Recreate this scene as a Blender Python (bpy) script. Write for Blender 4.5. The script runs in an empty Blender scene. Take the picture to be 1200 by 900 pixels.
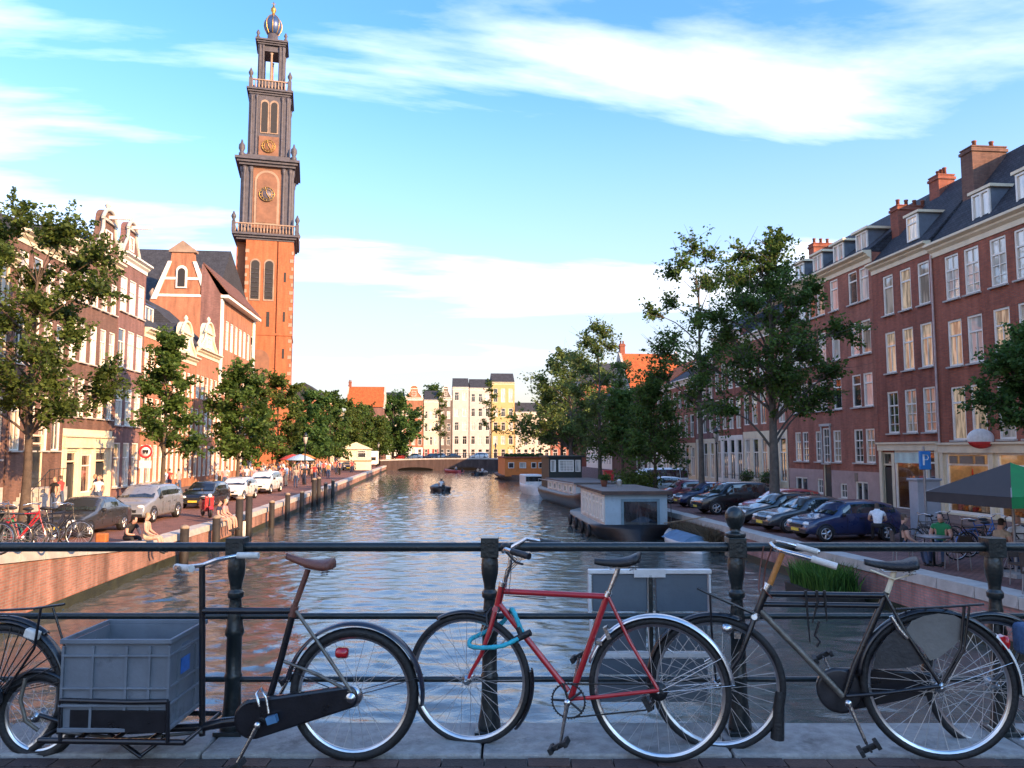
import bpy, bmesh, math, random
import numpy as np
from mathutils import Vector, Matrix
S = bpy.context.scene
COL = S.collection
R = math.radians
random.seed(7); RNG = np.random.default_rng(7)
# ------------------------------------------------------------------ camera
FPX = 900.0; PITCH = math.atan(78/900); YAW = math.atan(90/math.hypot(900, 78)); CZ = 1.6
cam = bpy.data.cameras.new('camera'); camo = bpy.data.objects.new('camera', cam); COL.objects.link(camo)
cam.sensor_width = 36.0; cam.lens = 27.0; cam.clip_start = 0.05; cam.clip_end = 5000
camo.location = (0, 0, CZ); camo.rotation_euler = (math.pi/2 + PITCH, 0, -YAW)
S.camera = camo
# ------------------------------------------------------------------ light
SUN_EL = R(19.5); SUN_AZ = R(44)           # azimuth measured from +X towards -Y (behind the camera, to the right)
sd = Vector((math.cos(SUN_AZ)*math.cos(SUN_EL), -math.sin(SUN_AZ)*math.cos(SUN_EL), math.sin(SUN_EL)))
sl = bpy.data.lights.new('sun', 'SUN'); sl.energy = 2.0; sl.angle = R(0.5); sl.color = (1.0, 0.60, 0.30)
so = bpy.data.objects.new('sun', sl); COL.objects.link(so); so.rotation_euler = sd.to_track_quat('Z', 'Y').to_euler()
so.location = (20, -30, 40)
S.view_settings.view_transform = 'Standard'; S.view_settings.look = 'None'
S.view_settings.exposure = 2.5; S.view_settings.gamma = 1.0
try: S.view_settings.use_curve_mapping = False
except Exception: pass
wd = bpy.data.worlds.new('World'); S.world = wd; wd.use_nodes = True
nt = wd.node_tree; N = nt.nodes; L = nt.links
bg = N['Background']; bg.inputs['Strength'].default_value = 0.15
sky = N.new('ShaderNodeTexSky'); sky.sky_type = 'NISHITA'; sky.sun_disc = False
sky.sun_elevation = SUN_EL; sky.sun_rotation = math.atan2(sd.x, sd.y); sky.air_density = 1.0; sky.dust_density = 1.2; sky.ozone_density = 2.0
def wmath(op, a, b=None):
    n = N.new('ShaderNodeMath'); n.operation = op
    for i, v in enumerate((a, b)):
        if v is None: continue
        if isinstance(v, (int, float)): n.inputs[i].default_value = v
        else: L.new(v, n.inputs[i])
    return n.outputs[0]
tc = N.new('ShaderNodeTexCoord'); sx = N.new('ShaderNodeSeparateXYZ'); L.new(tc.outputs['Generated'], sx.inputs[0])
zz = wmath('MAXIMUM', sx.outputs['Z'], 0.0); den = wmath('ADD', zz, 0.10)
px_ = wmath('DIVIDE', sx.outputs['X'], den); py_ = wmath('DIVIDE', sx.outputs['Y'], den)
cb = N.new('ShaderNodeCombineXYZ'); L.new(px_, cb.inputs[0]); L.new(py_, cb.inputs[1])
mp = N.new('ShaderNodeMapping'); L.new(cb.outputs[0], mp.inputs['Vector'])
mp.inputs['Location'].default_value = (8.2, 2.9, 0); mp.inputs['Rotation'].default_value = (0, 0, R(-24)); mp.inputs['Scale'].default_value = (0.34, 1.05, 1)
n1 = N.new('ShaderNodeTexNoise'); n1.inputs['Scale'].default_value = 0.95; n1.inputs['Detail'].default_value = 9; n1.inputs['Roughness'].default_value = 0.56; n1.inputs['Distortion'].default_value = 0.45
L.new(mp.outputs[0], n1.inputs['Vector'])
rp = N.new('ShaderNodeValToRGB'); rp.color_ramp.elements[0].position = 0.515; rp.color_ramp.elements[1].position = 0.86; L.new(n1.outputs['Fac'], rp.inputs[0])
hz = N.new('ShaderNodeMapRange'); hz.interpolation_type = 'SMOOTHSTEP'; hz.inputs[1].default_value = -0.08; hz.inputs[2].default_value = 0.50; hz.inputs[3].default_value = 0.95; hz.inputs[4].default_value = 0.0; L.new(zz, hz.inputs[0])
hr = N.new('ShaderNodeMapRange'); hr.inputs[1].default_value = 0.07; hr.inputs[2].default_value = 0.36; L.new(zz, hr.inputs[0])
veil = N.new('ShaderNodeMix'); veil.data_type = 'RGBA'; L.new(hr.outputs[0], veil.inputs[0]); veil.inputs[6].default_value = (1.22, 0.95, 0.70, 1); veil.inputs[7].default_value = (1.36, 1.34, 1.32, 1)   # thin haze veil, creamier towards the horizon all round
mx = N.new('ShaderNodeMix'); mx.data_type = 'RGBA'; cf = N.new('ShaderNodeMapRange'); cf.inputs[1].default_value = 0.04; cf.inputs[2].default_value = 0.26; cf.inputs[3].default_value = 0.0; L.new(zz, cf.inputs[0]); L.new(wmath('MULTIPLY', rp.outputs[0], cf.outputs[0]), mx.inputs[0])
vm = N.new('ShaderNodeMix'); vm.data_type = 'RGBA'; L.new(hz.outputs[0], vm.inputs[0]); L.new(veil.outputs[2], vm.inputs[7])
sg = N.new('ShaderNodeMix'); sg.data_type = 'RGBA'; sg.blend_type = 'MULTIPLY'; sg.inputs[0].default_value = 1.0; sg.inputs[7].default_value = (0.265, 0.43, 0.60, 1); L.new(sky.outputs[0], sg.inputs[6])
L.new(sg.outputs[2], vm.inputs[6]); L.new(vm.outputs[2], mx.inputs[6]); mx.inputs[7].default_value = (5.0, 4.5, 4.05, 1); L.new(mx.outputs[2], bg.inputs['Color'])
# ------------------------------------------------------------------ projection helpers (metres from the survey of the photograph)
def ray(u, v):
    x = (u-600)/FPX; y = (450-v)/FPX
    f = math.cos(PITCH)-y*math.sin(PITCH); h = math.sin(PITCH)+y*math.cos(PITCH)
    return Vector((f*math.sin(YAW)+x*math.cos(YAW), f*math.cos(YAW)-x*math.sin(YAW), h))
def W(a, b, z):            # bridge frame (along the railing, away from the viewer, up) -> world
    return Vector((a*math.cos(YAW)+b*math.sin(YAW), -a*math.sin(YAW)+b*math.cos(YAW), z))
def rayb(u, v):
    x = (u-600)/FPX; y = (450-v)/FPX
    return Vector((x, math.cos(PITCH)-y*math.sin(PITCH), math.sin(PITCH)+y*math.cos(PITCH)))
def AT(u, Y):              # world x seen at column u at distance Y
    return (u-510)/903.0*Y*1.0
# ------------------------------------------------------------------ object helpers
def link(o, parent=None):
    COL.objects.link(o)
    if parent is not None: o.parent = parent
    return o
def tag(o, label=None, cat=None, group=None, kind=None):
    if label: o['label'] = label
    if cat: o['category'] = cat
    if group: o['group'] = group
    if kind: o['kind'] = kind
    return o
def empty(name, loc=(0, 0, 0), rz=0.0, label=None, cat=None, group=None):
    o = bpy.data.objects.new(name, None); o.location = loc; o.rotation_euler = (0, 0, rz); o.empty_display_size = 0.2
    link(o); return tag(o, label, cat, group)
def inst(name, me, parent=None, loc=(0, 0, 0), rot=(0, 0, 0), scale=(1, 1, 1)):
    o = bpy.data.objects.new(name, me); o.location = loc; o.rotation_euler = rot; o.scale = scale
    return link(o, parent)
CH = {}
def copy_tree(o, parent=None, remap=None, kids=None):
    c = o.copy(); COL.objects.link(c); c.parent = parent
    if remap and c.type == 'MESH':
        for i, s in enumerate(c.material_slots):
            if s.material and s.material.name in remap:
                q = remap[s.material.name]; s.link = 'OBJECT'; s.material = q
    for ch in (kids or kidmap(o)).get(o.name, []): copy_tree(ch, c, remap, kids or kidmap(o))
    return c
def kidmap(o):
    k = {}
    def rec(x):
        k[x.name] = list(x.children)
        for c in x.children: rec(c)
    rec(o); return k
class MB:
    def __init__(s): s.v = []; s.f = []; s.m = []; s.M = None; s.sm = []
    def add(s, vs, fs, mi=0, sm=False):
        o = len(s.v)
        if s.M is not None: vs = [s.M @ Vector(p) for p in vs]
        s.v.extend([tuple(p) for p in vs]); s.f.extend([tuple(i+o for i in f) for f in fs]); s.m.extend([mi]*len(fs)); s.sm.extend([sm]*len(fs)); return s
    def box(s, c, d, mi=0, rz=0, rx=0, ry=0, taper=1.0):
        x, y, z = d[0]/2, d[1]/2, d[2]/2; t = taper
        vs = [(-x,-y,-z),(x,-y,-z),(x,y,-z),(-x,y,-z),(-x*t,-y*t,z),(x*t,-y*t,z),(x*t,y*t,z),(-x*t,y*t,z)]
        if rz or rx or ry:
            m = Matrix.Rotation(rz, 3, 'Z') @ Matrix.Rotation(ry, 3, 'Y') @ Matrix.Rotation(rx, 3, 'X'); vs = [m @ Vector(p) for p in vs]
        vs = [(p[0]+c[0], p[1]+c[1], p[2]+c[2]) for p in vs]
        return s.add(vs, [(0,3,2,1),(4,5,6,7),(0,1,5,4),(1,2,6,5),(2,3,7,6),(3,0,4,7)], mi)
    def b2(s, lo, hi, mi=0): return s.box([(lo[i]+hi[i])/2 for i in range(3)], [hi[i]-lo[i] for i in range(3)], mi)
    def tube(s, pts, r, n=8, mi=0, caps=True, closed=False, sq=1.0):
        P = [Vector(p) for p in pts]; k = len(P); rr = r if isinstance(r, (list, tuple)) else [r]*k
        vs = []; fs = []; up = None
        for i in range(k):
            if closed: t = P[(i+1) % k]-P[i-1]
            else: t = P[min(i+1, k-1)]-P[max(i-1, 0)]
            if t.length < 1e-9: t = Vector((0, 0, 1))
            t.normalize()
            if up is None:
                up = Vector((0, 0, 1)) if abs(t.z) < 0.9 else Vector((1, 0, 0))
            a = t.cross(up)
            if a.length < 1e-6: a = t.orthogonal()
            a.normalize(); b = a.cross(t).normalized(); up = b
            for j in range(n):
                an = 2*math.pi*j/n+math.pi/n; vs.append(P[i]+a*math.cos(an)*rr[i]+b*math.sin(an)*rr[i]*sq)
        m = k if closed else k-1
        for i in range(m):
            for j in range(n):
                i2 = (i+1) % k; fs.append((i*n+j, i*n+(j+1) % n, i2*n+(j+1) % n, i2*n+j))
        s.add(vs, fs, mi, n > 4)
        if caps and not closed: s.add([vs[j] for j in range(n)], [tuple(range(n))], mi); s.add([vs[(k-1)*n+j] for j in range(n)], [tuple(reversed(range(n)))], mi)
        return s
    def lathe(s, prof, n=16, c=(0, 0, 0), mi=0, axis='Z', ph=0.0, sm=True):
        vs = []; fs = []
        for r, z in prof:
            for j in range(n):
                a = 2*math.pi*j/n+ph; x, y = r*math.cos(a), r*math.sin(a)
                p = (x, y, z) if axis == 'Z' else ((x, z, -y) if axis == 'Y' else (z, x, y))
                vs.append((p[0]+c[0], p[1]+c[1], p[2]+c[2]))
        for i in range(len(prof)-1):
            for j in range(n): fs.append((i*n+j, i*n+(j+1) % n, (i+1)*n+(j+1) % n, (i+1)*n+j))
        fs.append(tuple(reversed(range(n)))); fs.append(tuple(range((len(prof)-1)*n, len(prof)*n)))
        return s.add(vs, fs, mi, sm)
    def torus(s, Rr, r, n=40, m=8, mi=0, c=(0, 0, 0), sy=1.0, a0=0, a1=2*math.pi):
        full = abs(a1-a0-2*math.pi) < 1e-6; vs = []; fs = []; k = n if full else n+1
        for i in range(k):
            a = a0+(a1-a0)*i/n
            for j in range(m):
                b = 2*math.pi*j/m; q = Rr+r*math.cos(b); vs.append((c[0]+q*math.cos(a), c[1]+r*sy*math.sin(b), c[2]+q*math.sin(a)))
        for i in range(n if full else n):
            i2 = (i+1) % k
            for j in range(m): fs.append((i*m+j, i*m+(j+1) % m, i2*m+(j+1) % m, i2*m+j))
        return s.add(vs, fs, mi, True)
    def prism(s, poly, y0, y1, mi=0, plane='XZ'):      # polygon in XZ extruded along Y (or XY along Z, YZ along X)
        n = len(poly)
        def P(p, t): return (p[0], t, p[1]) if plane == 'XZ' else ((p[0], p[1], t) if plane == 'XY' else (t, p[0], p[1]))
        vs = [P(p, y0) for p in poly]+[P(p, y1) for p in poly]
        fs = [tuple(range(n)), tuple(reversed(range(n, 2*n)))]+[(i, i+n, (i+1) % n+n, (i+1) % n) for i in range(n)]
        return s.add(vs, fs, mi)
    def ell(s, c, d, n=12, m=8, mi=0):
        pr = [(max(1e-4, math.sin(math.pi*i/m)), -math.cos(math.pi*i/m)) for i in range(m+1)]
        vs = []; fs = []
        for r, z in pr:
            for j in range(n): a = 2*math.pi*j/n; vs.append((c[0]+d[0]*r*math.cos(a), c[1]+d[1]*r*math.sin(a), c[2]+d[2]*z))
        for i in range(m):
            for j in range(n): fs.append((i*n+j, i*n+(j+1) % n, (i+1)*n+(j+1) % n, (i+1)*n+j))
        return s.add(vs, fs, mi, True)
    def mesh(s, name, mats):
        me = bpy.data.meshes.new(name); me.from_pydata(s.v, [], s.f)
        for m in (mats if isinstance(mats, (list, tuple)) else [mats]): me.materials.append(m)
        me.polygons.foreach_set('material_index', s.m); me.polygons.foreach_set('use_smooth', s.sm)
        bm = bmesh.new(); bm.from_mesh(me); bmesh.ops.recalc_face_normals(bm, faces=bm.faces); bm.to_mesh(me); bm.free()
        me.update(); return me
    def build(s, name, mats, parent=None, loc=(0, 0, 0), rot=(0, 0, 0)):
        return inst(name, s.mesh(name, mats), parent, loc, rot)
def bevel(o, w=0.01, seg=2, ang=40):
    m = o.modifiers.new('bevel', 'BEVEL'); m.width = w; m.segments = seg; m.limit_method = 'ANGLE'; m.angle_limit = R(ang); return o
# ------------------------------------------------------------------ materials
MT = {}
def shader(name):
    m = bpy.data.materials.new(name); m.use_nodes = True; return m, m.node_tree, m.node_tree.nodes['Principled BSDF']
def mat(name, col, rough=0.55, metal=0.0, var=0.18, scale=6.0, bump=0.0, bscale=None, coat=0.0, stain=None, spec=0.5):
    if name in MT: return MT[name]
    m, t, p = shader(name); n = t.nodes; l = t.links
    p.inputs['Roughness'].default_value = rough; p.inputs['Metallic'].default_value = metal; p.inputs['Coat Weight'].default_value = coat
    p.inputs['Specular IOR Level'].default_value = spec
    tcn = n.new('ShaderNodeTexCoord'); no = n.new('ShaderNodeTexNoise'); no.inputs['Scale'].default_value = scale; no.inputs['Detail'].default_value = 6; no.inputs['Roughness'].default_value = 0.6
    l.new(tcn.outputs['Object'], no.inputs['Vector'])
    mr = n.new('ShaderNodeValToRGB'); e = mr.color_ramp.elements
    e[0].position = 0.3; e[1].position = 0.72
    e[0].color = (*[c*(1-var) for c in col], 1); e[1].color = (*[min(1, c*(1+var)) for c in col], 1)
    l.new(no.outputs['Fac'], mr.inputs[0]); out = mr.outputs[0]
    if stain:
        n2 = n.new('ShaderNodeTexNoise'); n2.inputs['Scale'].default_value = stain[1]; n2.inputs['Detail'].default_value = 8; n2.inputs['Roughness'].default_value = 0.7
        l.new(tcn.outputs['Object'], n2.inputs['Vector'])
        r2 = n.new('ShaderNodeValToRGB'); r2.color_ramp.elements[0].position = stain[2]; r2.color_ramp.elements[1].position = stain[2]+0.13; l.new(n2.outputs['Fac'], r2.inputs[0])
        mxn = n.new('ShaderNodeMix'); mxn.data_type = 'RGBA'; l.new(r2.outputs[0], mxn.inputs[0]); l.new(out, mxn.inputs[6]); mxn.inputs[7].default_value = (*stain[0], 1); out = mxn.outputs[2]
    l.new(out, p.inputs['Base Color'])
    rr = n.new('ShaderNodeMapRange'); rr.inputs[3].default_value = max(0.02, rough*0.8); rr.inputs[4].default_value = min(1, rough*1.25); l.new(no.outputs['Fac'], rr.inputs[0]); l.new(rr.outputs[0], p.inputs['Roughness'])
    if bump:
        nb = n.new('ShaderNodeTexNoise'); nb.inputs['Scale'].default_value = bscale or scale*8; nb.inputs['Detail'].default_value = 5; l.new(tcn.outputs['Object'], nb.inputs['Vector'])
        b = n.new('ShaderNodeBump'); b.inputs['Strength'].default_value = bump; b.inputs['Distance'].default_value = 0.02; l.new(nb.outputs['Fac'], b.inputs['Height']); l.new(b.outputs[0], p.inputs['Normal'])
    MT[name] = m; return m
def brick(name, c1, c2, mortar, bw=0.22, bh=0.065, ms=0.008, var=0.36, flat=False, rough=0.85, streak=0.25):
    if name in MT: return MT[name]
    m, t, p = shader(name); n = t.nodes; l = t.links; p.inputs['Roughness'].default_value = rough; p.inputs['Specular IOR Level'].default_value = 0.25
    tcn = n.new('ShaderNodeTexCoord'); s = n.new('ShaderNodeSeparateXYZ'); l.new(tcn.outputs['Object'], s.inputs[0])
    c = n.new('ShaderNodeCombineXYZ')
    if flat: l.new(s.outputs[0], c.inputs[0]); l.new(s.outputs[1], c.inputs[1])
    else:
        a = n.new('ShaderNodeMath'); a.operation = 'ADD'; l.new(s.outputs[0], a.inputs[0]); l.new(s.outputs[1], a.inputs[1]); l.new(a.outputs[0], c.inputs[0]); l.new(s.outputs[2], c.inputs[1])
    b = n.new('ShaderNodeTexBrick'); b.inputs['Scale'].default_value = 1.0; b.inputs['Brick Width'].default_value = bw; b.inputs['Row Height'].default_value = bh; b.inputs['Mortar Size'].default_value = ms
    b.inputs['Color1'].default_value = (*c1, 1); b.inputs['Color2'].default_value = (*c2, 1); b.inputs['Mortar'].default_value = (*mortar, 1); l.new(c.outputs[0], b.inputs['Vector'])
    no = n.new('ShaderNodeTexNoise'); no.inputs['Scale'].default_value = 0.9; no.inputs['Detail'].default_value = 8; no.inputs['Roughness'].default_value = 0.65
    mp2 = n.new('ShaderNodeMapping'); mp2.inputs['Scale'].default_value = (1.9, 1.9, 0.32); l.new(tcn.outputs['Object'], mp2.inputs['Vector']); l.new(mp2.outputs[0], no.inputs['Vector'])
    mr = n.new('ShaderNodeMapRange'); mr.inputs[1].default_value = 0.3; mr.inputs[2].default_value = 0.7; mr.inputs[3].default_value = 1-var; mr.inputs[4].default_value = 1+var; l.new(no.outputs['Fac'], mr.inputs[0])
    mu = n.new('ShaderNodeVectorMath'); mu.operation = 'SCALE'; l.new(b.outputs['Color'], mu.inputs[0]); l.new(mr.outputs[0], mu.inputs['Scale'])
    l.new(mu.outputs[0], p.inputs['Base Color'])
    bu = n.new('ShaderNodeBump'); bu.inputs['Strength'].default_value = 0.35; bu.inputs['Distance'].default_value = 0.01; bu.invert = True; l.new(b.outputs['Fac'], bu.inputs['Height']); l.new(bu.outputs[0], p.inputs['Normal'])
    MT[name] = m; return m
def glassmat(name, col, rough=0.04, var=0.5, emit=None, vscale=0.9, metal=0.0):   # window pane: what stands behind it differs window by window
    if name in MT: return MT[name]
    m, t, p = shader(name); n = t.nodes; l = t.links
    oi = n.new('ShaderNodeObjectInfo'); tcn = n.new('ShaderNodeTexCoord'); no = n.new('ShaderNodeTexNoise'); no.inputs['Scale'].default_value = vscale; no.inputs['Detail'].default_value = 3; mpg = n.new('ShaderNodeMapping'); mpg.inputs['Scale'].default_value = (4.0, 4.0, 0.55)
    ad = n.new('ShaderNodeVectorMath'); ad.operation = 'ADD'; l.new(tcn.outputs['Object'], ad.inputs[0]); sc = n.new('ShaderNodeVectorMath'); sc.operation = 'SCALE'; sc.inputs['Scale'].default_value = 1.0
    cbn = n.new('ShaderNodeCombineXYZ'); mm = n.new('ShaderNodeMath'); mm.operation = 'MULTIPLY'; mm.inputs[1].default_value = 37.0; l.new(oi.outputs['Random'], mm.inputs[0]); l.new(mm.outputs[0], cbn.inputs[0])
    l.new(cbn.outputs[0], ad.inputs[1]); l.new(ad.outputs[0], mpg.inputs['Vector']); l.new(mpg.outputs[0], no.inputs['Vector'])
    r2 = n.new('ShaderNodeValToRGB'); r2.color_ramp.elements[0].position = 0.42; r2.color_ramp.elements[1].position = 0.58
    r2.color_ramp.elements[0].color = (*[c*(1-var) for c in col], 1); r2.color_ramp.elements[1].color = (*col, 1); l.new(no.outputs['Fac'], r2.inputs[0]); l.new(r2.outputs[0], p.inputs['Base Color'])
    p.inputs['Roughness'].default_value = rough; p.inputs['Specular IOR Level'].default_value = 0.9; p.inputs['Coat Weight'].default_value = 1.0; p.inputs['Coat Roughness'].default_value = 0.01; p.inputs['Metallic'].default_value = metal
    if emit:
        l.new(r2.outputs[0], p.inputs['Emission Color']); p.inputs['Emission Strength'].default_value = emit
    b = n.new('ShaderNodeBump'); b.inputs['Strength'].default_value = 0.03; l.new(no.outputs['Fac'], b.inputs['Height']); l.new(b.outputs[0], p.inputs['Coat Normal'])
    MT[name] = m; return m
def clearglass():
    m, t, p = shader('clear_glass'); n = t.nodes; l = t.links; g = n.new('ShaderNodeBsdfGlossy'); g.inputs['Roughness'].default_value = .02; tr = n.new('ShaderNodeBsdfTransparent'); tr.inputs['Color'].default_value = (.92, .94, .93, 1)
    fr = n.new('ShaderNodeFresnel'); fr.inputs['IOR'].default_value = 1.6; ms = n.new('ShaderNodeMixShader'); l.new(fr.outputs[0], ms.inputs[0]); l.new(tr.outputs[0], ms.inputs[1]); l.new(g.outputs[0], ms.inputs[2]); l.new(ms.outputs[0], n['Material Output'].inputs['Surface']); return m
def leafmat(name, c_dark, c_light, trans=0.48):
    if name in MT: return MT[name]
    m, t, p = shader(name); n = t.nodes; l = t.links
    at = n.new('ShaderNodeAttribute'); at.attribute_name = 'tint'
    mxn = n.new('ShaderNodeMix'); mxn.data_type = 'RGBA'; l.new(at.outputs['Fac'], mxn.inputs[0]); mxn.inputs[6].default_value = (*c_dark, 1); mxn.inputs[7].default_value = (*c_light, 1)
    l.new(mxn.outputs[2], p.inputs['Base Color']); p.inputs['Roughness'].default_value = 0.6; p.inputs['Specular IOR Level'].default_value = 0.3
    tr = n.new('ShaderNodeBsdfTranslucent'); l.new(mxn.outputs[2], tr.inputs['Color'])
    ms = n.new('ShaderNodeMixShader'); ms.inputs[0].default_value = trans; l.new(p.outputs[0], ms.inputs[1]); l.new(tr.outputs[0], ms.inputs[2])
    l.new(ms.outputs[0], n['Material Output'].inputs['Surface'])
    MT[name] = m; return m
# ================================================================== materials used widely
black_iron = mat('black_iron', (0.010, 0.016, 0.017), 0.34, 0.0, 0.35, 9, 0.25, 60, coat=0.25, stain=((0.06, 0.07, 0.068), 7.0, 0.66))
white_paint = mat('white_paint', (0.80, 0.76, 0.68), 0.45, 0, 0.10, 3, 0.1)
cream_paint = mat('cream_paint', (0.72, 0.62, 0.44), 0.5, 0, 0.12, 2)
granite = mat('granite', (0.31, 0.305, 0.295), 0.75, 0, 0.30, 14, 0.5, 90, stain=((0.16, 0.155, 0.15), 3.2, 0.55))
coping_m = mat('coping_stone', (0.46, 0.43, 0.39), 0.8, 0, 0.2, 3, 0.3, 40, stain=((0.24, 0.22, 0.2), 2.0, 0.58))
# ================================================================== ground profile
ZW = -2.4; ZQ = -1.4
def xl(Y): return float(np.interp(Y, [-60, 8, 28, 39, 66, 150, 160], [-9.5, -9.5, -9.25, -8.8, -8.9, -9.7, -9.8]))
def xr(Y): return float(np.interp(Y, [-60, 55, 110, 150, 160], [11.3, 11.3, 15.5, 19.0, 19.5]))
def zl(Y): return float(np.interp(Y, [-60, -17, 0, 10, 27], [ZQ, ZQ, 0.05, 0.05, ZQ]))
def zr(Y): return float(np.interp(Y, [-60, -20, -4, 4.5, 13.0, 22], [ZQ, ZQ, 0.05, 0.05, -1.22, -1.35]))
YS = sorted(set([-60, -40, -17, -10, -4, 0, 4.5, 6, 8, 10, 13, 16, 19, 22, 25, 27, 28, 32, 36, 39, 45, 50, 55, 60, 66, 75, 85, 95, 110, 125, 140, 150, 157]))
street_l = brick('street_brick_left', (0.30, 0.135, 0.10), (0.22, 0.105, 0.082), (0.07, 0.055, 0.05), 0.2, 0.1, 0.012, 0.22, flat=True)
street_r = brick('street_brick_right', (0.26, 0.13, 0.11), (0.19, 0.10, 0.09), (0.06, 0.05, 0.05), 0.2, 0.1, 0.012, 0.22, flat=True)
def strip(name, m, fx0, fx1, fz, Ys):
    b = MB()
    for y0, y1 in zip(Ys, Ys[1:]):
        b.add([(fx0(y0), y0, fz(y0)), (fx1(y0), y0, fz(y0)), (fx1(y1), y1, fz(y1)), (fx0(y1), y1, fz(y1))], [(0, 1, 2, 3)])
    o = b.build(name, m); tag(o, kind='structure'); return o
strip('ground', street_l, lambda y: -600, lambda y: xl(y)-0.45, zl, YS)
strip('street', street_r, lambda y: xr(y)+0.45, lambda y: 600, zr, YS)
b = MB(); b.add([(-600, 157, ZQ), (600, 157, ZQ), (600, 1500, ZQ), (-600, 1500, ZQ)], [(0, 1, 2, 3)]); tag(b.build('ground', street_l), kind='structure')
pave_m = brick('pavement_tiles', (0.22, 0.15, 0.13), (0.17, 0.12, 0.11), (0.09, 0.08, 0.07), 0.3, 0.3, 0.012, 0.2, flat=True)
def slab(name, m, x0, x1, Y0, Y1, z0, z1):
    b = MB(); b.b2((x0, Y0, z0), (x1, Y1, z1)); return tag(b.build(name, m), kind='structure')
slab('pavement', pave_m, 20.6, 23.3, 8, 68, ZQ-0.2, ZQ+0.12)
slab('pavement', pave_m, -20.0, -17.7, 27, 90, ZQ-0.2, ZQ+0.12)
# ================================================================== water: a displaced sheet, finer towards the bridge
def water():
    ys = [-30.0, -10.0, 0.0, 3.0]; y = 3.6
    while y < 158: ys.append(y); y += max(0.085, 0.0042*y)
    ys = np.array(ys); nx = 250; xs = np.linspace(-14, 24, nx)
    X, Y = np.meshgrid(xs, ys); Z = np.zeros_like(X)
    g = np.random.default_rng(3)
    for lam, amp, k in ((3.0, 0.004, 8), (1.5, 0.006, 14), (0.85, 0.0080, 22), (0.48, 0.0064, 26)):
        for _ in range(k):
            th = g.normal(math.pi/2, 1.0); lm = lam*g.uniform(0.75, 1.3); ph = g.uniform(0, 6.28)
            q = 2*math.pi/lm; s = np.sin(q*(X*math.cos(th)+Y*math.sin(th))+ph+0.6*np.sin(0.35*X+0.23*Y+ph))
            Z += amp/math.sqrt(k)*1.5*s
    env = 0.75+0.35*np.sin(0.31*X+0.9)*np.sin(0.19*Y+0.4)+0.2*np.sin(0.11*Y-0.5*X)
    Z = ZW+Z*env
    me = bpy.data.meshes.new('water'); ny = len(ys)
    co = np.stack([X, Y, Z], -1).reshape(-1, 3).astype(np.float32)
    ii = np.arange((ny-1)*nx).reshape(ny-1, nx)[:, :-1].ravel()
    q = np.stack([ii, ii+1, ii+nx+1, ii+nx], -1).astype(np.int32)
    fast_mesh(me, co, q); me.polygons.foreach_set('use_smooth', np.ones(len(q), bool))
    m, t, p = shader('canal_water'); n = t.nodes; l = t.links
    p.inputs['Base Color'].default_value = (0.085, 0.092, 0.082, 1); p.inputs['Roughness'].default_value = 0.05; p.inputs['IOR'].default_value = 1.48; p.inputs['Specular IOR Level'].default_value = 1.0
    tcn = n.new('ShaderNodeTexCoord'); mpn = n.new('ShaderNodeMapping'); mpn.inputs['Scale'].default_value = (0.75, 1.25, 1); l.new(tcn.outputs['Object'], mpn.inputs[0])
    a = n.new('ShaderNodeTexNoise'); a.inputs['Scale'].default_value = 3.4; a.inputs['Detail'].default_value = 5; a.inputs['Roughness'].default_value = 0.6; a.inputs['Distortion'].default_value = 0.4; l.new(mpn.outputs[0], a.inputs[0])
    bu = n.new('ShaderNodeBump'); bu.inputs['Strength'].default_value = 0.22; bu.inputs['Distance'].default_value = 0.07; l.new(a.outputs['Fac'], bu.inputs['Height']); l.new(bu.outputs[0], p.inputs['Normal'])
    me.materials.append(m); o = inst('water', me); tag(o, kind='structure')
def fast_mesh(me, co, q, tint=None):
    nf, k = q.shape
    me.vertices.add(len(co)); me.vertices.foreach_set('co', co.ravel())
    me.loops.add(nf*k); me.loops.foreach_set('vertex_index', q.ravel())
    me.polygons.add(nf); me.polygons.foreach_set('loop_start', np.arange(0, nf*k, k, dtype=np.int32))
    try: me.polygons.foreach_set('loop_total', np.full(nf, k, np.int32))
    except Exception: pass
    if tint is not None:
        at = me.attributes.new('tint', 'FLOAT', 'FACE'); at.data.foreach_set('value', tint.astype(np.float32))
    me.update(calc_edges=True)
water()
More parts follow.
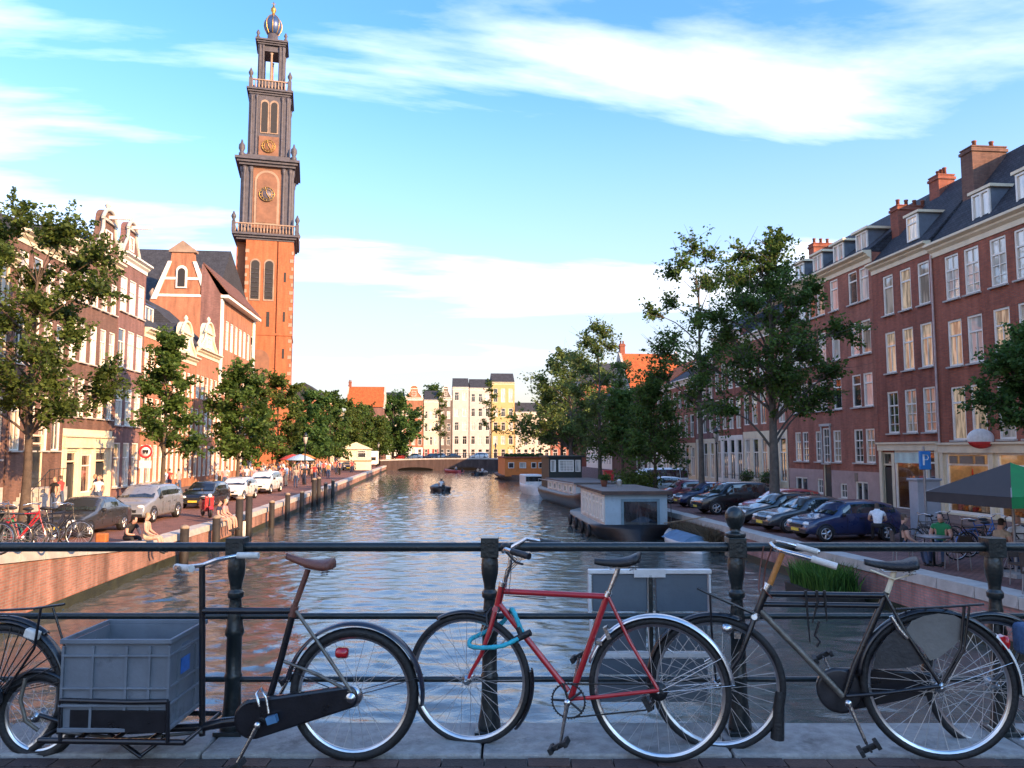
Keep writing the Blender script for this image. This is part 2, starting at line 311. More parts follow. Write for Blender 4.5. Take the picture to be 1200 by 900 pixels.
# ================================================================== quay walls
wall_l = brick('quay_brick_left', (0.34, 0.155, 0.115), (0.25, 0.115, 0.09), (0.24, 0.2, 0.17), 0.22, 0.065, 0.01, 0.5)
wall_r = brick('quay_brick_right', (0.42, 0.20, 0.175), (0.33, 0.155, 0.14), (0.22, 0.19, 0.18), 0.22, 0.065, 0.01, 0.5)
moss_m = mat('wet_moss', (0.028, 0.032, 0.018), 0.5, 0, 0.5, 3, 0.5)
def quay(side, fx, fz, m, label, sgn):
    root = empty('quay_wall', (fx(20), 20, 0), 0, label, 'quay wall', 'quay walls of the canal')
    o = Vector(root.location)
    Ys = [y for y in YS if y >= -4]
    b = MB(); c = MB()
    for y0, y1 in zip(Ys, Ys[1:]):
        p = [(fx(y0), y0, -3.4), (fx(y1), y1, -3.4), (fx(y1), y1, fz(y1)-0.22), (fx(y0), y0, fz(y0)-0.22)]
        b.add([Vector(q)-o for q in p], [(0, 1, 2, 3)])
        p = [(fx(y0)-sgn*0.03, y0, -3.4), (fx(y1)-sgn*0.03, y1, -3.4), (fx(y1)-sgn*0.03, y1, ZW+0.28), (fx(y0)-sgn*0.03, y0, ZW+0.28)]
        c.add([Vector(q)-o for q in p], [(0, 1, 2, 3)])
    b.build('brick_face', m, root); c.build('moss_band', moss_m, root)
    y = 5.0; k = 0; L0 = 1.15
    while y < 62:                                   # coping stones that can be told apart
        ln = L0*random.uniform(0.92, 1.08); x0, x1 = fx(y), fx(y+ln); z0, z1 = fz(y), fz(y+ln)
        s = MB(); j = random.uniform(-0.006, 0.012); g = 0.012
        lo, hi = (-0.06*sgn, 0.46*sgn)
        vs = []
        for yy, xx, zz in ((y+g, x0, z0), (y+ln-g, x1, z1)):
            for dx, dz in ((lo, -0.22), (hi, -0.22), (hi, 0.03+j), (lo, 0.015+j)): vs.append((xx+dx-fx(y), yy-y, zz+dz-z0))
        s.add(vs, [(0, 1, 2, 3), (7, 6, 5, 4), (0, 4, 5, 1), (1, 5, 6, 2), (2, 6, 7, 3), (3, 7, 4, 0)])
        s.build('coping_stone', coping_m, root, loc=(fx(y)-o.x, y-o.y, fz(y)-o.z)); y += ln
    s = MB(); Yf = [62, 66, 75, 85, 95, 110, 125, 140, 150, 157]
    for y0, y1 in zip(Yf, Yf[1:]):
        vs = []
        for yy in (y0, y1):
            for dx, dz in ((-0.06*sgn, -0.22), (0.46*sgn, -0.22), (0.46*sgn, 0.03), (-0.06*sgn, 0.02)): vs.append(Vector((fx(yy)+dx, yy, fz(yy)+dz))-o)
        s.add(vs, [(0, 4, 5, 1), (1, 5, 6, 2), (2, 6, 7, 3), (3, 7, 4, 0)])
    s.build('far_coping', coping_m, root)
quay('l', xl, zl, wall_l, 'sunlit red brick quay wall with pale coping along the left bank', -1)
quay('r', xr, zr, wall_r, 'shaded pinkish brick quay wall with pale coping along the right bank', 1)
# ================================================================== the bridge we stand on
ZK = 0.10; ZR = 0.085
asph = mat('bridge_bedding', (0.05, 0.04, 0.038), 0.9, 0, 0.3, 5, 0.3)
b = MB(); b.b2((-11.5, -6, -0.55), (12.5, 4.40, 0.04)); br = b.build('bridge_deck', asph, None, (0, 0, 0), (0, 0, -YAW)); tag(br, kind='structure')
kb = empty('kerb', W(0, 4.2, ZK), -YAW); tag(kb, kind='structure'); kb.name = 'kerb'
a = -5.2; i = 0
for ln in (1.1, 1.35, 1.2, 1.4, 1.25, 1.5, 1.2, 1.3, 1.35):
    s = MB(); dz = random.uniform(-0.003, 0.004); s.b2((0.006, -0.245, -0.2), (ln-0.006, 0.20, dz)); o = s.build('kerb_stone', granite, kb, (a, 0, 0)); bevel(o, 0.012); a += ln
pb = [mat('paving_brick_%s' % w, c, 0.8, 0, 0.3, 20, 0.5, 80) for w, c in (('brown', (0.085, 0.05, 0.042)), ('plum', (0.065, 0.042, 0.042)), ('dark', (0.05, 0.036, 0.033)))]
s = MB(); s.box((0, 0, 0), (0.203, 0.094, 0.08)); bms = [s.mesh('brick', m) for m in pb]
pv = empty('road', W(0, 3.9, ZR), -YAW); tag(pv, kind='structure')
for r in range(3):
    for k in range(40):
        u = -3.6+k*0.21+(0.105 if r % 2 else 0)
        bo = inst('brick', random.choice(bms), pv, (u+random.uniform(-.002, .002), -0.01-r*0.102, -0.04+random.uniform(-0.003, 0.003)), (random.uniform(-.01, .01), random.uniform(-.008, .008), random.uniform(-.01, .01)))
road_m = brick('road_brick', (0.085, 0.05, 0.042), (0.06, 0.04, 0.038), (0.03, 0.026, 0.025), 0.21, 0.102, 0.008, 0.3, flat=True)
s = MB(); s.b2((-11, -9.0, -0.2), (12, -0.262, -0.002)); s.build('brick_field', road_m, pv)
# ================================================================== bridge railing
RB = 4.25
rail = empty('bridge_railing', W(0, RB, ZK), -YAW, 'black cast-iron bridge railing with three bars that the bicycles lean on', 'railing')
def zr_(v, b=RB): r = rayb(600, v); return CZ+r.z*b/r.y-ZK
def ra(u, v=640, b=RB): r = rayb(u, v); return r.x*b/r.y
ztop, zmid, zlow = zr_(641), zr_(722), zr_(796)
for nm, z, r in (('top_rail', ztop, 0.025), ('middle_rail', zmid, 0.017), ('bottom_rail', zlow, 0.015)):
    s = MB(); s.tube([(-8.5, 0, z+0.02), (-4, 0, z), (0, 0, z), (4, 0, z), (9.5, 0, z+0.02)], r, 14); s.build(nm, black_iron, rail)
def post_mesh(ball):
    s = MB(); H = ztop
    s.box((0, 0, 0.012), (0.15, 0.15, 0.024)); s.lathe([(0.062, 0.02), (0.060, 0.05), (0.048, 0.12), (0.043, 0.20), (0.042, 0.27), (0.046, 0.275), (0.046, 0.30), (0.040, 0.31), (0.040, 0.50), (0.048, 0.51), (0.050, 0.535), (0.044, 0.55), (0.040, 0.60), (0.032, 0.68), (0.031, 0.70), (0.042, 0.71), (0.043, 0.735), (0.030, 0.75), (0.033, 0.78), (0.044, 0.83), (0.047, 0.87), (0.044, 0.91), (0.034, 0.935), (0.040, H-0.04)], 18)
    s.box((0, 0, H), (0.096, 0.096, 0.105))
    if ball:
        s.lathe([(0.048, H+0.05), (0.056, H+0.06), (0.056, H+0.075), (0.03, H+0.085), (0.028, H+0.10), (0.040, H+0.115), (0.052, H+0.145), (0.054, H+0.165), (0.048, H+0.19), (0.03, H+0.213), (0.004, H+0.222)], 18)
    return s.mesh('post', black_iron)
pm0, pm1 = post_mesh(False), post_mesh(True)
for u in (-310, -18, 278, 574, 1163, 1460): o = inst('post', pm0, rail, (ra(u), 0, 0)); bevel(o, 0.006)
bp = inst('post', pm1, rail, (ra(862), 0, 0)); bp['label'] = 'railing post topped with a black ball'; bevel(bp, 0.006)
# ================================================================== railing and posts along the left quay
qf = empty('quay_railing', (xl(18)-0.22, 18.4, zl(18.4)), 0, 'black iron railing beside the bicycles on the left quay ramp', 'railing')
for i, y in enumerate((14.9, 16.05, 17.2, 18.35, 19.5)):
    s = MB(); s.lathe([(0.055, 0), (0.055, 0.06), (0.035, 0.1), (0.035, 0.8), (0.05, 0.82), (0.05, 0.9), (0.03, 0.93)], 10); s.build('post', black_iron, qf, (0, y-18.4, zl(y)-zl(18.4)))
for z in (0.25, 0.55, 0.86):
    s = MB(); s.tube([(0, y-18.4, zl(y)-zl(18.4)+z) for y in (11, 14.9, 19.9)], 0.02, 8); s.build('rail', black_iron, qf)
wood_dark = mat('tarred_wood', (0.022, 0.018, 0.014), 0.7, 0, 0.5, 4, 0.6, 20, stain=((0.06, 0.055, 0.035), 2.5, 0.6))
wood_cap = mat('weathered_cap', (0.28, 0.22, 0.16), 0.8, 0, 0.3, 10)
PST = [(28.8, -1.06, .16, 'stout tarred post standing in the water nearest the bridge'), (32.3, -1.0, .16, 'tarred mooring post just left of the seated pair'), (35.4, -.42, .17, 'tall tarred post right of the seated pair, left of a twin'), (36.9, -.38, .16, 'tall tarred post in front of the small notice plate'), (41.6, -1.0, .15, 'short tarred post below the white car'), (46, -.85, .15, 'single tarred post beyond the white car'), (51, -1.0, .15, 'tarred post halfway along the left quay'), (56, -.35, .17, 'tall tarred post, left one of the farther pair'), (58.3, -.35, .16, 'tall tarred post, right one of the farther pair'), (62, -.9, .15, 'last but one tarred post before the bare quay wall'), (66.5, -.85, .15, 'farthest tarred post before the bare quay wall')]
for y, zt, r, lb in PST:
    p = empty('mooring_post', (xl(y)+0.34, y, ZW), 0, lb, 'mooring post', 'tarred mooring posts along the left quay')
    s = MB(); s.lathe([(r*1.05, -1.0), (r, 0), (r*0.97, zt-ZW-0.12)], 12); s.build('shaft', wood_dark, p)
    s = MB(); s.lathe([(r*1.02, zt-ZW-0.12), (r*1.0, zt-ZW-0.05), (r*0.6, zt-ZW), (0.01, zt-ZW+0.02)], 12); s.build('cap', wood_cap, p)
s = MB(); s.box((0, 0, 0), (0.5, 0.05, 0.7)); pl = s.build('notice_plate', white_paint, None, (xl(36.5)+0.12, 36.3, -1.95)); tag(pl, 'small pale plate fixed between two tall mooring posts', 'plate'); bevel(pl, 0.01)
# ================================================================== bicycles in front of the railing
rubber = mat('tyre_rubber', (0.012, 0.012, 0.013), 0.6, 0, 0.4, 12, 0.3, 80, stain=((0.05, 0.046, 0.042), 5, 0.62))
chrome = mat('dull_chrome', (0.62, 0.62, 0.62), 0.25, 1.0, 0.25, 9, 0.1, 60)
rimsteel = mat('rim_steel', (0.66, 0.66, 0.67), 0.28, 1.0, 0.2, 7)
spokesteel = mat('spoke_steel', (0.62, 0.62, 0.63), 0.35, 0.75, 0.1, 5)
blackpaint = mat('black_bike_paint', (0.010, 0.010, 0.013), 0.28, 0, 0.4, 12, 0.1, 70, coat=0.4, stain=((0.045, 0.035, 0.028), 9, 0.68))
redpaint = mat('red_bike_paint', (0.42, 0.016, 0.024), 0.30, 0, 0.18, 10, 0.05, 60, coat=0.5, stain=((0.13, 0.02, 0.018), 14, 0.66))
leather_b = mat('black_saddle', (0.014, 0.015, 0.017), 0.38, 0, 0.3, 12, 0.3, 120)
leather_br = mat('brown_leather', (0.15, 0.052, 0.035), 0.45, 0, 0.35, 9, 0.3, 90)
greytube = mat('worn_grey_tube', (0.16, 0.145, 0.125), 0.4, 0.5, 0.45, 12, 0.2, 60, stain=((0.05, 0.03, 0.02), 10, 0.6))
whitegrip = mat('dirty_white_grip', (0.62, 0.58, 0.53), 0.5, 0, 0.2, 20, 0.2)
alu = mat('fender_aluminium', (0.72, 0.72, 0.72), 0.3, 0.9, 0.12, 8)
ambertube = mat('orange_stem', (0.48, 0.19, 0.045), 0.4, 0.1, 0.3, 10, 0.1)
refl = mat('red_reflector', (0.45, 0.01, 0.015), 0.2, 0, 0.2, 30, coat=0.8)
class Bike:
    def __init__(s, label, ur, vr, b_r, uf, vf, b_f, cat='bicycle', name='bicycle', z0=None):
        r = rayb(ur, vr); s.A = Vector((r.x*b_r/r.y, b_r)); r = rayb(uf, vf); B = Vector((r.x*b_f/r.y, b_f))
        d = (B-s.A); s.len = d.length; s.d = d.normalized(); s.n = Vector((-s.d.y, s.d.x)); s.z0 = ZR if z0 is None else z0
        s.root = empty(name, W(s.A.x, s.A.y, s.z0), math.atan2(s.d.y, s.d.x)-YAW, label, cat, None)
    def P(s, u, v, off=0.0):
        r = rayb(u, v); den = r.x*s.n.x+r.y*s.n.y
        t = (off+s.A.x*s.n.x+s.A.y*s.n.y)/den
        q = Vector((r.x*t, r.y*t)); return Vector(((q-s.A).dot(s.d), off, CZ+r.z*t-s.z0))
    def pts(s, lst, off=0.0): return [s.P(p[0], p[1], p[2] if len(p) > 2 else off) for p in lst]
    def tube(s, name, lst, r, m, off=0.0, n=10, parent=None):
        q = MB(); q.tube(s.pts(lst, off), r, n); o = q.build(name, m, parent or s.root); return o
_sp = {}
def wheel(bk, c, Ro, tr=0.018, ns=36, parent=None, tmat=None, spoke_r=0.0013, rimm=None):
    """c: hub centre in bike coordinates; Ro outer radius"""
    w = MB(); Rt = Ro-tr; w.torus(Rt, tr, 56, 10)
    wo = w.build('wheel', tmat or rubber, bk.root, c)
    rr = Rt-tr*0.75; q = MB()
    prof = [(rr+0.004, -0.011), (rr+0.006, -0.012), (rr+0.006, 0.012), (rr+0.004, 0.011), (rr-0.010, 0.010), (rr-0.015, 0.004), (rr-0.015, -0.004), (rr-0.010, -0.010)]
    n = 56; vs = []; fs = []; m = len(prof)
    for i in range(n):
        a = 2*math.pi*i/n
        for r_, y in prof: vs.append((r_*math.cos(a), y, r_*math.sin(a)))
    for i in range(n):
        for j in range(m): fs.append((i*m+j, i*m+(j+1) % m, ((i+1) % n)*m+(j+1) % m, ((i+1) % n)*m+j))
    q.add(vs, fs, 0, True); q.build('rim', rimm or rimsteel, wo)
    h = MB(); h.lathe([(0.006, -0.062), (0.009, -0.05), (0.009, -0.036), (0.026, -0.034), (0.026, -0.029), (0.014, -0.024), (0.013, 0.024), (0.026, 0.029), (0.026, 0.034), (0.009, 0.036), (0.009, 0.05), (0.006, 0.062)], 12, axis='Y'); h.build('hub', chrome, wo)
    key = (round(rr, 3), spoke_r)
    if key not in _sp:
        L_ = []
        for sgn in (-1, 1):
            for cr in (-1, 1):
                k = MB(); a = cr*0.42; k.tube([(0.024*math.cos(cr*1.25), sgn*0.031, 0.024*math.sin(cr*1.25)), ((rr-0.012)*math.cos(0), sgn*0.003, 0)], spoke_r, 4, caps=False); L_.append(k.mesh('spoke', spokesteel))
        _sp[key] = L_
    ph = random.uniform(0, 6)
    for i in range(ns):
        inst('spoke', _sp[key][i % 4], wo, (0, 0, 0), (0, -(ph+2*math.pi*i/ns), 0))
    v = MB(); v.tube([((rr-0.012)*math.cos(ph+.1), 0, (rr-0.012)*math.sin(ph+.1)), ((rr-0.05)*math.cos(ph+.1), 0, (rr-0.05)*math.sin(ph+.1))], 0.004, 6); v.build('valve', chrome, wo)
    return wo
def fender(bk, c, Rf, a0, a1, m, width=0.052, name='mudguard', drop=0.010, stays=(), parent=None):
    q = MB(); n = 30; cs = 7; vs = []; fs = []
    for i in range(n+1):
        a = R(a0+(a1-a0)*i/n)
        for lay in (0, 1):
            for j in range(cs):
                t = -1+2*j/(cs-1); y = width/2*math.sin(t*1.35)/math.sin(1.35); rr = Rf-drop*1.8*(1-math.cos(t*1.35))-lay*0.0022
                vs.append((c[0]+rr*math.cos(a), c[1]+y, c[2]+rr*math.sin(a)))
    k = 2*cs
    for i in range(n):
        for lay in (0, 1):
            for j in range(cs-1):
                p0 = i*k+lay*cs+j; fs.append((p0, p0+1, p0+k+1, p0+k))
        fs.append((i*k, i*k+cs, (i+1)*k+cs, (i+1)*k)); fs.append((i*k+cs-1, i*k+2*cs-1, (i+1)*k+2*cs-1, (i+1)*k+cs-1))
    for i in (0, n):
        for j in range(cs-1): fs.append((i*k+j, i*k+j+1, i*k+cs+j+1, i*k+cs+j))
    q.add(vs, fs, 0, True); o = q.build(name, m, parent or bk.root)
    for a, sm in stays:
        for sy in (-1, 1):
            a_ = R(a); s2 = MB(); s2.tube([(c[0], c[1]+sy*0.045, c[2]), (c[0]+Rf*math.cos(a_)*0.5, c[1]+sy*0.042, c[2]+Rf*math.sin(a_)*0.5), (c[0]+Rf*math.cos(a_), c[1]+sy*0.02, c[2]+Rf*math.sin(a_))], 0.0025, 5); s2.build('stay', sm, o)
    return o
def saddle(bk, nose, tail, zoff, m, name='saddle', wide=0.15, springs=True, under=0.03):
    """nose, tail: (s,z) ; lofted saddle shell with rails and springs"""
    ns = Vector((nose[0], 0, nose[1])); tl = Vector((tail[0], 0, tail[1])); ax = tl-ns; Ln = ax.length; q = MB(); vs = []; fs = []; n = 14; m_ = 11
    for i in range(n+1):
        t = i/n
        w = 0.018+0.012*t+(wide/2-0.03)*max(0, (t-0.32)/0.68)**1.25 if t < 0.9 else (0.03+(wide/2-0.03)*0.86**1.25)*(1-((t-0.9)/0.1)**2*0.35)
        top = -0.012*math.sin(math.pi*min(1, t*1.15))+0.012*max(0, t-0.8)/0.2
        hgt = 0.028+0.022*t
        for j in range(m_):
            a = math.pi*(j/(m_-1)); y = w*math.cos(a); z = top+(-hgt if j in (0, m_-1) else -hgt*(1-math.sin(a)**0.6))
            p = ns+ax*t; vs.append((p.x, y, p.z+z))
    for i in range(n):
        for j in range(m_-1): fs.append((i*m_+j, i*m_+j+1, (i+1)*m_+j+1, (i+1)*m_+j))
        fs.append((i*m_, (i+1)*m_, (i+1)*m_+m_-1, i*m_+m_-1))
    fs.append(tuple(range(m_))); fs.append(tuple(range(n*m_, (n+1)*m_)))
    q.add(vs, fs, 0, True); o = q.build(name, m, bk.root)
    r = MB(); d = ax.normalized()
    for sy in (-0.022, 0.022):
        p0 = ns+d*0.05+Vector((0, sy*0.5, -0.03)); p1 = ns+d*(Ln*0.35)+Vector((0, sy, -0.058)); p2 = ns+d*(Ln*0.72)+Vector((0, sy, -0.058)); p3 = ns+d*(Ln*0.9)+Vector((0, sy*1.8, -0.045))
        r.tube([p0, p1, p2, p3], 0.0035, 6)
    if springs:
        for sy in (-0.045, 0.045):
            base = ns+d*(Ln*0.86); r.tube([base+Vector((0.016*math.cos(k*1.05), sy+0.016*math.sin(k*1.05), -0.035-0.0021*k)) for k in range(19)], 0.003, 5)
    r.build('saddle_rails', chrome, o); return o
def crank(bk, c, pedal, off, m=chrome, pr=0.1, parent=None):
    d = Vector((pedal[0]-c[0], 0, pedal[2]-c[2]))
    s = MB(); s.tube([(c[0], off, c[2]), (c[0]+d.x*0.5, off+0.006, c[2]+d.z*0.5), (c[0]+d.x, off+0.012, c[2]+d.z)], [0.013, 0.009, 0.008], 8); s.lathe([(0.016, -0.012), (0.018, 0), (0.016, 0.012)], 10, (c[0], off, c[2]), axis='Y'); o = s.build('crank_arm', m, bk.root)
    e = Vector((c[0]+d.x, off+0.012, c[2]+d.z)); sg = 1 if off > 0 else -1
    p = MB(); p.box((e.x, e.y+sg*0.055, e.z), (0.085, 0.02, 0.024), ry=0.5); p.box((e.x-0.036, e.y+sg*0.05, e.z+0.02), (0.02, 0.085, 0.028), ry=0.5); p.box((e.x+0.036, e.y+sg*0.05, e.z-0.02), (0.02, 0.085, 0.028), ry=0.5); p.tube([e, e+Vector((0, sg*0.1, 0))], 0.006, 6)
    po = p.build('pedal', rubber, o); bevel(po, 0.004); return o
# ---------------------------------------------------------------- red bicycle
b = Bike('red men\'s bicycle with silver mudguard and turquoise lock leaning on the railing', 772, 890, 3.88, 550, 870, 4.12)
rc = b.P(772, 808); fc = b.P(549, 795)
wheel(b, rc, 0.345, 0.017, 36); wheel(b, fc, 0.335, 0.017, 36)
RP = redpaint
b.tube('top_tube', [(591, 693), (711, 699)], 0.0150, RP); b.tube('head_tube', [(589, 684), (583, 711)], 0.0185, RP, n=12)
b.tube('down_tube', [(585, 708), (625, 758), (666, 810)], 0.0160, RP); b.tube('seat_tube', [(713, 694), (668, 820)], 0.0155, RP)
for sy in (-1, 1):
    b.tube('seat_stay', [(713, 700, sy*0.016), (738, 752, sy*0.034), (771, 808, sy*0.058)], 0.0088, RP); b.tube('chain_stay', [(671, 819, sy*0.02), (700, 817, sy*0.045), (772, 809, sy*0.058)], 0.0098, RP)
    b.tube('fork_blade', [(580, 716, sy*0.022), (574, 738, sy*0.045), (564, 767, sy*0.048), (553, 786, sy*0.048), (549, 795, sy*0.05)], [0.013, 0.0125, 0.011, 0.009, 0.008], RP)
b.tube('fork_crown', [(580, 714, -0.045), (580, 714, 0.045)], 0.015, RP)
for nm, pp, r in (('headset', [(590, 682), (588.6, 687)], 0.021), ('headset', [(583.2, 710), (582, 716)], 0.021), ('seat_post', [(713, 697), (723, 671), (726, 660)], 0.0125), ('stem', [(590, 685), (597, 665), (599, 648)], 0.0115)):
    b.tube(nm, pp, r, chrome, n=12)
b.tube('seat_clamp', [(711.5, 699.5), (714, 694)], 0.019, chrome, n=12)
h = b.P(600, 645)
s = MB(); s.tube([h+Vector(v) for v in ((-0.17, -0.33, 0.0), (-0.12, -0.30, 0.01), (-0.02, -0.22, 0.035), (0.03, -0.06, 0.0), (0.035, 0, -0.005), (0.03, 0.06, 0.0), (-0.02, 0.2, 0.03), (-0.10, 0.26, 0.02))], 0.0112, 10); hb = s.build('handlebar', chrome, b.root)
for v0, v1 in (((-0.19, -0.34, 0.0), (-0.09, -0.275, 0.018)), ((-0.16, 0.29, 0.012), (-0.06, 0.235, 0.026))):
    s = MB(); s.tube([h+Vector(v0), h+Vector(v1)], 0.0165, 10); s.build('grip', leather_b, hb)
s = MB(); s.tube([h+Vector((-0.02, 0.2, 0.02)), h+Vector((-0.07, 0.2, -0.03)), h+Vector((-0.12, 0.26, -0.03))], 0.006, 6); s.tube([h+Vector((0.02, -0.2, 0.02)), h+Vector((-0.05, -0.22, -0.03)), h+Vector((-0.12, -0.28, -0.03))], 0.006, 6); s.lathe([(0.001, -0.02), (0.026, -0.018), (0.028, 0), (0.02, 0.012), (0.001, 0.016)], 12, h+Vector((0.02, 0.05, 0.03))); s.build('brake_lever', leather_b, hb)
s = MB()
for q in range(3): s.tube([h+Vector((0.0, 0.12-0.08*q, 0)), b.P(606+q*3, 655, 0.05-0.04*q), b.P(593+3*q, 668, 0.02), b.P(588+4*q, 698, 0.02), (b.P(583, 722, 0.0) if q == 0 else b.P(640, 697+q*3, 0.016))], 0.0024, 5)
s.build('brake_cable', leather_b, b.root)
saddle(b, (b.P(697, 656)[0], b.P(697, 654)[2]), (b.P(750, 653)[0], b.P(750, 649)[2]), 0, leather_b, wide=0.16)
fender(b, fc, 0.352, 60, 108, blackpaint, 0.048); fender(b, fc, 0.352, 168, 222, blackpaint, 0.048)
b.tube('mud_flap', [(612, 823), (614, 829), (619, 834)], [0.01, 0.008, 0.004], leather_b)
fender(b, rc, 0.364, 18, 172, alu, 0.05, stays=((150, chrome), (172, chrome)))
bb = b.P(668, 818)
crank(b, bb, b.P(661, 862), 0.075)
crank(b, bb, b.P(676, 775), -0.075)
s = MB(); s.torus(0.082, 0.004, 40, 6, c=(bb.x, 0.045, bb.z), sy=0.7)
for k in range(36): a = 2*math.pi*k/36; s.box((bb.x+0.0865*math.cos(a), 0.045, bb.z+0.0865*math.sin(a)), (0.007, 0.004, 0.005), ry=-a)
for k in range(5): a = 2*math.pi*k/5; s.tube([(bb.x, 0.045, bb.z), (bb.x+0.08*math.cos(a), 0.045, bb.z+0.08*math.sin(a))], 0.006, 6)
s.build('chainring', leather_b, b.root)
s = MB(); s.tube([(bb.x, 0.045, bb.z+0.082), (rc.x, 0.04, rc.z+0.036)], 0.0045, 4); s.tube([(bb.x, 0.045, bb.z-0.082), (rc.x+0.06, 0.04, rc.z-0.09), (rc.x+0.02, 0.04, rc.z-0.036)], 0.0045, 4); s.build('chain', leather_b, b.root)
s = MB(); s.lathe([(0.02, 0.03), (0.045, 0.03), (0.045, 0.034), (0.036, 0.037), (0.036, 0.041), (0.028, 0.044), (0.02, 0.05)], 20, rc, axis='Y'); s.build('sprocket', leather_b, b.root)
s = MB(); s.box((rc.x+0.055, 0.045, rc.z-0.06), (0.025, 0.02, 0.07), ry=0.5); s.build('derailleur', leather_b, b.root)
s = MB(); q_ = b.P(712, 741, 0.03); s.box(tuple(q_), (0.02, 0.05, 0.06), ry=0.4); s.box(tuple(b.P(703, 752, 0.0)), (0.03, 0.07, 0.02)); s.build('rear_brake', chrome, b.root)
s = MB(); s.tube(b.pts([(576, 712, 0.01), (570, 720, 0.04), (571, 733, 0.05)]), 0.006, 6); s.tube(b.pts([(576, 712, -0.01), (570, 720, -0.04), (571, 733, -0.05)]), 0.006, 6); s.box(tuple(b.P(563, 718)), (0.05, 0.045, 0.02)); s.build('front_brake', leather_b, b.root)
lk = Vector(b.P(580, 752)); RB0 = b
tq = mat('turquoise_sleeve', (0.025, 0.40, 0.50), 0.5, 0, 0.2, 25, 0.4, 90)
bl = empty('bicycle_lock', b.root.matrix_basis @ b.P(613, 745), b.root.rotation_euler.z, 'turquoise sleeved cable lock looped round the red bicycle\'s frame and fork', 'lock')
o_ = b.P(613, 745)
s = MB(); path = [(613, 745, 0.03), (604, 750, 0.06), (588, 757, 0.085), (566, 759, 0.08), (551, 757, 0.05), (552, 749, 0.0), (566, 742, -0.05), (588, 730, -0.07), (597, 718, -0.05), (600, 714, 0.0), (604, 721, 0.035), (609, 734, 0.035), (613, 742, 0.03)]
from mathutils import geometry as _g
P_ = [b.P(*p)-o_ for p in path]; sm = []
for i in range(len(P_)-1):
    p0, p1, p2, p3 = P_[max(i-1, 0)], P_[i], P_[i+1], P_[min(i+2, len(P_)-1)]
    for k in range(5):
        t = k/5; sm.append(0.5*((2*p1)+(-p0+p2)*t+(2*p0-5*p1+4*p2-p3)*t*t+(-p0+3*p1-3*p2+p3)*t*t*t))
sm.append(P_[-1]); s.tube(sm, [0.0115+0.0012*math.sin(i*2.2) for i in range(len(sm))], 10); s.build('cable', tq, bl)
s = MB(); s.tube([b.P(603, 750, 0.045)-o_, b.P(622, 741, 0.045)-o_], 0.017, 12); s.tube([b.P(607, 735, 0.04)-o_, b.P(612, 748, 0.04)-o_], 0.015, 10); s.build('lock_barrel', leather_b, bl)
# ---------------------------------------------------------------- black bicycle with the fan-shaped coat guard
b = Bike('black men\'s roadster with orange stem, front carrier and grey fan-shaped coat guard', 1099, 888, 3.84, 841, 877, 4.06)
rc = b.P(1099, 803); fc = b.P(840, 800); BP = blackpaint
wheel(b, rc, 0.352, 0.019, 36, spoke_r=0.0016); wheel(b, fc, 0.340, 0.019, 36, spoke_r=0.0016)
b.tube('top_tube', [(899, 696), (1038, 698)], 0.0150, BP); b.tube('second_top_tube', [(894, 708), (1034, 710)], 0.0140, BP)
b.tube('head_tube', [(899, 689), (886, 721)], 0.0190, BP, n=12); b.tube('down_tube', [(890, 715), (940, 766), (988, 816)], 0.0160, greytube); b.tube('seat_tube', [(1039, 694), (1001, 781), (990, 816)], 0.0155, BP)
for sy in (-1, 1):
    b.tube('seat_stay', [(1037, 697, sy*0.016), (1062, 742, sy*0.05), (1101, 801, sy*0.06)], 0.0088, BP); b.tube('chain_stay', [(992, 816, sy*0.02), (1040, 812, sy*0.05), (1101, 804, sy*0.06)], 0.0098, BP)
    b.tube('fork_blade', [(884, 724, sy*0.025), (877, 744, sy*0.048), (867, 770, sy*0.05), (853, 790, sy*0.05), (840, 800, sy*0.052)], [0.014, 0.0135, 0.012, 0.010, 0.008], BP)
b.tube('fork_crown', [(884, 723, -0.048), (884, 723, 0.048)], 0.015, chrome)
b.tube('stem', [(900, 690), (917, 648)], 0.0150, ambertube, n=12); b.tube('headset', [(897, 692), (901, 684)], 0.022, chrome, n=12); b.tube('headset', [(887, 718), (884, 726)], 0.021, chrome, n=12)
b.tube('seat_post', [(1038, 699), (1046, 676), (1048, 668)], 0.0135, cream_paint)
h = b.P(917, 645)
s = MB(); s.tube([h+Vector(v) for v in ((-0.22, -0.27, -0.035), (-0.10, -0.25, -0.005), (0.01, -0.21, 0.02), (0.045, -0.1, 0.02), (0.03, -0.03, 0.004), (0.025, 0, 0), (0.03, 0.03, 0.004), (0.045, 0.1, 0.02), (0.01, 0.21, 0.02), (-0.10, 0.25, -0.005), (-0.20, 0.27, -0.035))], 0.0115, 10); hb = s.build('handlebar', chrome, b.root)
for sy in (-1, 1):
    s = MB(); s.tube([h+Vector((-0.10, sy*0.25, -0.005)), h+Vector((-0.21, sy*0.27, -0.036))], 0.0165, 10); s.build('grip', whitegrip, hb)
saddle(b, (b.P(1013, 658)[0], b.P(1013, 655)[2]), (b.P(1074, 660)[0], b.P(1074, 655)[2]), 0, leather_b, wide=0.2)
s = MB(); s.tube([b.P(1020, 668, 0.02), b.P(1048, 679, 0.02), b.P(1072, 672, 0.02)], 0.005, 6); s.build('saddle_frame', cream_paint, b.root)
fender(b, fc, 0.357, -22, 112, BP, 0.055, stays=((-18, chrome),))
b.tube('mud_flap', [(914, 810), (912, 835), (911, 866)], [0.022, 0.03, 0.034], leather_b)
fender(b, rc, 0.369, 5, 184, BP, 0.056, stays=((158, chrome),))
fender(b, rc, 0.3715, 136, 183, white_paint, 0.058, name='mudguard_tip')
bb = b.P(990, 818)
crank(b, bb, b.P(1010, 863), 0.085); crank(b, bb, b.P(969, 776), -0.085)
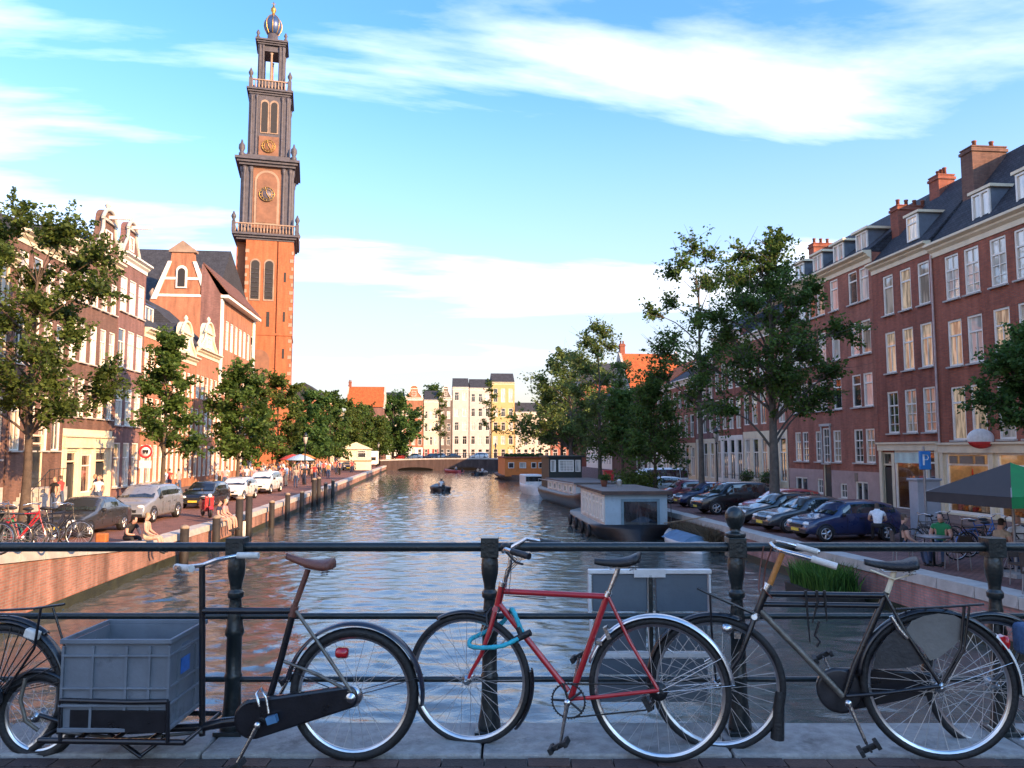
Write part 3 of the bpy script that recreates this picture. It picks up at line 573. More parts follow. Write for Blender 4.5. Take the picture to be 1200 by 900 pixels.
# chain case: closed dark pan with a lighter rim
def stadium(c0, r0, c1, r1, n=16):
    d = Vector((c1[0]-c0[0], c1[1]-c0[1])); an = math.atan2(d.y, d.x); pts = []
    for k in range(n+1): t = an+math.pi/2+math.pi*k/n; pts.append((c0[0]+r0*math.cos(t), c0[1]+r0*math.sin(t)))
    for k in range(n+1): t = an-math.pi/2+math.pi*k/n; pts.append((c1[0]+r1*math.cos(t), c1[1]+r1*math.sin(t)))
    return pts
q = b.P(985, 811)
s = MB(); s.prism(stadium((q.x, q.z), 0.108, (rc.x, rc.z), 0.05), -0.03, -0.065); o = s.build('chain_case', BP, b.root); bevel(o, 0.008)
s = MB(); s.lathe([(0.106, -0.028), (0.109, -0.020), (0.095, -0.018), (0.05, -0.02)], 30, (q.x, 0, q.z), axis='Y'); s.build('chain_disc', mat('chain_disc', (0.045, 0.045, 0.05), 0.3, 0.4, 0.4, 12), b.root)
# coat guard
cg = mat('grey_coat_guard', (0.155, 0.148, 0.135), 0.55, 0, 0.2, 6, 0.2, 40, stain=((0.08, 0.075, 0.07), 5, 0.6))
cgd = mat('dark_coat_guard', (0.035, 0.035, 0.037), 0.5, 0, 0.3, 6, 0.2, 40)
for sy, in ((1,), (-1,)):
    s = MB(); poly = [b.P(u, v, sy*0.048) for u, v in ((1060, 741), (1068, 728), (1082, 722), (1100, 719), (1118, 721), (1131, 728), (1131, 742), (1118, 757), (1100, 771), (1090, 774), (1080, 760))]
    s.prism([(p.x, p.z) for p in poly], sy*0.047, sy*0.050); s.build('coat_guard', cg, b.root)
    s = MB(); poly = [b.P(u, v, sy*0.048) for u, v in ((1022, 784), (1028, 762), (1040, 745), (1056, 733), (1061, 742), (1080, 764), (1089, 776), (1060, 783))]
    s.prism([(p.x, p.z) for p in poly], sy*0.046, sy*0.049); s.build('coat_guard', cgd, b.root)
# rear carrier, front carrier, lamps, straps
s = MB()
for sy in (-0.06, 0, 0.06): s.tube(b.pts([(1050, 714, sy), (1110, 711, sy), (1153, 708, sy)]), 0.006, 6)
for u in (1060, 1085, 1110, 1135, 1152): s.tube([b.P(u, 713.5-(u-1050)*0.055, -0.06), b.P(u, 713.5-(u-1050)*0.055, 0.06)], 0.005, 6)
for sy in (-0.062, 0.062): s.tube(b.pts([(1130, 711, sy), (1126, 760, sy), (1104, 800, sy)]), 0.007, 6); s.tube(b.pts([(1136, 711, sy), (1130, 762, sy), (1106, 801, sy)]), 0.006, 6)
s.build('rear_carrier', BP, b.root)
s = MB()
for sy in (-0.11, -0.04, 0.04, 0.11): s.tube(b.pts([(817, 689, sy), (831, 696, sy), (883, 719, sy*0.5)]), 0.007, 6)
for u, v in ((831, 696), (845, 702), (860, 709)): s.tube([b.P(u, v, -0.11), b.P(u, v, 0.11)], 0.006, 6)
for sy in (-0.1, 0.1): s.tube([b.P(832, 697, sy), b.P(834, 740, sy), b.P(839, 798, sy*0.6)], 0.0055, 6)
s.build('front_carrier', BP, b.root)
s = MB(); c = b.P(859, 737, 0.05); s.lathe([(0.004, 0.0), (0.02, 0.005), (0.028, 0.03), (0.026, 0.05), (0.01, 0.056)], 12, tuple(c), axis='X'); s.box((c.x-0.02, c.y, c.z-0.03), (0.03, 0.03, 0.03)); s.build('head_lamp', chrome, b.root)
s = MB(); c = b.P(1175, 752, 0.0); s.box(tuple(c), (0.02, 0.05, 0.06), ry=0.3); s.lathe([(0.03, -0.01), (0.03, 0.006), (0.02, 0.012)], 12, (c.x-0.012, c.y, c.z), axis='X'); s.build('tail_lamp', refl, b.root)
s = MB()
for u, e in ((957, (952, 730)), (966, (969, 728)), (944, (949, 752))): s.tube([b.P(u, 692, 0.02), b.P(u+1, 706, 0.022), b.P(e[0], e[1], 0.02)], [0.014, 0.013, 0.006], 5, sq=0.5)
s.tube(b.pts([(960, 728, .02), (955, 745, .02), (961, 752, .02), (957, 758, .02)]), 0.006, 6); s.build('strap', leather_b, b.root)
s = MB(); c = b.P(1053, 737, 0.055); s.tube(b.pts([(1044, 722, .055), (1053, 737, .055), (1063, 748, .055)]), [0.010, 0.014, 0.010], 8); s.build('ring_lock', chrome, b.root)
s = MB(); s.tube(b.pts([(895, 640, -.1), (891, 664, -.1), (889, 690, -.05), (893, 700, -0.02)]), 0.004, 5); s.tube(b.pts([(905, 640, .08), (897, 664, .05), (894, 690, .03), (905, 701, .016)]), 0.004, 5); s.build('brake_rod', leather_br, b.root)
# ---------------------------------------------------------------- cargo bicycle and its crate
b = Bike('black long cargo bicycle with brown leather saddle carrying a grey crate up front', 415, 893, 3.92, 40, 889, 3.98)
CB = b; rc = b.P(415, 813)
wheel(b, rc, 0.322, 0.024, 32); fender(b, rc, 0.352, 10, 188, mat('blue_black_guard', (0.014, 0.019, 0.034), 0.3, 0, 0.3, 8, coat=0.4), 0.068, stays=((165, BP), (20, BP)))
fc = b.P(46, 838); wheel(b, fc, 0.215, 0.024, 24); fender(b, fc, 0.232, 20, 160, BP, 0.06)
b.tube('steering_column', [(237, 662), (237, 862)], 0.0155, BP); b.tube('upper_frame_tube', [(238, 716), (341, 716)], 0.017, BP); b.tube('seat_tube', [(345, 712), (330, 770), (310, 838)], 0.017, BP)
b.tube('lower_frame_tube', [(68, 856), (150, 856), (237, 852), (310, 842)], 0.019, BP); b.tube('frame_brace', [(238, 852), (262, 846), (300, 842)], 0.022, BP)
b.tube('seat_post', [(344, 714), (358, 676), (362, 664)], 0.0145, leather_br); b.tube('seat_clamp', [(342, 722), (346, 710)], 0.021, leather_br)
for sy in (-1, 1):
    b.tube('seat_stay', [(347, 716, sy*0.02), (372, 752, sy*0.05), (412, 811, sy*0.064)], 0.0088, greytube); b.tube('brace_stay', [(333, 775, sy*0.02), (372, 790, sy*0.05), (412, 812, sy*0.064)], 0.008, greytube); b.tube('chain_stay', [(310, 842, sy*0.025), (360, 832, sy*0.05), (412, 816, sy*0.062)], 0.0105, BP)
    b.tube('front_fork', [(100, 856, sy*0.05), (72, 846, sy*0.055), (46, 838, sy*0.055)], 0.011, BP)
b.tube('steering_rod', [(237, 858, .05), (150, 866, .07), (70, 858, .07)], 0.008, greytube)
q = b.P(302, 838)
s = MB(); s.prism(stadium((q.x, q.z), 0.095, (rc.x+0.02, rc.z), 0.055), 0.03, 0.07); o = s.build('chain_case', BP, b.root); bevel(o, 0.012)
crank(b, b.P(310, 842), b.P(288, 884), 0.095); crank(b, b.P(310, 842), b.P(332, 802), -0.085)
h = b.P(237, 660)
s = MB(); s.tube([h+Vector(v) for v in ((-0.19, -0.20, 0.012), (-0.10, -0.20, 0.012), (-0.02, -0.12, 0.0), (0.0, 0, -0.01), (0.01, 0.12, 0.0), (0.03, 0.22, 0.012), (-0.01, 0.27, 0.014))], 0.0115, 10); hb = s.build('handlebar', chrome, b.root)
for v0, v1 in (((-0.10, -0.20, 0.012), (-0.215, -0.20, 0.012)), ((0.035, 0.205, 0.01), (-0.075, 0.285, 0.016))):
    s = MB(); s.tube([h+Vector(v0), h+Vector(v1)], 0.0175, 10); s.build('grip', whitegrip, hb)
saddle(b, (b.P(336, 654)[0], b.P(336, 648)[2]), (b.P(391, 664)[0], b.P(391, 657)[2]), 0, leather_br, wide=0.17)
s = MB(); c = b.P(401, 765, 0.06); s.lathe([(0.02, -0.03), (0.026, -0.02), (0.026, 0.02), (0.02, 0.03)], 10, tuple(c), axis='X'); s.build('tail_lamp', refl, b.root)
s = MB(); c = b.P(319, 843, 0.1); s.box(tuple(c), (0.05, 0.03, 0.035), ry=0.3); s.build('padlock', mat('blue_padlock', (0.10, 0.24, 0.42), 0.35, 0.2, 0.2, 20), b.root)
s = MB(); s.tube(b.pts([(304, 828, .09), (300, 812, .09), (306, 806, .09), (312, 818, .09), (315, 836, .1)]), 0.008, 6); s.build('lock_chain', chrome, b.root)
s = MB(); s.lathe([(0.03, 0.03), (0.052, 0.032), (0.05, 0.055), (0.03, 0.062), (0.014, 0.085)], 16, tuple(rc), axis='Y'); s.build('gear_hub', chrome, b.root)
# double kickstand
s = MB()
for sy in (-0.14, 0.14): s.tube(b.pts([(128, 860, sy*0.4), (164, 886, sy), (166, 887, sy)]), 0.011, 8); s.tube(b.pts([(164, 886, sy), (196, 862, sy*0.5)]), 0.009, 8)
s.tube(b.pts([(164, 886, -0.14), (164, 886, 0.14)]), 0.010, 8); s.build('kickstand', BP, b.root)
# cargo platform and bumper bars
ang = 0.0
plat = MB(); pc = [b.P(76, 850, 0), b.P(238, 850, 0)]
x0, x1 = pc[1].x, pc[0].x
for sy in (-0.2, 0.2): plat.tube([(x0, sy, pc[0].z), (x1, sy, pc[0].z)], 0.014, 8)
for k in range(5): t = x0+(x1-x0)*k/4; plat.tube([(t, -0.2, pc[0].z), (t, 0.2, pc[0].z)], 0.011, 8)
plat.build('cargo_platform', BP, b.root)
zb = b.P(70, 821, 0.22).z
s = MB(); s.tube([(b.P(70, 821, .22).x, 0.215, zb), (b.P(150, 826, .22).x, 0.215, zb-0.005), (b.P(196, 824, .22).x, 0.215, zb)], 0.012, 8); s.tube([(b.P(70, 821, .22).x, 0.215, zb), (b.P(70, 851, .22).x, 0.21, pc[0].z)], 0.010, 8); s.tube([(b.P(196, 824, .22).x, 0.215, zb), (b.P(196, 851, .22).x, 0.21, pc[0].z)], 0.010, 8)
s.box(((b.P(84, 838, .21).x+b.P(192, 838, .21).x)/2, 0.205, (zb+pc[0].z)/2), (0.46, 0.012, 0.10)); s.build('front_board', BP, b.root)
# the crate
crm = mat('grey_blue_crate', (0.14, 0.158, 0.185), 0.5, 0, 0.18, 5, 0.1, 60, stain=((0.075, 0.085, 0.105), 6, 0.6))
cw, cd, cht = 0.52, 0.43, 0.43
cz0 = zr_(0)*0+0.275
ca = W(-1.885, 3.965, cz0)
cr = empty('storage_crate', ca, -YAW, 'deep grey-blue plastic crate with ribs standing on the cargo bicycle', 'crate')
t_ = 0.012
s = MB(); s.b2((-cw/2, -cd/2, 0), (cw/2, cd/2, 0.01)); s.build('crate_floor', crm, cr)
for nm, lo, hi in (('side_panel', (-cw/2+.012, -cd/2+.012, .01), (cw/2-.012, -cd/2+.022, cht-.02)), ('side_panel', (-cw/2+.012, cd/2-.022, .01), (cw/2-.012, cd/2-.012, cht-.02))):
    s = MB(); s.b2(lo, hi); s.build(nm, crm, cr)
def endpanel(x):
    s = MB(); y0, y1 = -cd/2+.022, cd/2-.022; hz0, hz1, hw = cht-0.095, cht-0.06, 0.062
    for a, c in (((x-.005, y0, .01), (x+.005, y1, hz0)), ((x-.005, y0, hz1), (x+.005, y1, cht-.02)), ((x-.005, y0, hz0), (x+.005, -hw, hz1)), ((x-.005, hw, hz0), (x+.005, y1, hz1))): s.b2(a, c)
    return s.build('end_panel', crm, cr)
endpanel(-cw/2+.017); endpanel(cw/2-.017)
def ring(z, h, e=0.0, nm='rib'):
    s = MB(); w, d, q = cw/2+e, cd/2+e, 0.014
    s.b2((-w, -d, z), (w, -d+q, z+h)); s.b2((-w, d-q, z), (w, d, z+h)); s.b2((-w, -d+q, z), (-w+q, d-q, z+h)); s.b2((w-q, -d+q, z), (w, d-q, z+h)); o = s.build(nm, crm, cr); bevel(o, 0.003, 2)
ring(cht-0.022, 0.022, 0.006, 'rim'); ring(cht-0.085, 0.012); ring(cht-0.235, 0.010); ring(cht-0.315, 0.014, 0.003); ring(0.0, 0.02, 0.002)
for x in (-cw/2+.008, -0.11, 0.05, 0.16, cw/2-.008):
    for y in (-cd/2+.007, cd/2-.007): s = MB(); s.box((x, y, cht/2-.01), (0.012, 0.0125, cht-0.05)); s.build('stiffener', crm, cr)
for y in (-cd/2+.012, -0.1, 0.1, cd/2-.012):
    for x in (-cw/2+.007, cw/2-.007): s = MB(); s.box((x, y, cht/2-.04), (0.0125, 0.012, cht-0.11)); s.build('stiffener', crm, cr)
s = MB(); s.box((cw/2+0.001, -0.04, cht-0.16), (0.003, 0.10, 0.075)); s.build('blue_sticker', mat('sticker_blue', (0.03, 0.13, 0.42), 0.4, 0, 0.3, 30), cr)
# ---------------------------------------------------------------- bicycle cut by the left edge
b = Bike('black bicycle with rear carrier and white lamp cut off by the left edge', 2, 892, 4.00, -255, 880, 4.12)
rc = b.P(2, 812); wheel(b, rc, 0.345, 0.020, 32); fender(b, rc, 0.370, 0, 186, BP, 0.06, stays=((168, BP),)); fender(b, rc, 0.385, 60, 128, BP, 0.04, name='carrier_hoop')
fc = b.P(-255, 800); wheel(b, fc, 0.335, 0.020, 24)
b.tube('seat_tube', [(-62, 700), (-98, 820)], 0.0155, BP); b.tube('top_tube', [(-62, 708), (-180, 700)], 0.015, BP); b.tube('down_tube', [(-98, 820), (-190, 720)], 0.016, BP)
for sy in (-1, 1):
    b.tube('chain_stay', [(-98, 820, sy*0.02), (-40, 816, sy*0.055), (2, 812, sy*0.062)], 0.01, BP); b.tube('seat_stay', [(-62, 706, sy*0.02), (2, 811, sy*0.062)], 0.009, BP); b.tube('fork_blade', [(-190, 715, sy*.04), (-225, 785, sy*.05), (-255, 800, sy*.05)], 0.011, BP)
b.tube('stem', [(-188, 715), (-176, 655)], 0.013, chrome)
s = MB(); h = b.P(-176, 655); s.tube([h+Vector(v) for v in ((-.2, -.27, 0), (-.05, -.2, .02), (.03, 0, 0), (-.05, .2, .02), (-.2, .27, 0))], 0.0115, 8); s.build('handlebar', chrome, b.root)
saddle(b, (b.P(-85, 668)[0], b.P(-85, 668)[2]), (b.P(-20, 668)[0], b.P(-20, 668)[2]), 0, leather_b, wide=0.19)
s = MB()
for sy in (-0.06, 0, 0.06): s.tube(b.pts([(-48, 718, sy), (40, 713, sy), (76, 708, sy)]), 0.006, 6)
for u in (-20, 10, 40, 74): s.tube([b.P(u, 714.5, -0.06), b.P(u, 714.5, 0.06)], 0.005, 6)
for sy in (-0.064, 0.064): s.tube(b.pts([(48, 713, sy), (40, 760, sy), (6, 811, sy)]), 0.007, 6); s.tube(b.pts([(62, 712, sy), (72, 745, sy), (76, 760, sy)]), 0.006, 6)
s.build('rear_carrier', BP, b.root)
s = MB(); c = b.P(38, 743, 0.05); s.box(tuple(c), (0.07, 0.04, 0.045), ry=-0.3); o = s.build('lamp', whitegrip, b.root); bevel(o, 0.008)
q = b.P(-60, 818); s = MB(); s.prism(stadium((q.x, q.z), 0.10, (rc.x, rc.z), 0.06), 0.055, 0.085); o = s.build('chain_case', BP, b.root); bevel(o, 0.01)
crank(b, b.P(-98, 820), b.P(-118, 865), 0.1)
s = MB(); s.tube(b.pts([(30, 795, .07), (24, 820, .08), (30, 845, .08), (45, 856, .06)]), 0.010, 8); s.build('kickstand', greytube, b.root)
for k in range(7): s = MB(); a = R(100+k*9); s.tube([(rc.x, 0.06, rc.z), (rc.x+0.34*math.cos(a), 0.035, rc.z+0.34*math.sin(a))], 0.0035, 5); s.build('coat_guard_cord', leather_b, b.root)
# ---------------------------------------------------------------- bicycle cut by the right edge
b = Bike('bicycle with blue pannier bag behind the black roadster, cut by the right edge', 1420, 878, 4.12, 1163, 876, 4.17)
fc = b.P(1163, 800); rc = b.P(1420, 800); wheel(b, fc, 0.352, 0.018, 36); wheel(b, rc, 0.352, 0.018, 24); fender(b, fc, 0.370, -10, 125, BP, 0.05); fender(b, rc, 0.370, 0, 180, BP, 0.05)
b.tube('head_tube', [(1222, 690), (1210, 722)], 0.018, BP); b.tube('top_tube', [(1220, 696), (1360, 700)], 0.015, BP); b.tube('down_tube', [(1212, 715), (1312, 816)], 0.016, BP); b.tube('seat_tube', [(1360, 692), (1312, 818)], 0.0155, BP)
for sy in (-1, 1):
    b.tube('fork_blade', [(1208, 724, sy*.045), (1190, 775, sy*.05), (1163, 800, sy*.05)], 0.011, BP); b.tube('chain_stay', [(1312, 818, sy*.02), (1420, 802, sy*.06)], 0.0095, BP); b.tube('seat_stay', [(1360, 700, sy*.02), (1420, 800, sy*.06)], 0.0088, BP)
b.tube('seat_post', [(1360, 694), (1368, 668)], 0.013, chrome); b.tube('stem', [(1222, 690), (1234, 652)], 0.012, chrome)
saddle(b, (b.P(1334, 655)[0], b.P(1334, 655)[2]), (b.P(1394, 655)[0], b.P(1394, 655)[2]), 0, leather_b)
s = MB(); h = b.P(1234, 650); s.tube([h+Vector(v) for v in ((-.17, -.27, 0), (-.05, -.2, .02), (.03, 0, 0), (-.05, .2, .02), (-.17, .27, 0))], 0.0115, 8); s.build('handlebar', chrome, b.root)
s = MB(); c = b.P(1212, 748, 0.10); s.box(tuple(c), (0.19, 0.09, 0.16)); o = s.build('pannier_bag', mat('denim_blue_bag', (0.05, 0.10, 0.20), 0.8, 0, 0.35, 14, 0.4), b.root); bevel(o, 0.03, 3)
# ---------------------------------------------------------------- twin grey panels hung on the outside of the railing
grp = mat('grey_blue_panel', (0.105, 0.135, 0.165), 0.55, 0.1, 0.16, 4, 0.1, stain=((0.07, 0.085, 0.10), 4, 0.62))
wfr = mat('weathered_white_frame', (0.68, 0.68, 0.67), 0.6, 0, 0.15, 8, 0.2, 30, stain=((0.42, 0.42, 0.42), 9, 0.62))
sb = empty('sign_board', W(0.79, 4.52, 0.0), -YAW, 'pair of grey-blue boards in a white frame hung outside the bridge railing', 'board')
def bp_(u, v): r = rayb(u, v); return (r.x*4.52/r.y-0.79, CZ+r.z*4.52/r.y)
def pan(nm, u0, v0, u1, v1, y0, y1, m, bv=0.004):
    x0, z1 = bp_(u0, v0); x1, z0 = bp_(u1, v1); s = MB(); s.b2((x0, y0, z0), (x1, y1, z1)); o = s.build(nm, m, sb); bevel(o, bv); return o
pan('board', 694, 673, 758, 716, -0.012, 0.012, grp); pan('board', 768, 673, 829, 716, -0.012, 0.012, grp)
pan('board', 697, 726, 757, 762, -0.012, 0.012, grp); pan('board', 768, 726, 829, 762, -0.012, 0.012, grp)
pan('board', 697, 772, 829, 790, -0.012, 0.012, grp); pan('board', 699, 796, 829, 822, -0.012, 0.012, grp)
pan('frame_bar', 689, 667, 833, 672, -0.022, 0.022, wfr); pan('frame_bar', 689, 673, 693, 722, -0.022, 0.022, wfr); pan('frame_bar', 829.5, 673, 833, 722, -0.022, 0.022, wfr); pan('frame_bar', 689, 764, 833, 770, -0.02, 0.02, wfr); pan('frame_bar', 691, 726, 695, 764, -0.02, 0.02, wfr)
pan('peeling_edge', 742, 666, 779, 676, -0.03, -0.022, wfr, 0.003)
pan('support_post', 759, 672.5, 766, 830, -0.03, 0.02, black_iron); pan('bracket', 756, 716, 772, 724, -0.24, 0.0, black_iron)
# ================================================================== buildings
slate = brick('roof_slate', (0.052, 0.058, 0.070), (0.036, 0.040, 0.050), (0.018, 0.018, 0.022), 0.24, 0.17, 0.012, 0.3)
tile_or = brick('orange_roof_tile', (0.52, 0.135, 0.038), (0.42, 0.105, 0.032), (0.16, 0.05, 0.025), 0.24, 0.2, 0.02, 0.25)
tile_br = brick('brown_roof_tile', (0.20, 0.09, 0.06), (0.15, 0.07, 0.05), (0.06, 0.03, 0.025), 0.24, 0.2, 0.02, 0.25)
g_dark = glassmat('dark_pane', (0.05, 0.05, 0.055), var=0.75)
g_curt = glassmat('curtained_pane', (0.62, 0.50, 0.36), var=0.62)
g_white = glassmat('blind_pane', (0.70, 0.66, 0.58), var=0.4)
g_sunset = glassmat('lit_pane', (0.78, 0.56, 0.34), var=0.6, emit=0.05, vscale=1.6)  # orange sunset reflection painted in as warm colour and faint glow
g_shop = glassmat('shop_display', (0.62, 0.22, 0.14), var=0.85, emit=0.30, vscale=3.5)
g_clear = clearglass()
g_cafe = glassmat('cafe_pane', (0.20, 0.12, 0.08), var=0.8, emit=0.06, vscale=1.8)
PAN = dict(dark=g_dark, curt=g_curt, white=g_white, lit=g_sunset, shop=g_shop, cafe=g_cafe, clear=g_clear)  # lit: pane with the painted sunset reflection
door_m = mat('dark_door', (0.025, 0.03, 0.03), 0.4, 0, 0.3, 3, coat=0.3)
zinc = mat('dormer_zinc', (0.13, 0.155, 0.19), 0.6, 0.1, 0.25, 3)
stucco_pink = mat('pink_plinth', (0.42, 0.29, 0.26), 0.8, 0, 0.18, 1.5, 0.2, 20, stain=((0.30, 0.21, 0.19), 1.1, 0.58))
potm = mat('clay_pot', (0.22, 0.08, 0.05), 0.8)
_wm = {}
goodsm = [mat('goods_%s' % a, c, .5, 0, .4, 9) for a, c in (('red', (.48, .06, .05)), ('cream', (.70, .60, .45)), ('orange', (.60, .25, .06)), ('pink', (.62, .25, .25)), ('brown', (.16, .08, .05)))]
plaster = mat('shop_plaster', (.62, .48, .36), .8); lampm = None
def shopfit(par, x, z, w, h, warm=True, rows=3):
    global lampm
    if lampm is None:
        lampm, t_, p_ = shader('strip_light'); p_.inputs['Emission Color'].default_value = (1, .74, .45, 1); p_.inputs['Emission Strength'].default_value = 1.3
    d = 1.5; s = MB(); x0, x1 = x-w/2-.3, x+w/2+.3; zt = z+h+.1
    s.add([(x0, .17, z-.05), (x1, .17, z-.05), (x1, d, z-.05), (x0, d, z-.05), (x0, .17, zt), (x1, .17, zt), (x1, d, zt), (x0, d, zt)], [(0, 1, 2, 3), (4, 5, 6, 7), (2, 3, 7, 6), (0, 3, 7, 4), (1, 2, 6, 5)]); o = s.build('shop_interior', plaster if warm else brn_, par)
    s = MB(); s.b2((x-w*.45, .5, zt-.06), (x+w*.45, .7, zt-.02)); s.build('strip_lamp', lampm, o)
    g = random.Random(int(x*100)); gs = [MB() for _ in goodsm]; sh_ = MB()
    for r in range(rows):
        zz_ = z+.12+r*(h-.3)/rows*.9; yy = .5+.25*r; sh_.b2((x-w*.48, yy-.12, zz_-.03), (x+w*.48, yy+.2, zz_)); q = x-w*.46
        while q < x+w*.44:
            ww = g.uniform(.08, .26); hh_ = g.uniform(.12, .42); k = g.randrange(len(goodsm)); f = g.random()
            if f < .6: gs[k].box((q+ww/2, yy, zz_+hh_/2), (ww*.9, .2, hh_), rz=g.uniform(-.3, .3))
            elif f < .85: gs[k].lathe([(ww*.3, 0), (ww*.42, hh_*.4), (ww*.3, hh_*.7), (ww*.15, hh_)], 8, (q+ww/2, yy, zz_))
            q += ww+g.uniform(.02, .12)
    sh_.build('shelf', wood_dark, o)
    for m_, b_ in zip(goodsm, gs):
        if b_.v: b_.build('goods', m_, o)['kind'] = 'stuff'
brn_ = mat('cafe_wall', (.20, .12, .085), .8)
def window(par, x, z, w, h, kind='sash', pane='dark', fm=None, y=0.07, sill=True):
    fm = fm or white_paint; key = (round(w, 2), round(h, 2), kind, fm.name)
    if key not in _wm:
        s = MB(); f = 0.085 if w < 2 else 0.11
        if w < 0.7: f = 0.06
        s.b2((-w/2, -0.035, 0), (-w/2+f, 0.045, h)); s.b2((w/2-f, -0.035, 0), (w/2, 0.045, h)); s.b2((-w/2+f, -0.035, 0), (w/2-f, 0.045, f)); s.b2((-w/2+f, -0.035, h-f), (w/2-f, 0.045, h))
        t = 0.034; iw0, iw1 = -w/2+f, w/2-f
        if kind in ('sash', 'cross', 'sash6'):
            zt = h*0.66 if kind != 'sash6' else h*0.5
            s.b2((iw0, -0.02, zt-0.035), (iw1, 0.03, zt+0.035))
            s.b2((-t/2, -0.012, f), (t/2, 0.025, zt-0.035))
            if kind == 'cross': s.b2((-t/2, -0.012, zt+0.035), (t/2, 0.025, h-f)); 
            if kind in ('cross', 'sash6'):
                for q in (0.33, 0.66): s.b2((iw0, -0.010, zt*q-t/2), (-t/2, 0.02, zt*q+t/2)); s.b2((t/2, -0.010, zt*q-t/2), (iw1, 0.02, zt*q+t/2))
        elif kind == 'T':
            s.b2((iw0, -0.02, h*0.7-.04), (iw1, 0.03, h*0.7+.04))
        elif kind == 'twin': s.b2((-0.05, -0.03, f), (0.05, 0.04, h-f))
        elif kind == 'shop': s.b2((iw0, -0.02, h*0.80-.04), (iw1, 0.03, h*0.80+.04))
        elif kind == 'small':
            s.b2((-t/2, -0.012, f), (t/2, 0.025, h-f)); s.b2((iw0, -0.01, h*.5-t/2), (-t/2, 0.02, h*.5+t/2)); s.b2((t/2, -0.01, h*.5-t/2), (iw1, 0.02, h*.5+t/2))
        elif kind == 'grid':
            for q in (0.25, 0.5, 0.75): s.b2((iw0, -0.012, h*q-t/2), (iw1, 0.02, h*q+t/2))
            s.b2((-t/2, -0.016, f), (t/2, 0.016, h-f))
        g = MB(); g.add([(-w/2+f*.5, 0, f*.5), (w/2-f*.5, 0, f*.5), (w/2-f*.5, 0, h-f*.5), (-w/2+f*.5, 0, h-f*.5)], [(0, 1, 2, 3)])
        sl_ = MB(); sl_.b2((-w/2-0.06, -0.16, -0.075), (w/2+0.06, 0.03, -0.003))
        _wm[key] = (s.mesh('window', fm), {k: None for k in PAN}, g, sl_.mesh('sill', coping_m))
    me, pk, g, sm = _wm[key]
    if pk[pane] is None: pk[pane] = g.mesh('pane', PAN[pane])
    o = inst('window', me, par, (x, y, z)); inst('pane', pk[pane], o, (0, 0.032, 0))
    if sill: inst('sill', sm, o, (0, -y+0.02, 0))
    return o
_dm = {}
def door(par, x, z, w, h, y=0.1, dm=None, fm=None, fan=0.0):
    fm = fm or cream_paint; s = MB(); f = 0.09
    s.b2((-w/2, -0.05, 0), (-w/2+f, 0.05, h)); s.b2((w/2-f, -0.05, 0), (w/2, 0.05, h)); s.b2((-w/2+f, -0.05, h-f), (w/2-f, 0.05, h))
    if fan: s.b2((-w/2+f, -0.05, h-fan-f), (w/2-f, 0.05, h-fan))
    o = s.build('door', fm, par, (x, y, z))
    s = MB(); s.b2((-w/2+f, 0.0, 0.0), (w/2-f, 0.03, h-f-(fan+f if fan else 0)))
    for q0, q1 in ((0.06, 0.42), (0.48, 0.92)): s.b2((-w/2+f+.1, -0.015, h*q0), (w/2-f-.1, -0.001, (h-fan)*q1-.05))
    s.build('door_leaf', dm or door_m, o)
    if fan: g = MB(); g.add([(-w/2+f, .02, h-fan), (w/2-f, .02, h-fan), (w/2-f, .02, h-f), (-w/2+f, .02, h-f)], [(0, 1, 2, 3)]); g.build('pane', g_dark, o)
    s = MB(); s.ell((w/2-f-.08, -0.03, h*0.42), (.03, .03, .03), 8, 5); s.build('handle', chrome, o); return o
def facade(par, Wd, H, D, m, holes, plinth=None, pm=None, name='wall', rev=0.16, back=True, zb=-0.3):
    """front wall at y=0 with real openings, sides and back; holes = (xc, z, w, h)"""
    xs = {0.0, Wd}; zs = {zb, H}
    if plinth: zs.add(plinth)
    for x, z, w, h in holes: xs.update((max(0, x-w/2), min(Wd, x+w/2))); zs.update((z, z+h))
    xs = sorted(xs); zs = sorted(zs); s = MB()
    def inside(cx, cz):
        return any(abs(cx-x) < w/2 and z < cz < z+h for x, z, w, h in holes)
    for x0, x1 in zip(xs, xs[1:]):
        for z0, z1 in zip(zs, zs[1:]):
            if x1-x0 < 1e-4 or z1-z0 < 1e-4 or inside((x0+x1)/2, (z0+z1)/2): continue
            s.add([(x0, 0, z0), (x1, 0, z0), (x1, 0, z1), (x0, 0, z1)], [(0, 1, 2, 3)], 1 if plinth and (z0+z1)/2 < plinth else 0)
    for x, z, w, h in holes:
        a, b_ = x-w/2, x+w/2; mi = 1 if plinth and z+h < plinth+.1 else 0
        s.add([(a, 0, z), (a, rev, z), (a, rev, z+h), (a, 0, z+h)], [(0, 1, 2, 3)], mi); s.add([(b_, 0, z), (b_, rev, z), (b_, rev, z+h), (b_, 0, z+h)], [(0, 1, 2, 3)], mi)
        s.add([(a, 0, z), (b_, 0, z), (b_, rev, z), (a, rev, z)], [(0, 1, 2, 3)], mi); s.add([(a, 0, z+h), (b_, 0, z+h), (b_, rev, z+h), (a, rev, z+h)], [(0, 1, 2, 3)], mi)
    # dark room box behind the front keeps the inside closed
    s.add([(0, 0, zb), (0, D, zb), (0, D, H), (0, 0, H)], [(0, 1, 2, 3)]); s.add([(Wd, 0, zb), (Wd, D, zb), (Wd, D, H), (Wd, 0, H)], [(0, 1, 2, 3)])
    s.add([(0, D, zb), (Wd, D, zb), (Wd, D, H), (0, D, H)], [(0, 1, 2, 3)]); s.add([(0, 0, H), (Wd, 0, H), (Wd, D, H), (0, D, H)], [(0, 1, 2, 3)])
    return s.build(name, [m, pm or m], par)
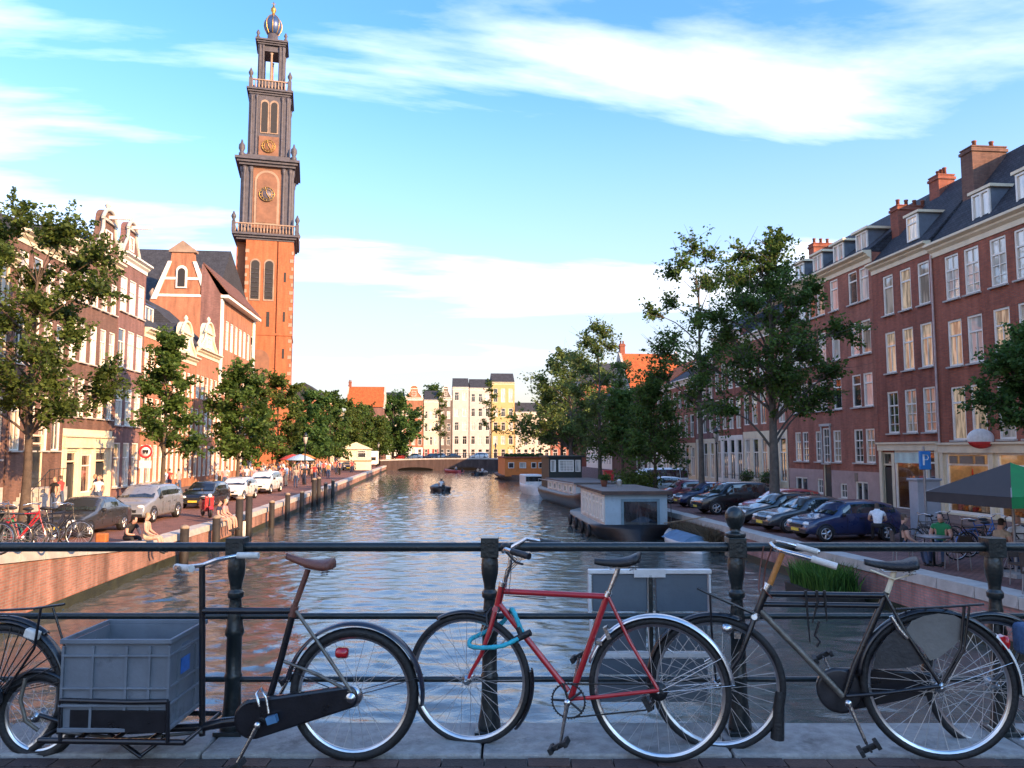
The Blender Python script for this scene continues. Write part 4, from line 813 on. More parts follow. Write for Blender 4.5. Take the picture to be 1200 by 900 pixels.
def cornice(par, Wd, H, m, out=0.32, h=0.42, x0=0.0):
    s = MB(); pr = [(0.0, H-h-.1), (-.05, H-h-.1), (-.06, H-h*.75), (-out*.5, H-h*.5), (-out*.55, H-h*.35), (-out, H-h*.15), (-out, H+.03), (0.0, H+.06)]
    s.prism(pr, x0-.03, x0+Wd+.03, plane='YZ'); return s.build('cornice', m, par)
def roof_par(par, Wd, D, H, rh, m, rd=None, th=0.14, front=0.15):
    rd = rd or D/2; s = MB()
    for y0, z0, y1, z1 in ((-front, H-.02, rd, H+rh), (D+.1, H-.02, rd, H+rh)):
        vs = [(0.01, y0, z0), (Wd-.01, y0, z0), (Wd-.01, y1, z1), (0.01, y1, z1)]; vs += [(x, y, z+th) for x, y, z in vs]
        s.add(vs, [(0, 1, 2, 3), (4, 5, 6, 7), (0, 1, 5, 4), (1, 2, 6, 5), (2, 3, 7, 6), (3, 0, 4, 7)])
    for x in (0.012, Wd-.012): s.add([(x, 0, H-.02), (x, D, H-.02), (x, rd, H+rh)], [(0, 1, 2)])
    return s.build('roof', m, par)
def roof_front(par, Wd, D, H, rh, m, y0=0.25, th=0.12):
    s = MB()
    for x0 in (-.05, Wd+.05):
        vs = [(x0, y0, H-.02), (x0, D, H-.02), (Wd/2, D, H+rh), (Wd/2, y0, H+rh)]; vs += [(x, y, z+th) for x, y, z in vs]
        s.add(vs, [(0, 1, 2, 3), (4, 5, 6, 7), (0, 1, 5, 4), (1, 2, 6, 5), (2, 3, 7, 6), (3, 0, 4, 7)])
    s.add([(0, D-.02, H), (Wd, D-.02, H), (Wd/2, D-.02, H+rh)], [(0, 1, 2)])
    return s.build('roof', m, par)
def dormer(par, x, y, z, w, h, d, pane='white', fm=None, over=0.14):
    s = MB(); s.b2((x-w/2, y, z), (x+w/2, y+d, z+h)); o = s.build('dormer', zinc, par)
    s = MB(); s.b2((x-w/2-over, y-over, z+h+.002), (x+w/2+over, y+d, z+h+.13)); o2 = s.build('dormer_roof', fm or cream_paint, o)
    window(par, x, z+.06, w-.06, h-.1, 'twin' if w > 1.1 else 'T', pane, y=y-.05, sill=False); return o
def chimney(par, x, y, z, w, d, h, m, pots=3, alongx=True):
    s = MB(); s.b2((x-w/2, y-d/2, z), (x+w/2, y+d/2, z+h)); s.b2((x-w/2-.06, y-d/2-.06, z+h-.22), (x+w/2+.06, y+d/2+.06, z+h-.08)); s.b2((x-w/2-.03, y-d/2-.03, z+h), (x+w/2+.03, y+d/2+.03, z+h+.06)); o = s.build('chimney', m, par)
    for i in range(pots):
        t = (i+.5)/pots-.5; px, py = (x+t*w, y) if alongx else (x, y+t*d)
        q = MB(); q.lathe([(.10, 0), (.09, .3), (.115, .32), (.11, .38), (.07, .38)], 8, (px, py, z+h+.06)); q.build('chimney_pot', potm, o)
    return o
def house(label, loc, rz, cat='house', name='canal_house', group=None): return empty(name, loc, rz, label, cat, group)
red1 = brick('red_brick', (0.38, 0.112, 0.062), (0.27, 0.082, 0.050), (0.16, 0.11, 0.095))
red2 = brick('dark_red_brick', (0.35, 0.105, 0.062), (0.25, 0.078, 0.050), (0.14, 0.10, 0.09))
red3 = brick('rose_red_brick', (0.40, 0.135, 0.085), (0.29, 0.10, 0.066), (0.18, 0.13, 0.11))
brown1 = brick('brown_brick', (0.20, 0.105, 0.080), (0.14, 0.075, 0.060), (0.11, 0.085, 0.07))
purple1 = brick('plum_brick', (0.26, 0.125, 0.11), (0.19, 0.095, 0.085), (0.14, 0.11, 0.1))
orange1 = brick('orange_brick', (0.42, 0.165, 0.085), (0.34, 0.13, 0.07), (0.26, 0.18, 0.13))
orange2 = brick('tower_brick', (0.44, 0.135, 0.055), (0.34, 0.105, 0.045), (0.27, 0.14, 0.085), 0.3, 0.1, 0.012, 0.22)
# ------------------------------------------------------------------ right bank (facades at x = 23.33, facing the canal)
XR = 23.33
def RX(Yfar, Y): return Yfar-Y            # house x runs towards the viewer
def rh(label, Yfar, name='canal_house'): return house(label, (XR, Yfar, ZQ), R(-90), name=name)
zq = lambda z: z-ZQ
# R0: red house with shop, nearest
Yf = 33.62; Wd = 13.6; h0 = rh('nearest red brick house on the right, above the shop with the warm-lit display', Yf)
cols = [32.25, 30.95, 29.35, 27.95, 26.55, 25.1, 23.6, 22.1]
holes = []; wl = []
for i, y in enumerate(cols):
    for z, hh, kind, pn in ((8.45, 2.05, 'cross', 'white'), (5.4, 2.1, 'sash', 'curt'), (2.07, 2.4, 'T', 'curt')):
        p = pn
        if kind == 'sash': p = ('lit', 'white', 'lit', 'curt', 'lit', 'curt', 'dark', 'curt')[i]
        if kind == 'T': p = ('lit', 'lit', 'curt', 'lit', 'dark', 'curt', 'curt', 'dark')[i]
        wl.append((RX(Yf, y), zq(z), 0.95, hh, kind, p))
sh = [(RX(Yf, 31.9), zq(-1.2), 2.75, 2.72, 'shop', 'clear'), (RX(Yf, 28.6), zq(-1.2), 2.9, 2.72, 'shop', 'clear'), (RX(Yf, 25.0), zq(-1.2), 2.6, 2.72, 'shop', 'clear'), (RX(Yf, 22.0), zq(-1.2), 2.0, 2.72, 'shop', 'clear')]
wl += sh
facade(h0, Wd, zq(11.2), 9, red1, [w[:4] for w in wl], plinth=zq(1.5), pm=cream_paint)
for x, z, w, hh, k, p in wl: window(h0, x, z, w, hh, k, p, sill=(k != 'shop'))
[shopfit(h0, *w[:4]) for w in sh]
cornice(h0, Wd, zq(11.25), cream_paint, 0.4, 0.5); roof_par(h0, Wd, 9, zq(11.25), 4.3, slate, 3.6, front=0.05)
s = MB(); s.b2((-.02, -0.13, zq(1.50)), (Wd, 0, zq(1.86))); s.b2((-.02, -0.22, zq(1.863)), (Wd, 0, zq(1.96))); s.build('shop_fascia', cream_paint, h0)
for y in (33.5, 30.3, 27.0, 23.5): s = MB(); s.b2((RX(Yf, y)-.12, -0.08, 0), (RX(Yf, y)+.12, 0, zq(1.5))); s.build('pilaster', cream_paint, h0)
brn = mat('sign_brown', (0.22, 0.17, 0.13), 0.6)
for x in (-0.85, 0.0, 0.85): s = MB(); s.b2((RX(Yf, 31.9)+x-(.26 if x else .42), -0.02, zq(1.02)), (RX(Yf, 31.9)+x+(.26 if x else .42), 0.025, zq(1.36))); s.build('sign_panel', brn, h0)
for y in (30.55, 27.95, 25.1): dormer(h0, RX(Yf, y), 0.35, zq(11.55), 1.15, 1.35, 2.0, 'white')
chimney(h0, RX(Yf, 33.2), 2.6, zq(12.6), 0.8, 1.75, 3.3, brown1, 2, False)
dp = mat('drain_pipe', (0.50, 0.38, 0.35), 0.5)
s = MB(); s.tube([(0.06, -0.08, zq(1.9)), (0.06, -0.08, zq(10.8))], 0.05, 8); s.build('drain_pipe', dp, h0)
# M: narrower red house with the pale shop sign
Yf = 38.58; Wd = 4.94; h1 = rh('narrow red brick house three windows wide above a cream cafe front', Yf)
wl = []
for i, y in enumerate((37.2, 35.72, 34.28)):
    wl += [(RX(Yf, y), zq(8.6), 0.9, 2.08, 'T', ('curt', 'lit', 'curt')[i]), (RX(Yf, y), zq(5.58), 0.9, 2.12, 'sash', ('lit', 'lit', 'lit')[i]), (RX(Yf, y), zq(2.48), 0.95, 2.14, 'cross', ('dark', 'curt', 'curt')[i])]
wl += [(RX(Yf, 36.0), zq(-1.35), 2.55, 2.95, 'shop', 'clear'), (RX(Yf, 34.35), zq(-0.2), 0.65, 1.75, 'T', 'dark')]
hl = [w[:4] for w in wl]+[(RX(Yf, 37.95), ZQ-ZQ+.02, 0.85, 2.9)]
facade(h1, Wd, zq(11.45), 9, red2, hl, plinth=zq(1.5), pm=cream_paint)
for x, z, w, hh, k, p in wl: window(h1, x, z, w, hh, k, p, sill=(k != 'shop'))
shopfit(h1, RX(Yf, 36.0), zq(-1.35), 2.55, 2.95, False, 2)
door(h1, RX(Yf, 37.95), .02, 0.85, 2.9, fan=.6)
cornice(h1, Wd, zq(11.5), cream_paint, 0.4, 0.42); roof_par(h1, Wd, 9, zq(11.5), 4.0, slate, 3.6, front=0.05)
s = MB(); s.b2((0, -0.12, zq(1.60)), (Wd-.03, 0, zq(1.92))); s.b2((0, -0.2, zq(1.923)), (Wd-.03, 0, zq(2.02))); s.build('shop_fascia', cream_paint, h1)
s = MB(); s.b2((RX(Yf, 36.05)-1.15, -0.03, zq(0.98)), (RX(Yf, 36.05)+1.15, 0.03, zq(1.5))); s.build('sign_panel', mat('pale_teal_sign', (0.52, 0.66, 0.60), 0.5, 0, 0.25, 2.2), h1)
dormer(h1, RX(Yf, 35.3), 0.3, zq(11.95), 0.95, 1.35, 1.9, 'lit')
chimney(h1, 0.25, 2.2, zq(12.6), 0.7, 1.9, 2.1, red2, 4, False); chimney(h1, 1.2, 3.4, zq(14.6), 0.8, 0.9, 1.5, red2, 3, True)
for y in (38.4, 33.85): s = MB(); s.b2((RX(Yf, y)-.12, -0.08, 0), (RX(Yf, y)+.12, 0, zq(1.6))); s.build('pilaster', cream_paint, h1)
# L: long rose-red block behind the big tree
Yf = 49.1; Wd = 10.5; h2 = rh('long rose-red brick block with paired windows and a row of dormers, behind the large tree', Yf)
wl = []
for i, y in enumerate((39.4, 40.55, 42.6, 44.2, 45.3, 46.6, 47.7)):
    for z, hh in ((9.8, 1.85), (6.88, 1.85), (4.0, 1.82)): wl.append((RX(Yf, y), zq(z), 0.92, hh, 'T', random.choice(['curt', 'white', 'white', 'dark'])))
for y, w in ((39.4, .9), (40.55, .9), (42.85, .85), (45.05, .7), (46.7, .8), (47.7, .8)): wl.append((RX(Yf, y), zq(0.93), w, 1.85, 'cross', random.choice(['dark', 'curt', 'white'])))
wl.append((RX(Yf, 44.1), zq(0.85), .8, 2.1, 'grid', 'dark'))
for y, w, hh, z in ((40.4, 1.25, 1.28, -1.38), (42.3, .75, .85, -1.12), (45.0, .7, .9, -1.0), (47.4, 1.6, 1.3, -1.38)): wl.append((RX(Yf, y), zq(z), w, hh, 'small' if w < 1 else 'twin', 'dark'))
facade(h2, Wd, zq(12.3), 10, red3, [w[:4] for w in wl]+[(RX(Yf, 44.1), .02, .95, 2.25)], plinth=zq(0.45), pm=stucco_pink)
for x, z, w, hh, k, p in wl: window(h2, x, z, w, hh, k, p)
door(h2, RX(Yf, 44.1), .02, .95, 2.25)
s = MB(); s.b2((RX(Yf, 44.1)-.6, -0.05, zq(0.86)), (RX(Yf, 44.1)-.44, 0, zq(3.05))); s.b2((RX(Yf, 44.1)+.44, -0.05, zq(0.86)), (RX(Yf, 44.1)+.6, 0, zq(3.05))); s.b2((RX(Yf, 44.1)-.65, -0.1, zq(3.052)), (RX(Yf, 44.1)+.65, 0, zq(3.2))); s.build('door_surround', coping_m, h2)
cornice(h2, Wd, zq(12.35), cream_paint, 0.5, 0.5); roof_par(h2, Wd, 10, zq(12.35), 3.6, slate, 4.4, front=0.05)
for y in (40.2, 42.7, 45.2, 47.6): dormer(h2, RX(Yf, y), 0.5, zq(12.62), 1.2, 1.25, 2.0, 'white', over=.22)
chimney(h2, 0.3, 2.6, zq(13.2), 0.7, 1.4, 2.3, red2, 3, False)
s = MB(); s.b2((RX(Yf, 41.05), -0.03, zq(-.1)), (RX(Yf, 40.75), 0, zq(.35))); s.build('wall_plaque', brn, h2)
# white-windowed houses beyond
def rhouse(label, Y1, Y0, H, m, rows, ncol, rf=slate, rhh=3.0, plinth=None, pm=None, pane=None, fk='sash', wfrac=.62, cor=True, gable=None):
    Wd = Y1-Y0; h = rh(label, Y1); wl = []
    for z, hh in rows:
        for c in range(ncol): wl.append((Wd*(c+.5)/ncol, z, Wd/ncol*wfrac, hh, fk, random.choice(pane or ['dark', 'curt', 'white', 'dark'])))
    facade(h, Wd, H, 9, m, [w[:4] for w in wl], plinth, pm)
    for x, z, w, hh, k, p in wl: window(h, x, z, w, hh, k, p, sill=False)
    if cor: cornice(h, Wd, H+.05, white_paint, 0.35, 0.45)
    roof_par(h, Wd, 9, H+.05, rhh, rf, 4, front=.05); return h
hA = rhouse('house with tall white windows over a cream ground floor with black railings', 56.6, 49.2, 11.6, red3, ((0.9, 3.0), (4.9, 2.3), (7.8, 1.9)), 5, plinth=4.4, pm=cream_paint, wfrac=.66)
hB = rhouse('slim brick house with white windows and white ground floor right of the sparse tree', 62.5, 56.7, 12.4, red2, ((0.7, 3.2), (4.7, 2.5), (7.9, 2.2)), 4, plinth=4.2, pm=white_paint, wfrac=.68)
hC = rhouse('plum brick house with narrow white windows above a cream ground floor', 67.3, 62.6, 10.8, purple1, ((0.7, 3.0), (4.5, 2.3), (7.4, 1.8)), 3, plinth=4.0, pm=cream_paint)
hD = rhouse('low brick house with white windows behind the tall sparse right tree', 75.8, 67.4, 9.6, red3, ((0.7, 2.6), (4.2, 2.1), (7.0, 1.7)), 5, plinth=3.7, pm=cream_paint, rhh=2.4)
# orange-roofed gable house farther along
def gable_house(label, x0, Yf, Wd, D, H, rhh, m, rf, name='canal_house'):
    h = house(label, (x0, Yf, ZQ), 0, name=name); wl = [(Wd*(c+.5)/3, z, .9, 1.6, 'sash', random.choice(['dark', 'white'])) for z in (1, 4, 6.8) for c in range(3)]
    facade(h, Wd, H, D, m, [w[:4] for w in wl])
    for x, z, w, hh, k, p in wl: window(h, x, z, w, hh, k, p, sill=False)
    roof_par(h, Wd, D, H, rhh, rf, D/2, front=.25)
    for x in (0.0, Wd):
        s = MB(); s.prism([(-.2, H-.3), (D/2, H+rhh+.45), (D+.2, H-.3)], x-.15, x+.15, plane='YZ'); s.build('gable_parapet', coping_m, h)
    chimney(h, 0.3, D/2, H+rhh-1, .6, .6, 2.2, red1, 2); return h
gable_house('house with a big bright orange tiled roof rising behind the right-bank trees', 21.6, 84, 6.8, 9, 10.0, 4.3, brown1, tile_or)
for Y0, Y1, H, m in ((76, 83.5, 9.5, red3), (93.4, 100, 10, purple1), (100.2, 107, 12, red2), (107.2, 116, 10, brown1), (116.2, 126, 11, red1), (126.2, 138, 10.5, red3)):
    h = house({76: 'low rose brick house partly hidden behind the dense round trees', 93.4: 'plum brick house just beyond the orange-roofed one', 100.2: 'dark red house far along the right bank', 107.2: 'brown house far along the right bank behind the pale tree', 116.2: 'red house beyond the brown one on the far right bank', 126.2: 'last rose brick house before the far bridge on the right'}[Y0], (XR+(0 if Y0 < 90 else 4), Y1, ZQ), R(-90))
    Wd = Y1-Y0; n = int(Wd/1.7); wl = [(Wd*(c+.5)/n, z, .95, 1.9, 'sash', random.choice(['dark', 'white', 'curt'])) for z in (.8, 4, 7) for c in range(n)]
    facade(h, Wd, H, 9, m, [w[:4] for w in wl], 3.6, white_paint)
    for x, z, w, hh, k, p in wl: window(h, x, z, w, hh, k, p, sill=False)
    cornice(h, Wd, H, white_paint); roof_par(h, Wd, 9, H, 3, tile_or if Y0 in (76,) else slate, 4)
for x_, lb_ in ((27, 'tall brick house at the right end of the far bridge, behind the trees'), (37, 'second tall brick house right of the far bridge, behind the trees')):  # two added houses, hidden by trees, tall enough to shade the far row
    gable_house(lb_, x_, 142, 9.8, 12, 15.5, 4.5, red2, slate)
# the row goes on past the frame on our side of the bridge and keeps the deck in evening shade
for Y1, Y0, H in ((19.9, 8.6, 12.8), (4.0, -9.5, 12.4), (-9.6, -22, 12.2), (-22.1, -36, 15.0), (-36.1, -50, 13.8)):
    h = rhouse({19.9: 'red brick house just past the right edge of the view', 4.0: 'tall red house beside the bridge behind the viewer', -9.6: 'brick house second behind the viewer on the right bank', -22.1: 'brick house third behind the viewer on the right bank', -36.1: 'brick house fourth behind the viewer on the right bank'}[Y1], Y1, Y0, H, red2 if Y0 < 0 else red1, ((.8, 2.3), (4.2, 2.1), (7.2, 2.0), (10, 1.7)), 6, rhh=4.2)
# ------------------------------------------------------------------ left bank (facades at x = -20, facing the canal)
XL = -20.0
def lh(label, Y0, x=XL): return house(label, (x, Y0, ZQ), R(90))
def lhouse(label, Y0, Y1, H, m, rows, ncol, rf=slate, rhh=3.0, plinth=None, pm=None, pane=None, kind='sash', wfrac=.66, cor=True, x=XL, roofk='par', fm=None, D=9, cm=None, holes=()):
    Wd = Y1-Y0; h = lh(label, Y0, x); wl = []
    for z, hh in rows:
        for c in range(ncol): wl.append((Wd*(c+.5)/ncol, z, Wd/ncol*wfrac, hh, kind, random.choice(pane or ['dark', 'curt', 'dark', 'white'])))
    facade(h, Wd, H, D, m, [w[:4] for w in wl]+list(holes), plinth, pm)
    for x_, z, w, hh, k, p in wl: window(h, x_, z, w, hh, k, p, fm=fm, sill=(Y0 < 55))
    if cor: cornice(h, Wd, H+.05, cm or cream_paint, 0.45, 0.5)
    if roofk == 'par': roof_par(h, Wd, D, H+.05, rhh, rf, D/2, front=.05)
    elif roofk == 'front': roof_front(h, Wd, D, H-.1, rhh, rf)
    return h
def stoop(par, x, n=6, w=1.5, side=1):
    """stone steps along the facade up to a raised door, with an iron railing"""
    st = empty('stoop', (0, 0, 0)); st.parent = par; 
    for i in range(n):
        s = MB(); s.b2((x+side*(i-.0)*.28, -1.15, 0), (x+side*(i+1)*.28, -0.02, .19*(i+1))) if side > 0 else s.b2((x-(i+1)*.28, -1.15, 0), (x-i*.28, -0.02, .19*(i+1))); s.build('step', coping_m, st)
    s = MB(); xe = x+side*n*.28; s.b2((min(xe, xe+side*w), -1.15, 0), (max(xe, xe+side*w), -.02, .19*n+.02)); s.build('landing', coping_m, st)
    s = MB()
    for i in range(0, n, 2): s.tube([(x+side*(i+.5)*.28, -1.1, .19*(i+1)), (x+side*(i+.5)*.28, -1.1, .19*(i+1)+.9)], .015, 6)
    for k in range(5): q = xe+side*w*k/4; s.tube([(q, -1.1, .19*n), (q, -1.1, .19*n+.95)], .014, 6)
    s.tube([(x, -1.1, .19+.9), (xe, -1.1, .19*n+.93), (xe+side*w, -1.1, .19*n+.95)], .02, 6); s.build('stoop_railing', black_iron, st)
H1 = lhouse('dark brown brick house with cream windows at the left edge', 27.0, 38.2, 12.2, brown1, ((2.6, 2.9), (6.6, 2.4), (9.8, 1.9)), 6, plinth=1.3, pm=coping_m, pane=['dark', 'curt', 'curt'], fm=cream_paint, wfrac=.6, rhh=1.3)
s = MB(); s.b2((9.3, -0.02, 0.15), (10.9, 0.03, 1.2)); s.build('basement_hatch', white_paint, H1)
H2 = lhouse('brown brick house with tall white windows and a stone stoop behind the nearest left tree', 38.3, 43.6, 13.6, brown1, ((3.0, 2.9), (7.2, 2.5), (10.6, 2.1)), 4, pane=['curt', 'white', 'dark'], wfrac=.68, rhh=1.3)
stoop(H2, 0.2, 6, 1.8); door(H2, 2.55, 1.2, 1.1, 2.6, y=-.06, fan=.4)
H3 = lhouse('house above the cream shop front with a long fascia and pilasters', 43.7, 50.1, 14.6, brown1, ((4.9, 2.2), (8.0, 2.3), (11.4, 1.9)), 5, pane=['curt', 'white', 'dark', 'curt'], wfrac=.66, plinth=4.2, rhh=1.4, pm=cream_paint, holes=((1.2, .05, 1.2, 2.9), (2.9, .6, 1.5, 2.2), (4.9, .05, 1.6, 2.9)))
door(H3, 1.2, .05, 1.2, 2.9, fan=.5); window(H3, 2.9, .6, 1.5, 2.2, 'T', 'cafe', sill=False); door(H3, 4.9, .05, 1.6, 2.9, fan=.5)
s = MB(); s.b2((0.05, -0.15, 3.15), (6.35, 0, 3.75)); s.b2((0.0, -0.25, 3.753), (6.4, 0, 3.85)); s.build('shop_fascia', cream_paint, H3)
for x in (.25, 2.05, 3.85, 6.1): s = MB(); s.b2((x-.14, -.1, 0), (x+.14, 0, 3.15)); s.build('pilaster', cream_paint, H3)
# hoist gable on H3
def neckgable(par, x, z, w, h, m, trim, y=-.06, d=.45, hoist=True, win=True):
    """bell-shaped gable with a raised pale edge, a curved head piece and small corner vases"""
    n = 9; half = []
    for i in range(n+1):
        q = i/n; f = .5-.5*math.cos(math.pi*min(1, q*1.25)); half.append((w*(.5-.26*f), z+h*.78*q))
    top = [(w*.24*math.cos(math.pi*k/8), z+h*.78+w*.24*.8*math.sin(math.pi*k/8)) for k in range(1, 8)]
    out = [(x+a_, b_) for a_, b_ in half]+[(x+a_, b_) for a_, b_ in top]+[(x-a_, b_) for a_, b_ in half[::-1]]
    s = MB(); s.prism(out, y, y+d); o = s.build('gable', m, par)
    for sx in (-1, 1):
        s = MB(); s.tube([(x+sx*a_, y-.04, b_) for a_, b_ in half], [.11]*len(half), 6); s.lathe([(.16, 0), (.10, .12), (.2, .35), (.16, .5), (.03, .62)], 8, (x+sx*w*.5, y+.1, z+.05)); s.build('scroll', trim, o)
    s = MB(); s.tube([(x+a_, y-.05, b_) for a_, b_ in [(w*.27, z+h*.78)]+top+[(-w*.27, z+h*.78)]], .12, 6); s.b2((x-w*.30, y-.14, z+h*.74), (x+w*.30, y-.002, z+h*.79)); s.lathe([(.14, 0), (.09, .12), (.19, .3), (.03, .55)], 8, (x, y+.1, z+h*.78+w*.19)); s.build('pediment', trim, o)
    s = MB(); s.b2((x-w*.5, y-.12, z-.02), (x+w*.5, y-.002, z+.12)); s.build('band', trim, o)
    if win: window(par, x, z+h*.16, w*.26, h*.42, 'small', 'dark', y=y-.03, sill=False)
    if hoist: s = MB(); s.box((x, y-.6, z+h*.86), (.16, 1.3, .2)); s.build('hoist_beam', white_paint, o)
neckgable(H3, 4.4, 14.6, 3.6, 3.0, brown1, coping_m)
H4 = lhouse('plum brick house with a cream cornice and rows of tall white windows', 50.2, 54.6, 15.6, purple1, ((.7, 2.8), (4.6, 2.4), (8.3, 2.5), (11.9, 2.3)), 3, pane=['white', 'curt', 'white', 'dark'], wfrac=.74, cm=white_paint, rhh=1.6)
neckgable(H4, 1.4, 15.6, 2.8, 2.3, purple1, coping_m)
H5 = lhouse('lower house with cream upper windows behind the second left tree', 54.7, 60.5, 11.4, orange1, ((.8, 2.6), (4.4, 2.3), (8.0, 2.2)), 5, pane=['white', 'curt', 'dark'], wfrac=.7, rhh=3.6, cm=cream_paint)
H6 = lhouse('orange brick house with an ornate pale yellow gable', 60.6, 66.2, 10.6, orange1, ((.8, 2.6), (4.2, 2.3), (7.3, 2.0)), 5, pane=['white', 'curt', 'dark'], wfrac=.68, roofk='front', rhh=2.6)
neckgable(H6, 2.8, 10.6, 4.8, 2.3, cream_paint, cream_paint, hoist=False)
dormer(H5, 1.6, 1.2, 11.9, 2.2, 1.7, 2.6, 'dark', fm=mat('dormer_red', (.36, .05, .05), .6)); dormer(H5, 4.4, 1.4, 12.1, 1.7, 1.6, 2.4, 'dark', fm=mat('dormer_navy', (.04, .06, .13), .6))
H7 = lhouse('house with a pale yellow stepped gable next to the tall orange block', 66.3, 72.8, 11.6, orange1, ((.8, 2.6), (4.2, 2.3), (7.4, 2.0)), 5, pane=['white', 'curt', 'dark'], wfrac=.68, rhh=4.0)
neckgable(H7, 3.2, 11.6, 4.8, 2.2, cream_paint, cream_paint, hoist=False)
H8 = lhouse('tall orange brick block with white corner pilasters and a brown hipped roof', 73.0, 86.4, 17.6, orange1, ((1, 2.6), (4.6, 2.4), (8.2, 2.4), (12.6, 2.8)), 8, pane=['white', 'white', 'dark', 'curt'], wfrac=.62, roofk='none', cor=False, D=1.8)
roof_par(H8, 13.4, 1.8, 17.5, 2.9, tile_br, 1.7, front=.75)
s = MB(); s.prism([(0.02, 10.5), (0.02, 17.5), (1.7, 20.35), (1.79, 20.3), (1.79, 10.5)], -.06, -.004, plane='YZ'); s.build('side_wall', purple1, H8)
s = MB(); s.b2((-.1, -.7, 17.2), (13.5, -.003, 17.46)); s.build('eaves_board', white_paint, H8)
for x in (.35, 13.05): s = MB(); s.b2((x-.35, -.12, 0), (x+.35, 0, 17.1)); s.build('pilaster', white_paint, H8)
for i, (Y0, Y1, H, m) in enumerate(((140, 150, 12, orange1), (150.2, 160, 10.5, purple1))):
    lhouse(('brick house behind the far left trees', 'plum house at the far left end of the canal')[i], Y0, Y1, H, m, ((.8, 2.4), (4.2, 2.1), (7.2, 1.8)), 6, rf=tile_or if i else slate, x=-19)
gable_house('house with a red tiled roof showing over the far left trees', -19.2, 168, 8, 9, 12.4, 4.6, purple1, tile_or)
lhouse('brick house near the camera side of the left bank outside the view', 12, 26.9, 13.5, brown1, ((1.5, 2.4), (5, 2.3), (8.3, 2.0)), 7)
# ------------------------------------------------------------------ far row beyond the bridge, facing us
def fhouse(label, x0, x1, H, m, nc, rows, rf=slate, top=None, Y=200, panes=('dark', 'dark', 'white'), gab=False, cm=None, plinth=None, pm=None):
    Wd = x1-x0; h = house(label, (x0, Y, ZQ), 0); wl = [(Wd*(c+.5)/nc, z, Wd/nc*.56, hh, 'sash', random.choice(panes)) for z, hh in rows for c in range(nc)]
    facade(h, Wd, H, 10, m, [w[:4] for w in wl], plinth, pm)
    for x, z, w, hh, k, p in wl: window(h, x, z, w, hh, k, p, sill=False)
    cornice(h, Wd, H+.05, cm or white_paint, .4, .5)
    if gab: roof_front(h, Wd, 10, H, 3, rf); neckgable(h, Wd/2, H, Wd*.9, 3.2, m, white_paint, hoist=False)
    else: roof_par(h, Wd, 10, H+.05, 2.6, rf, 4)
    return h
grey_b = brick('grey_brown_brick', (0.19, 0.15, 0.125), (0.15, 0.12, 0.10), (0.16, 0.14, 0.12)); whiteb = mat('white_stucco', (0.47, 0.44, 0.40), 0.7, 0, 0.1, 1.0); yel = mat('ochre_stucco', (0.50, 0.35, 0.15), 0.7, 0, 0.12, 1.0); paleb = mat('pale_stucco', (0.58, 0.50, 0.38), 0.7, 0, 0.1, 1)
rws = ((.8, 2.6), (4.4, 2.2), (7.9, 2.1), (11.2, 2.0), (14.4, 1.7))
fhouse('brown far house at the left end of the row beyond the bridge', -22, -14.2, 14, purple1, 4, rws[:4])
fhouse('pale far house half hidden by the round far tree', -14, -8.2, 15.5, paleb, 3, rws[:4], plinth=3.6, pm=white_paint)
fhouse('far house with an orange brick gable and white ground floor beyond the bridge', -8, -3.2, 16.5, orange1, 3, rws[:4], gab=True, plinth=3.8, pm=white_paint)
fhouse('slim far house with a red shop front beyond the bridge', -3, 0.8, 16, paleb, 3, rws[:4], plinth=3.4, pm=mat('red_front', (0.45, 0.07, 0.05), 0.5))
fhouse('slim grey-brown far house between pale ones', 1.0, 4.2, 16.6, grey_b, 2, rws, panes=('dark', 'white'), gab=True)
fhouse('narrow white far house with a dark mansard roof', 4.4, 8.6, 19.4, whiteb, 2, ((1, 2.4), (4.6, 2.2), (8.2, 2.2), (11.8, 2.2), (16, 2.2)))
fhouse('broad white far house with dark windows in five rows', 8.8, 14.4, 19.2, whiteb, 3, ((1, 2.4), (4.6, 2.2), (8.2, 2.2), (11.8, 2.2), (15.6, 2.2)))
o = fhouse('ochre yellow corner house lit by the sun at the far end of the canal', 14.6, 20.6, 20.8, yel, 3, ((1, 2.4), (4.6, 2.2), (8.2, 2.2), (11.8, 2.2), (15.6, 3.6)), cm=cream_paint)
fhouse('pale pinkish far house right of the ochre corner house', 20.8, 30, 13, paleb, 5, rws[:3])
fhouse('red brick far house farthest right beyond the trees', 30.2, 46, 13, red3, 7, rws[:3])
# ------------------------------------------------------------------ far bridge
fb = empty('far_bridge', (4, 157, ZQ), 0, 'low dark brick bridge closing the far end of the canal', 'bridge')
brg = brick('far_bridge_brick', (0.085, 0.05, 0.045), (0.065, 0.042, 0.04), (0.08, 0.07, 0.06))
s = MB(); n = 24; xs = [-15+34*i/n for i in range(n+1)]
def un(x):
    for c in (-8, 2, 12):
        if abs(x-c) < 4: return -1.1+0.75*math.sqrt(max(0, 1-((x-c)/4)**2))
    return -3
fx = sorted(set([-15, 19]+[c+4*k/8 for c in (-8, 2, 12) for k in range(-8, 9)])); vs = []; fs = []
for x in fx:
    hc = 1.1+0.35*(1-((x-2)/17)**2); vs += [(x, 0, un(x)), (x, 0, hc), (x, 8, un(x)), (x, 8, hc)]
for i in range(len(fx)-1):
    a = 4*i; fs += [(a, a+4, a+5, a+1), (a+2, a+6, a+7, a+3), (a+1, a+5, a+7, a+3), (a, a+4, a+6, a+2)]
s.add(vs, fs); s.build('arches', brg, fb)
s = MB(); vs = []; fs = []
for x in fx: hc = 1.1+0.35*(1-((x-2)/17)**2); vs += [(x, -.08, hc-.2), (x, -.08, hc+.06), (x, .2, hc+.06), (x, .2, hc-.2)]
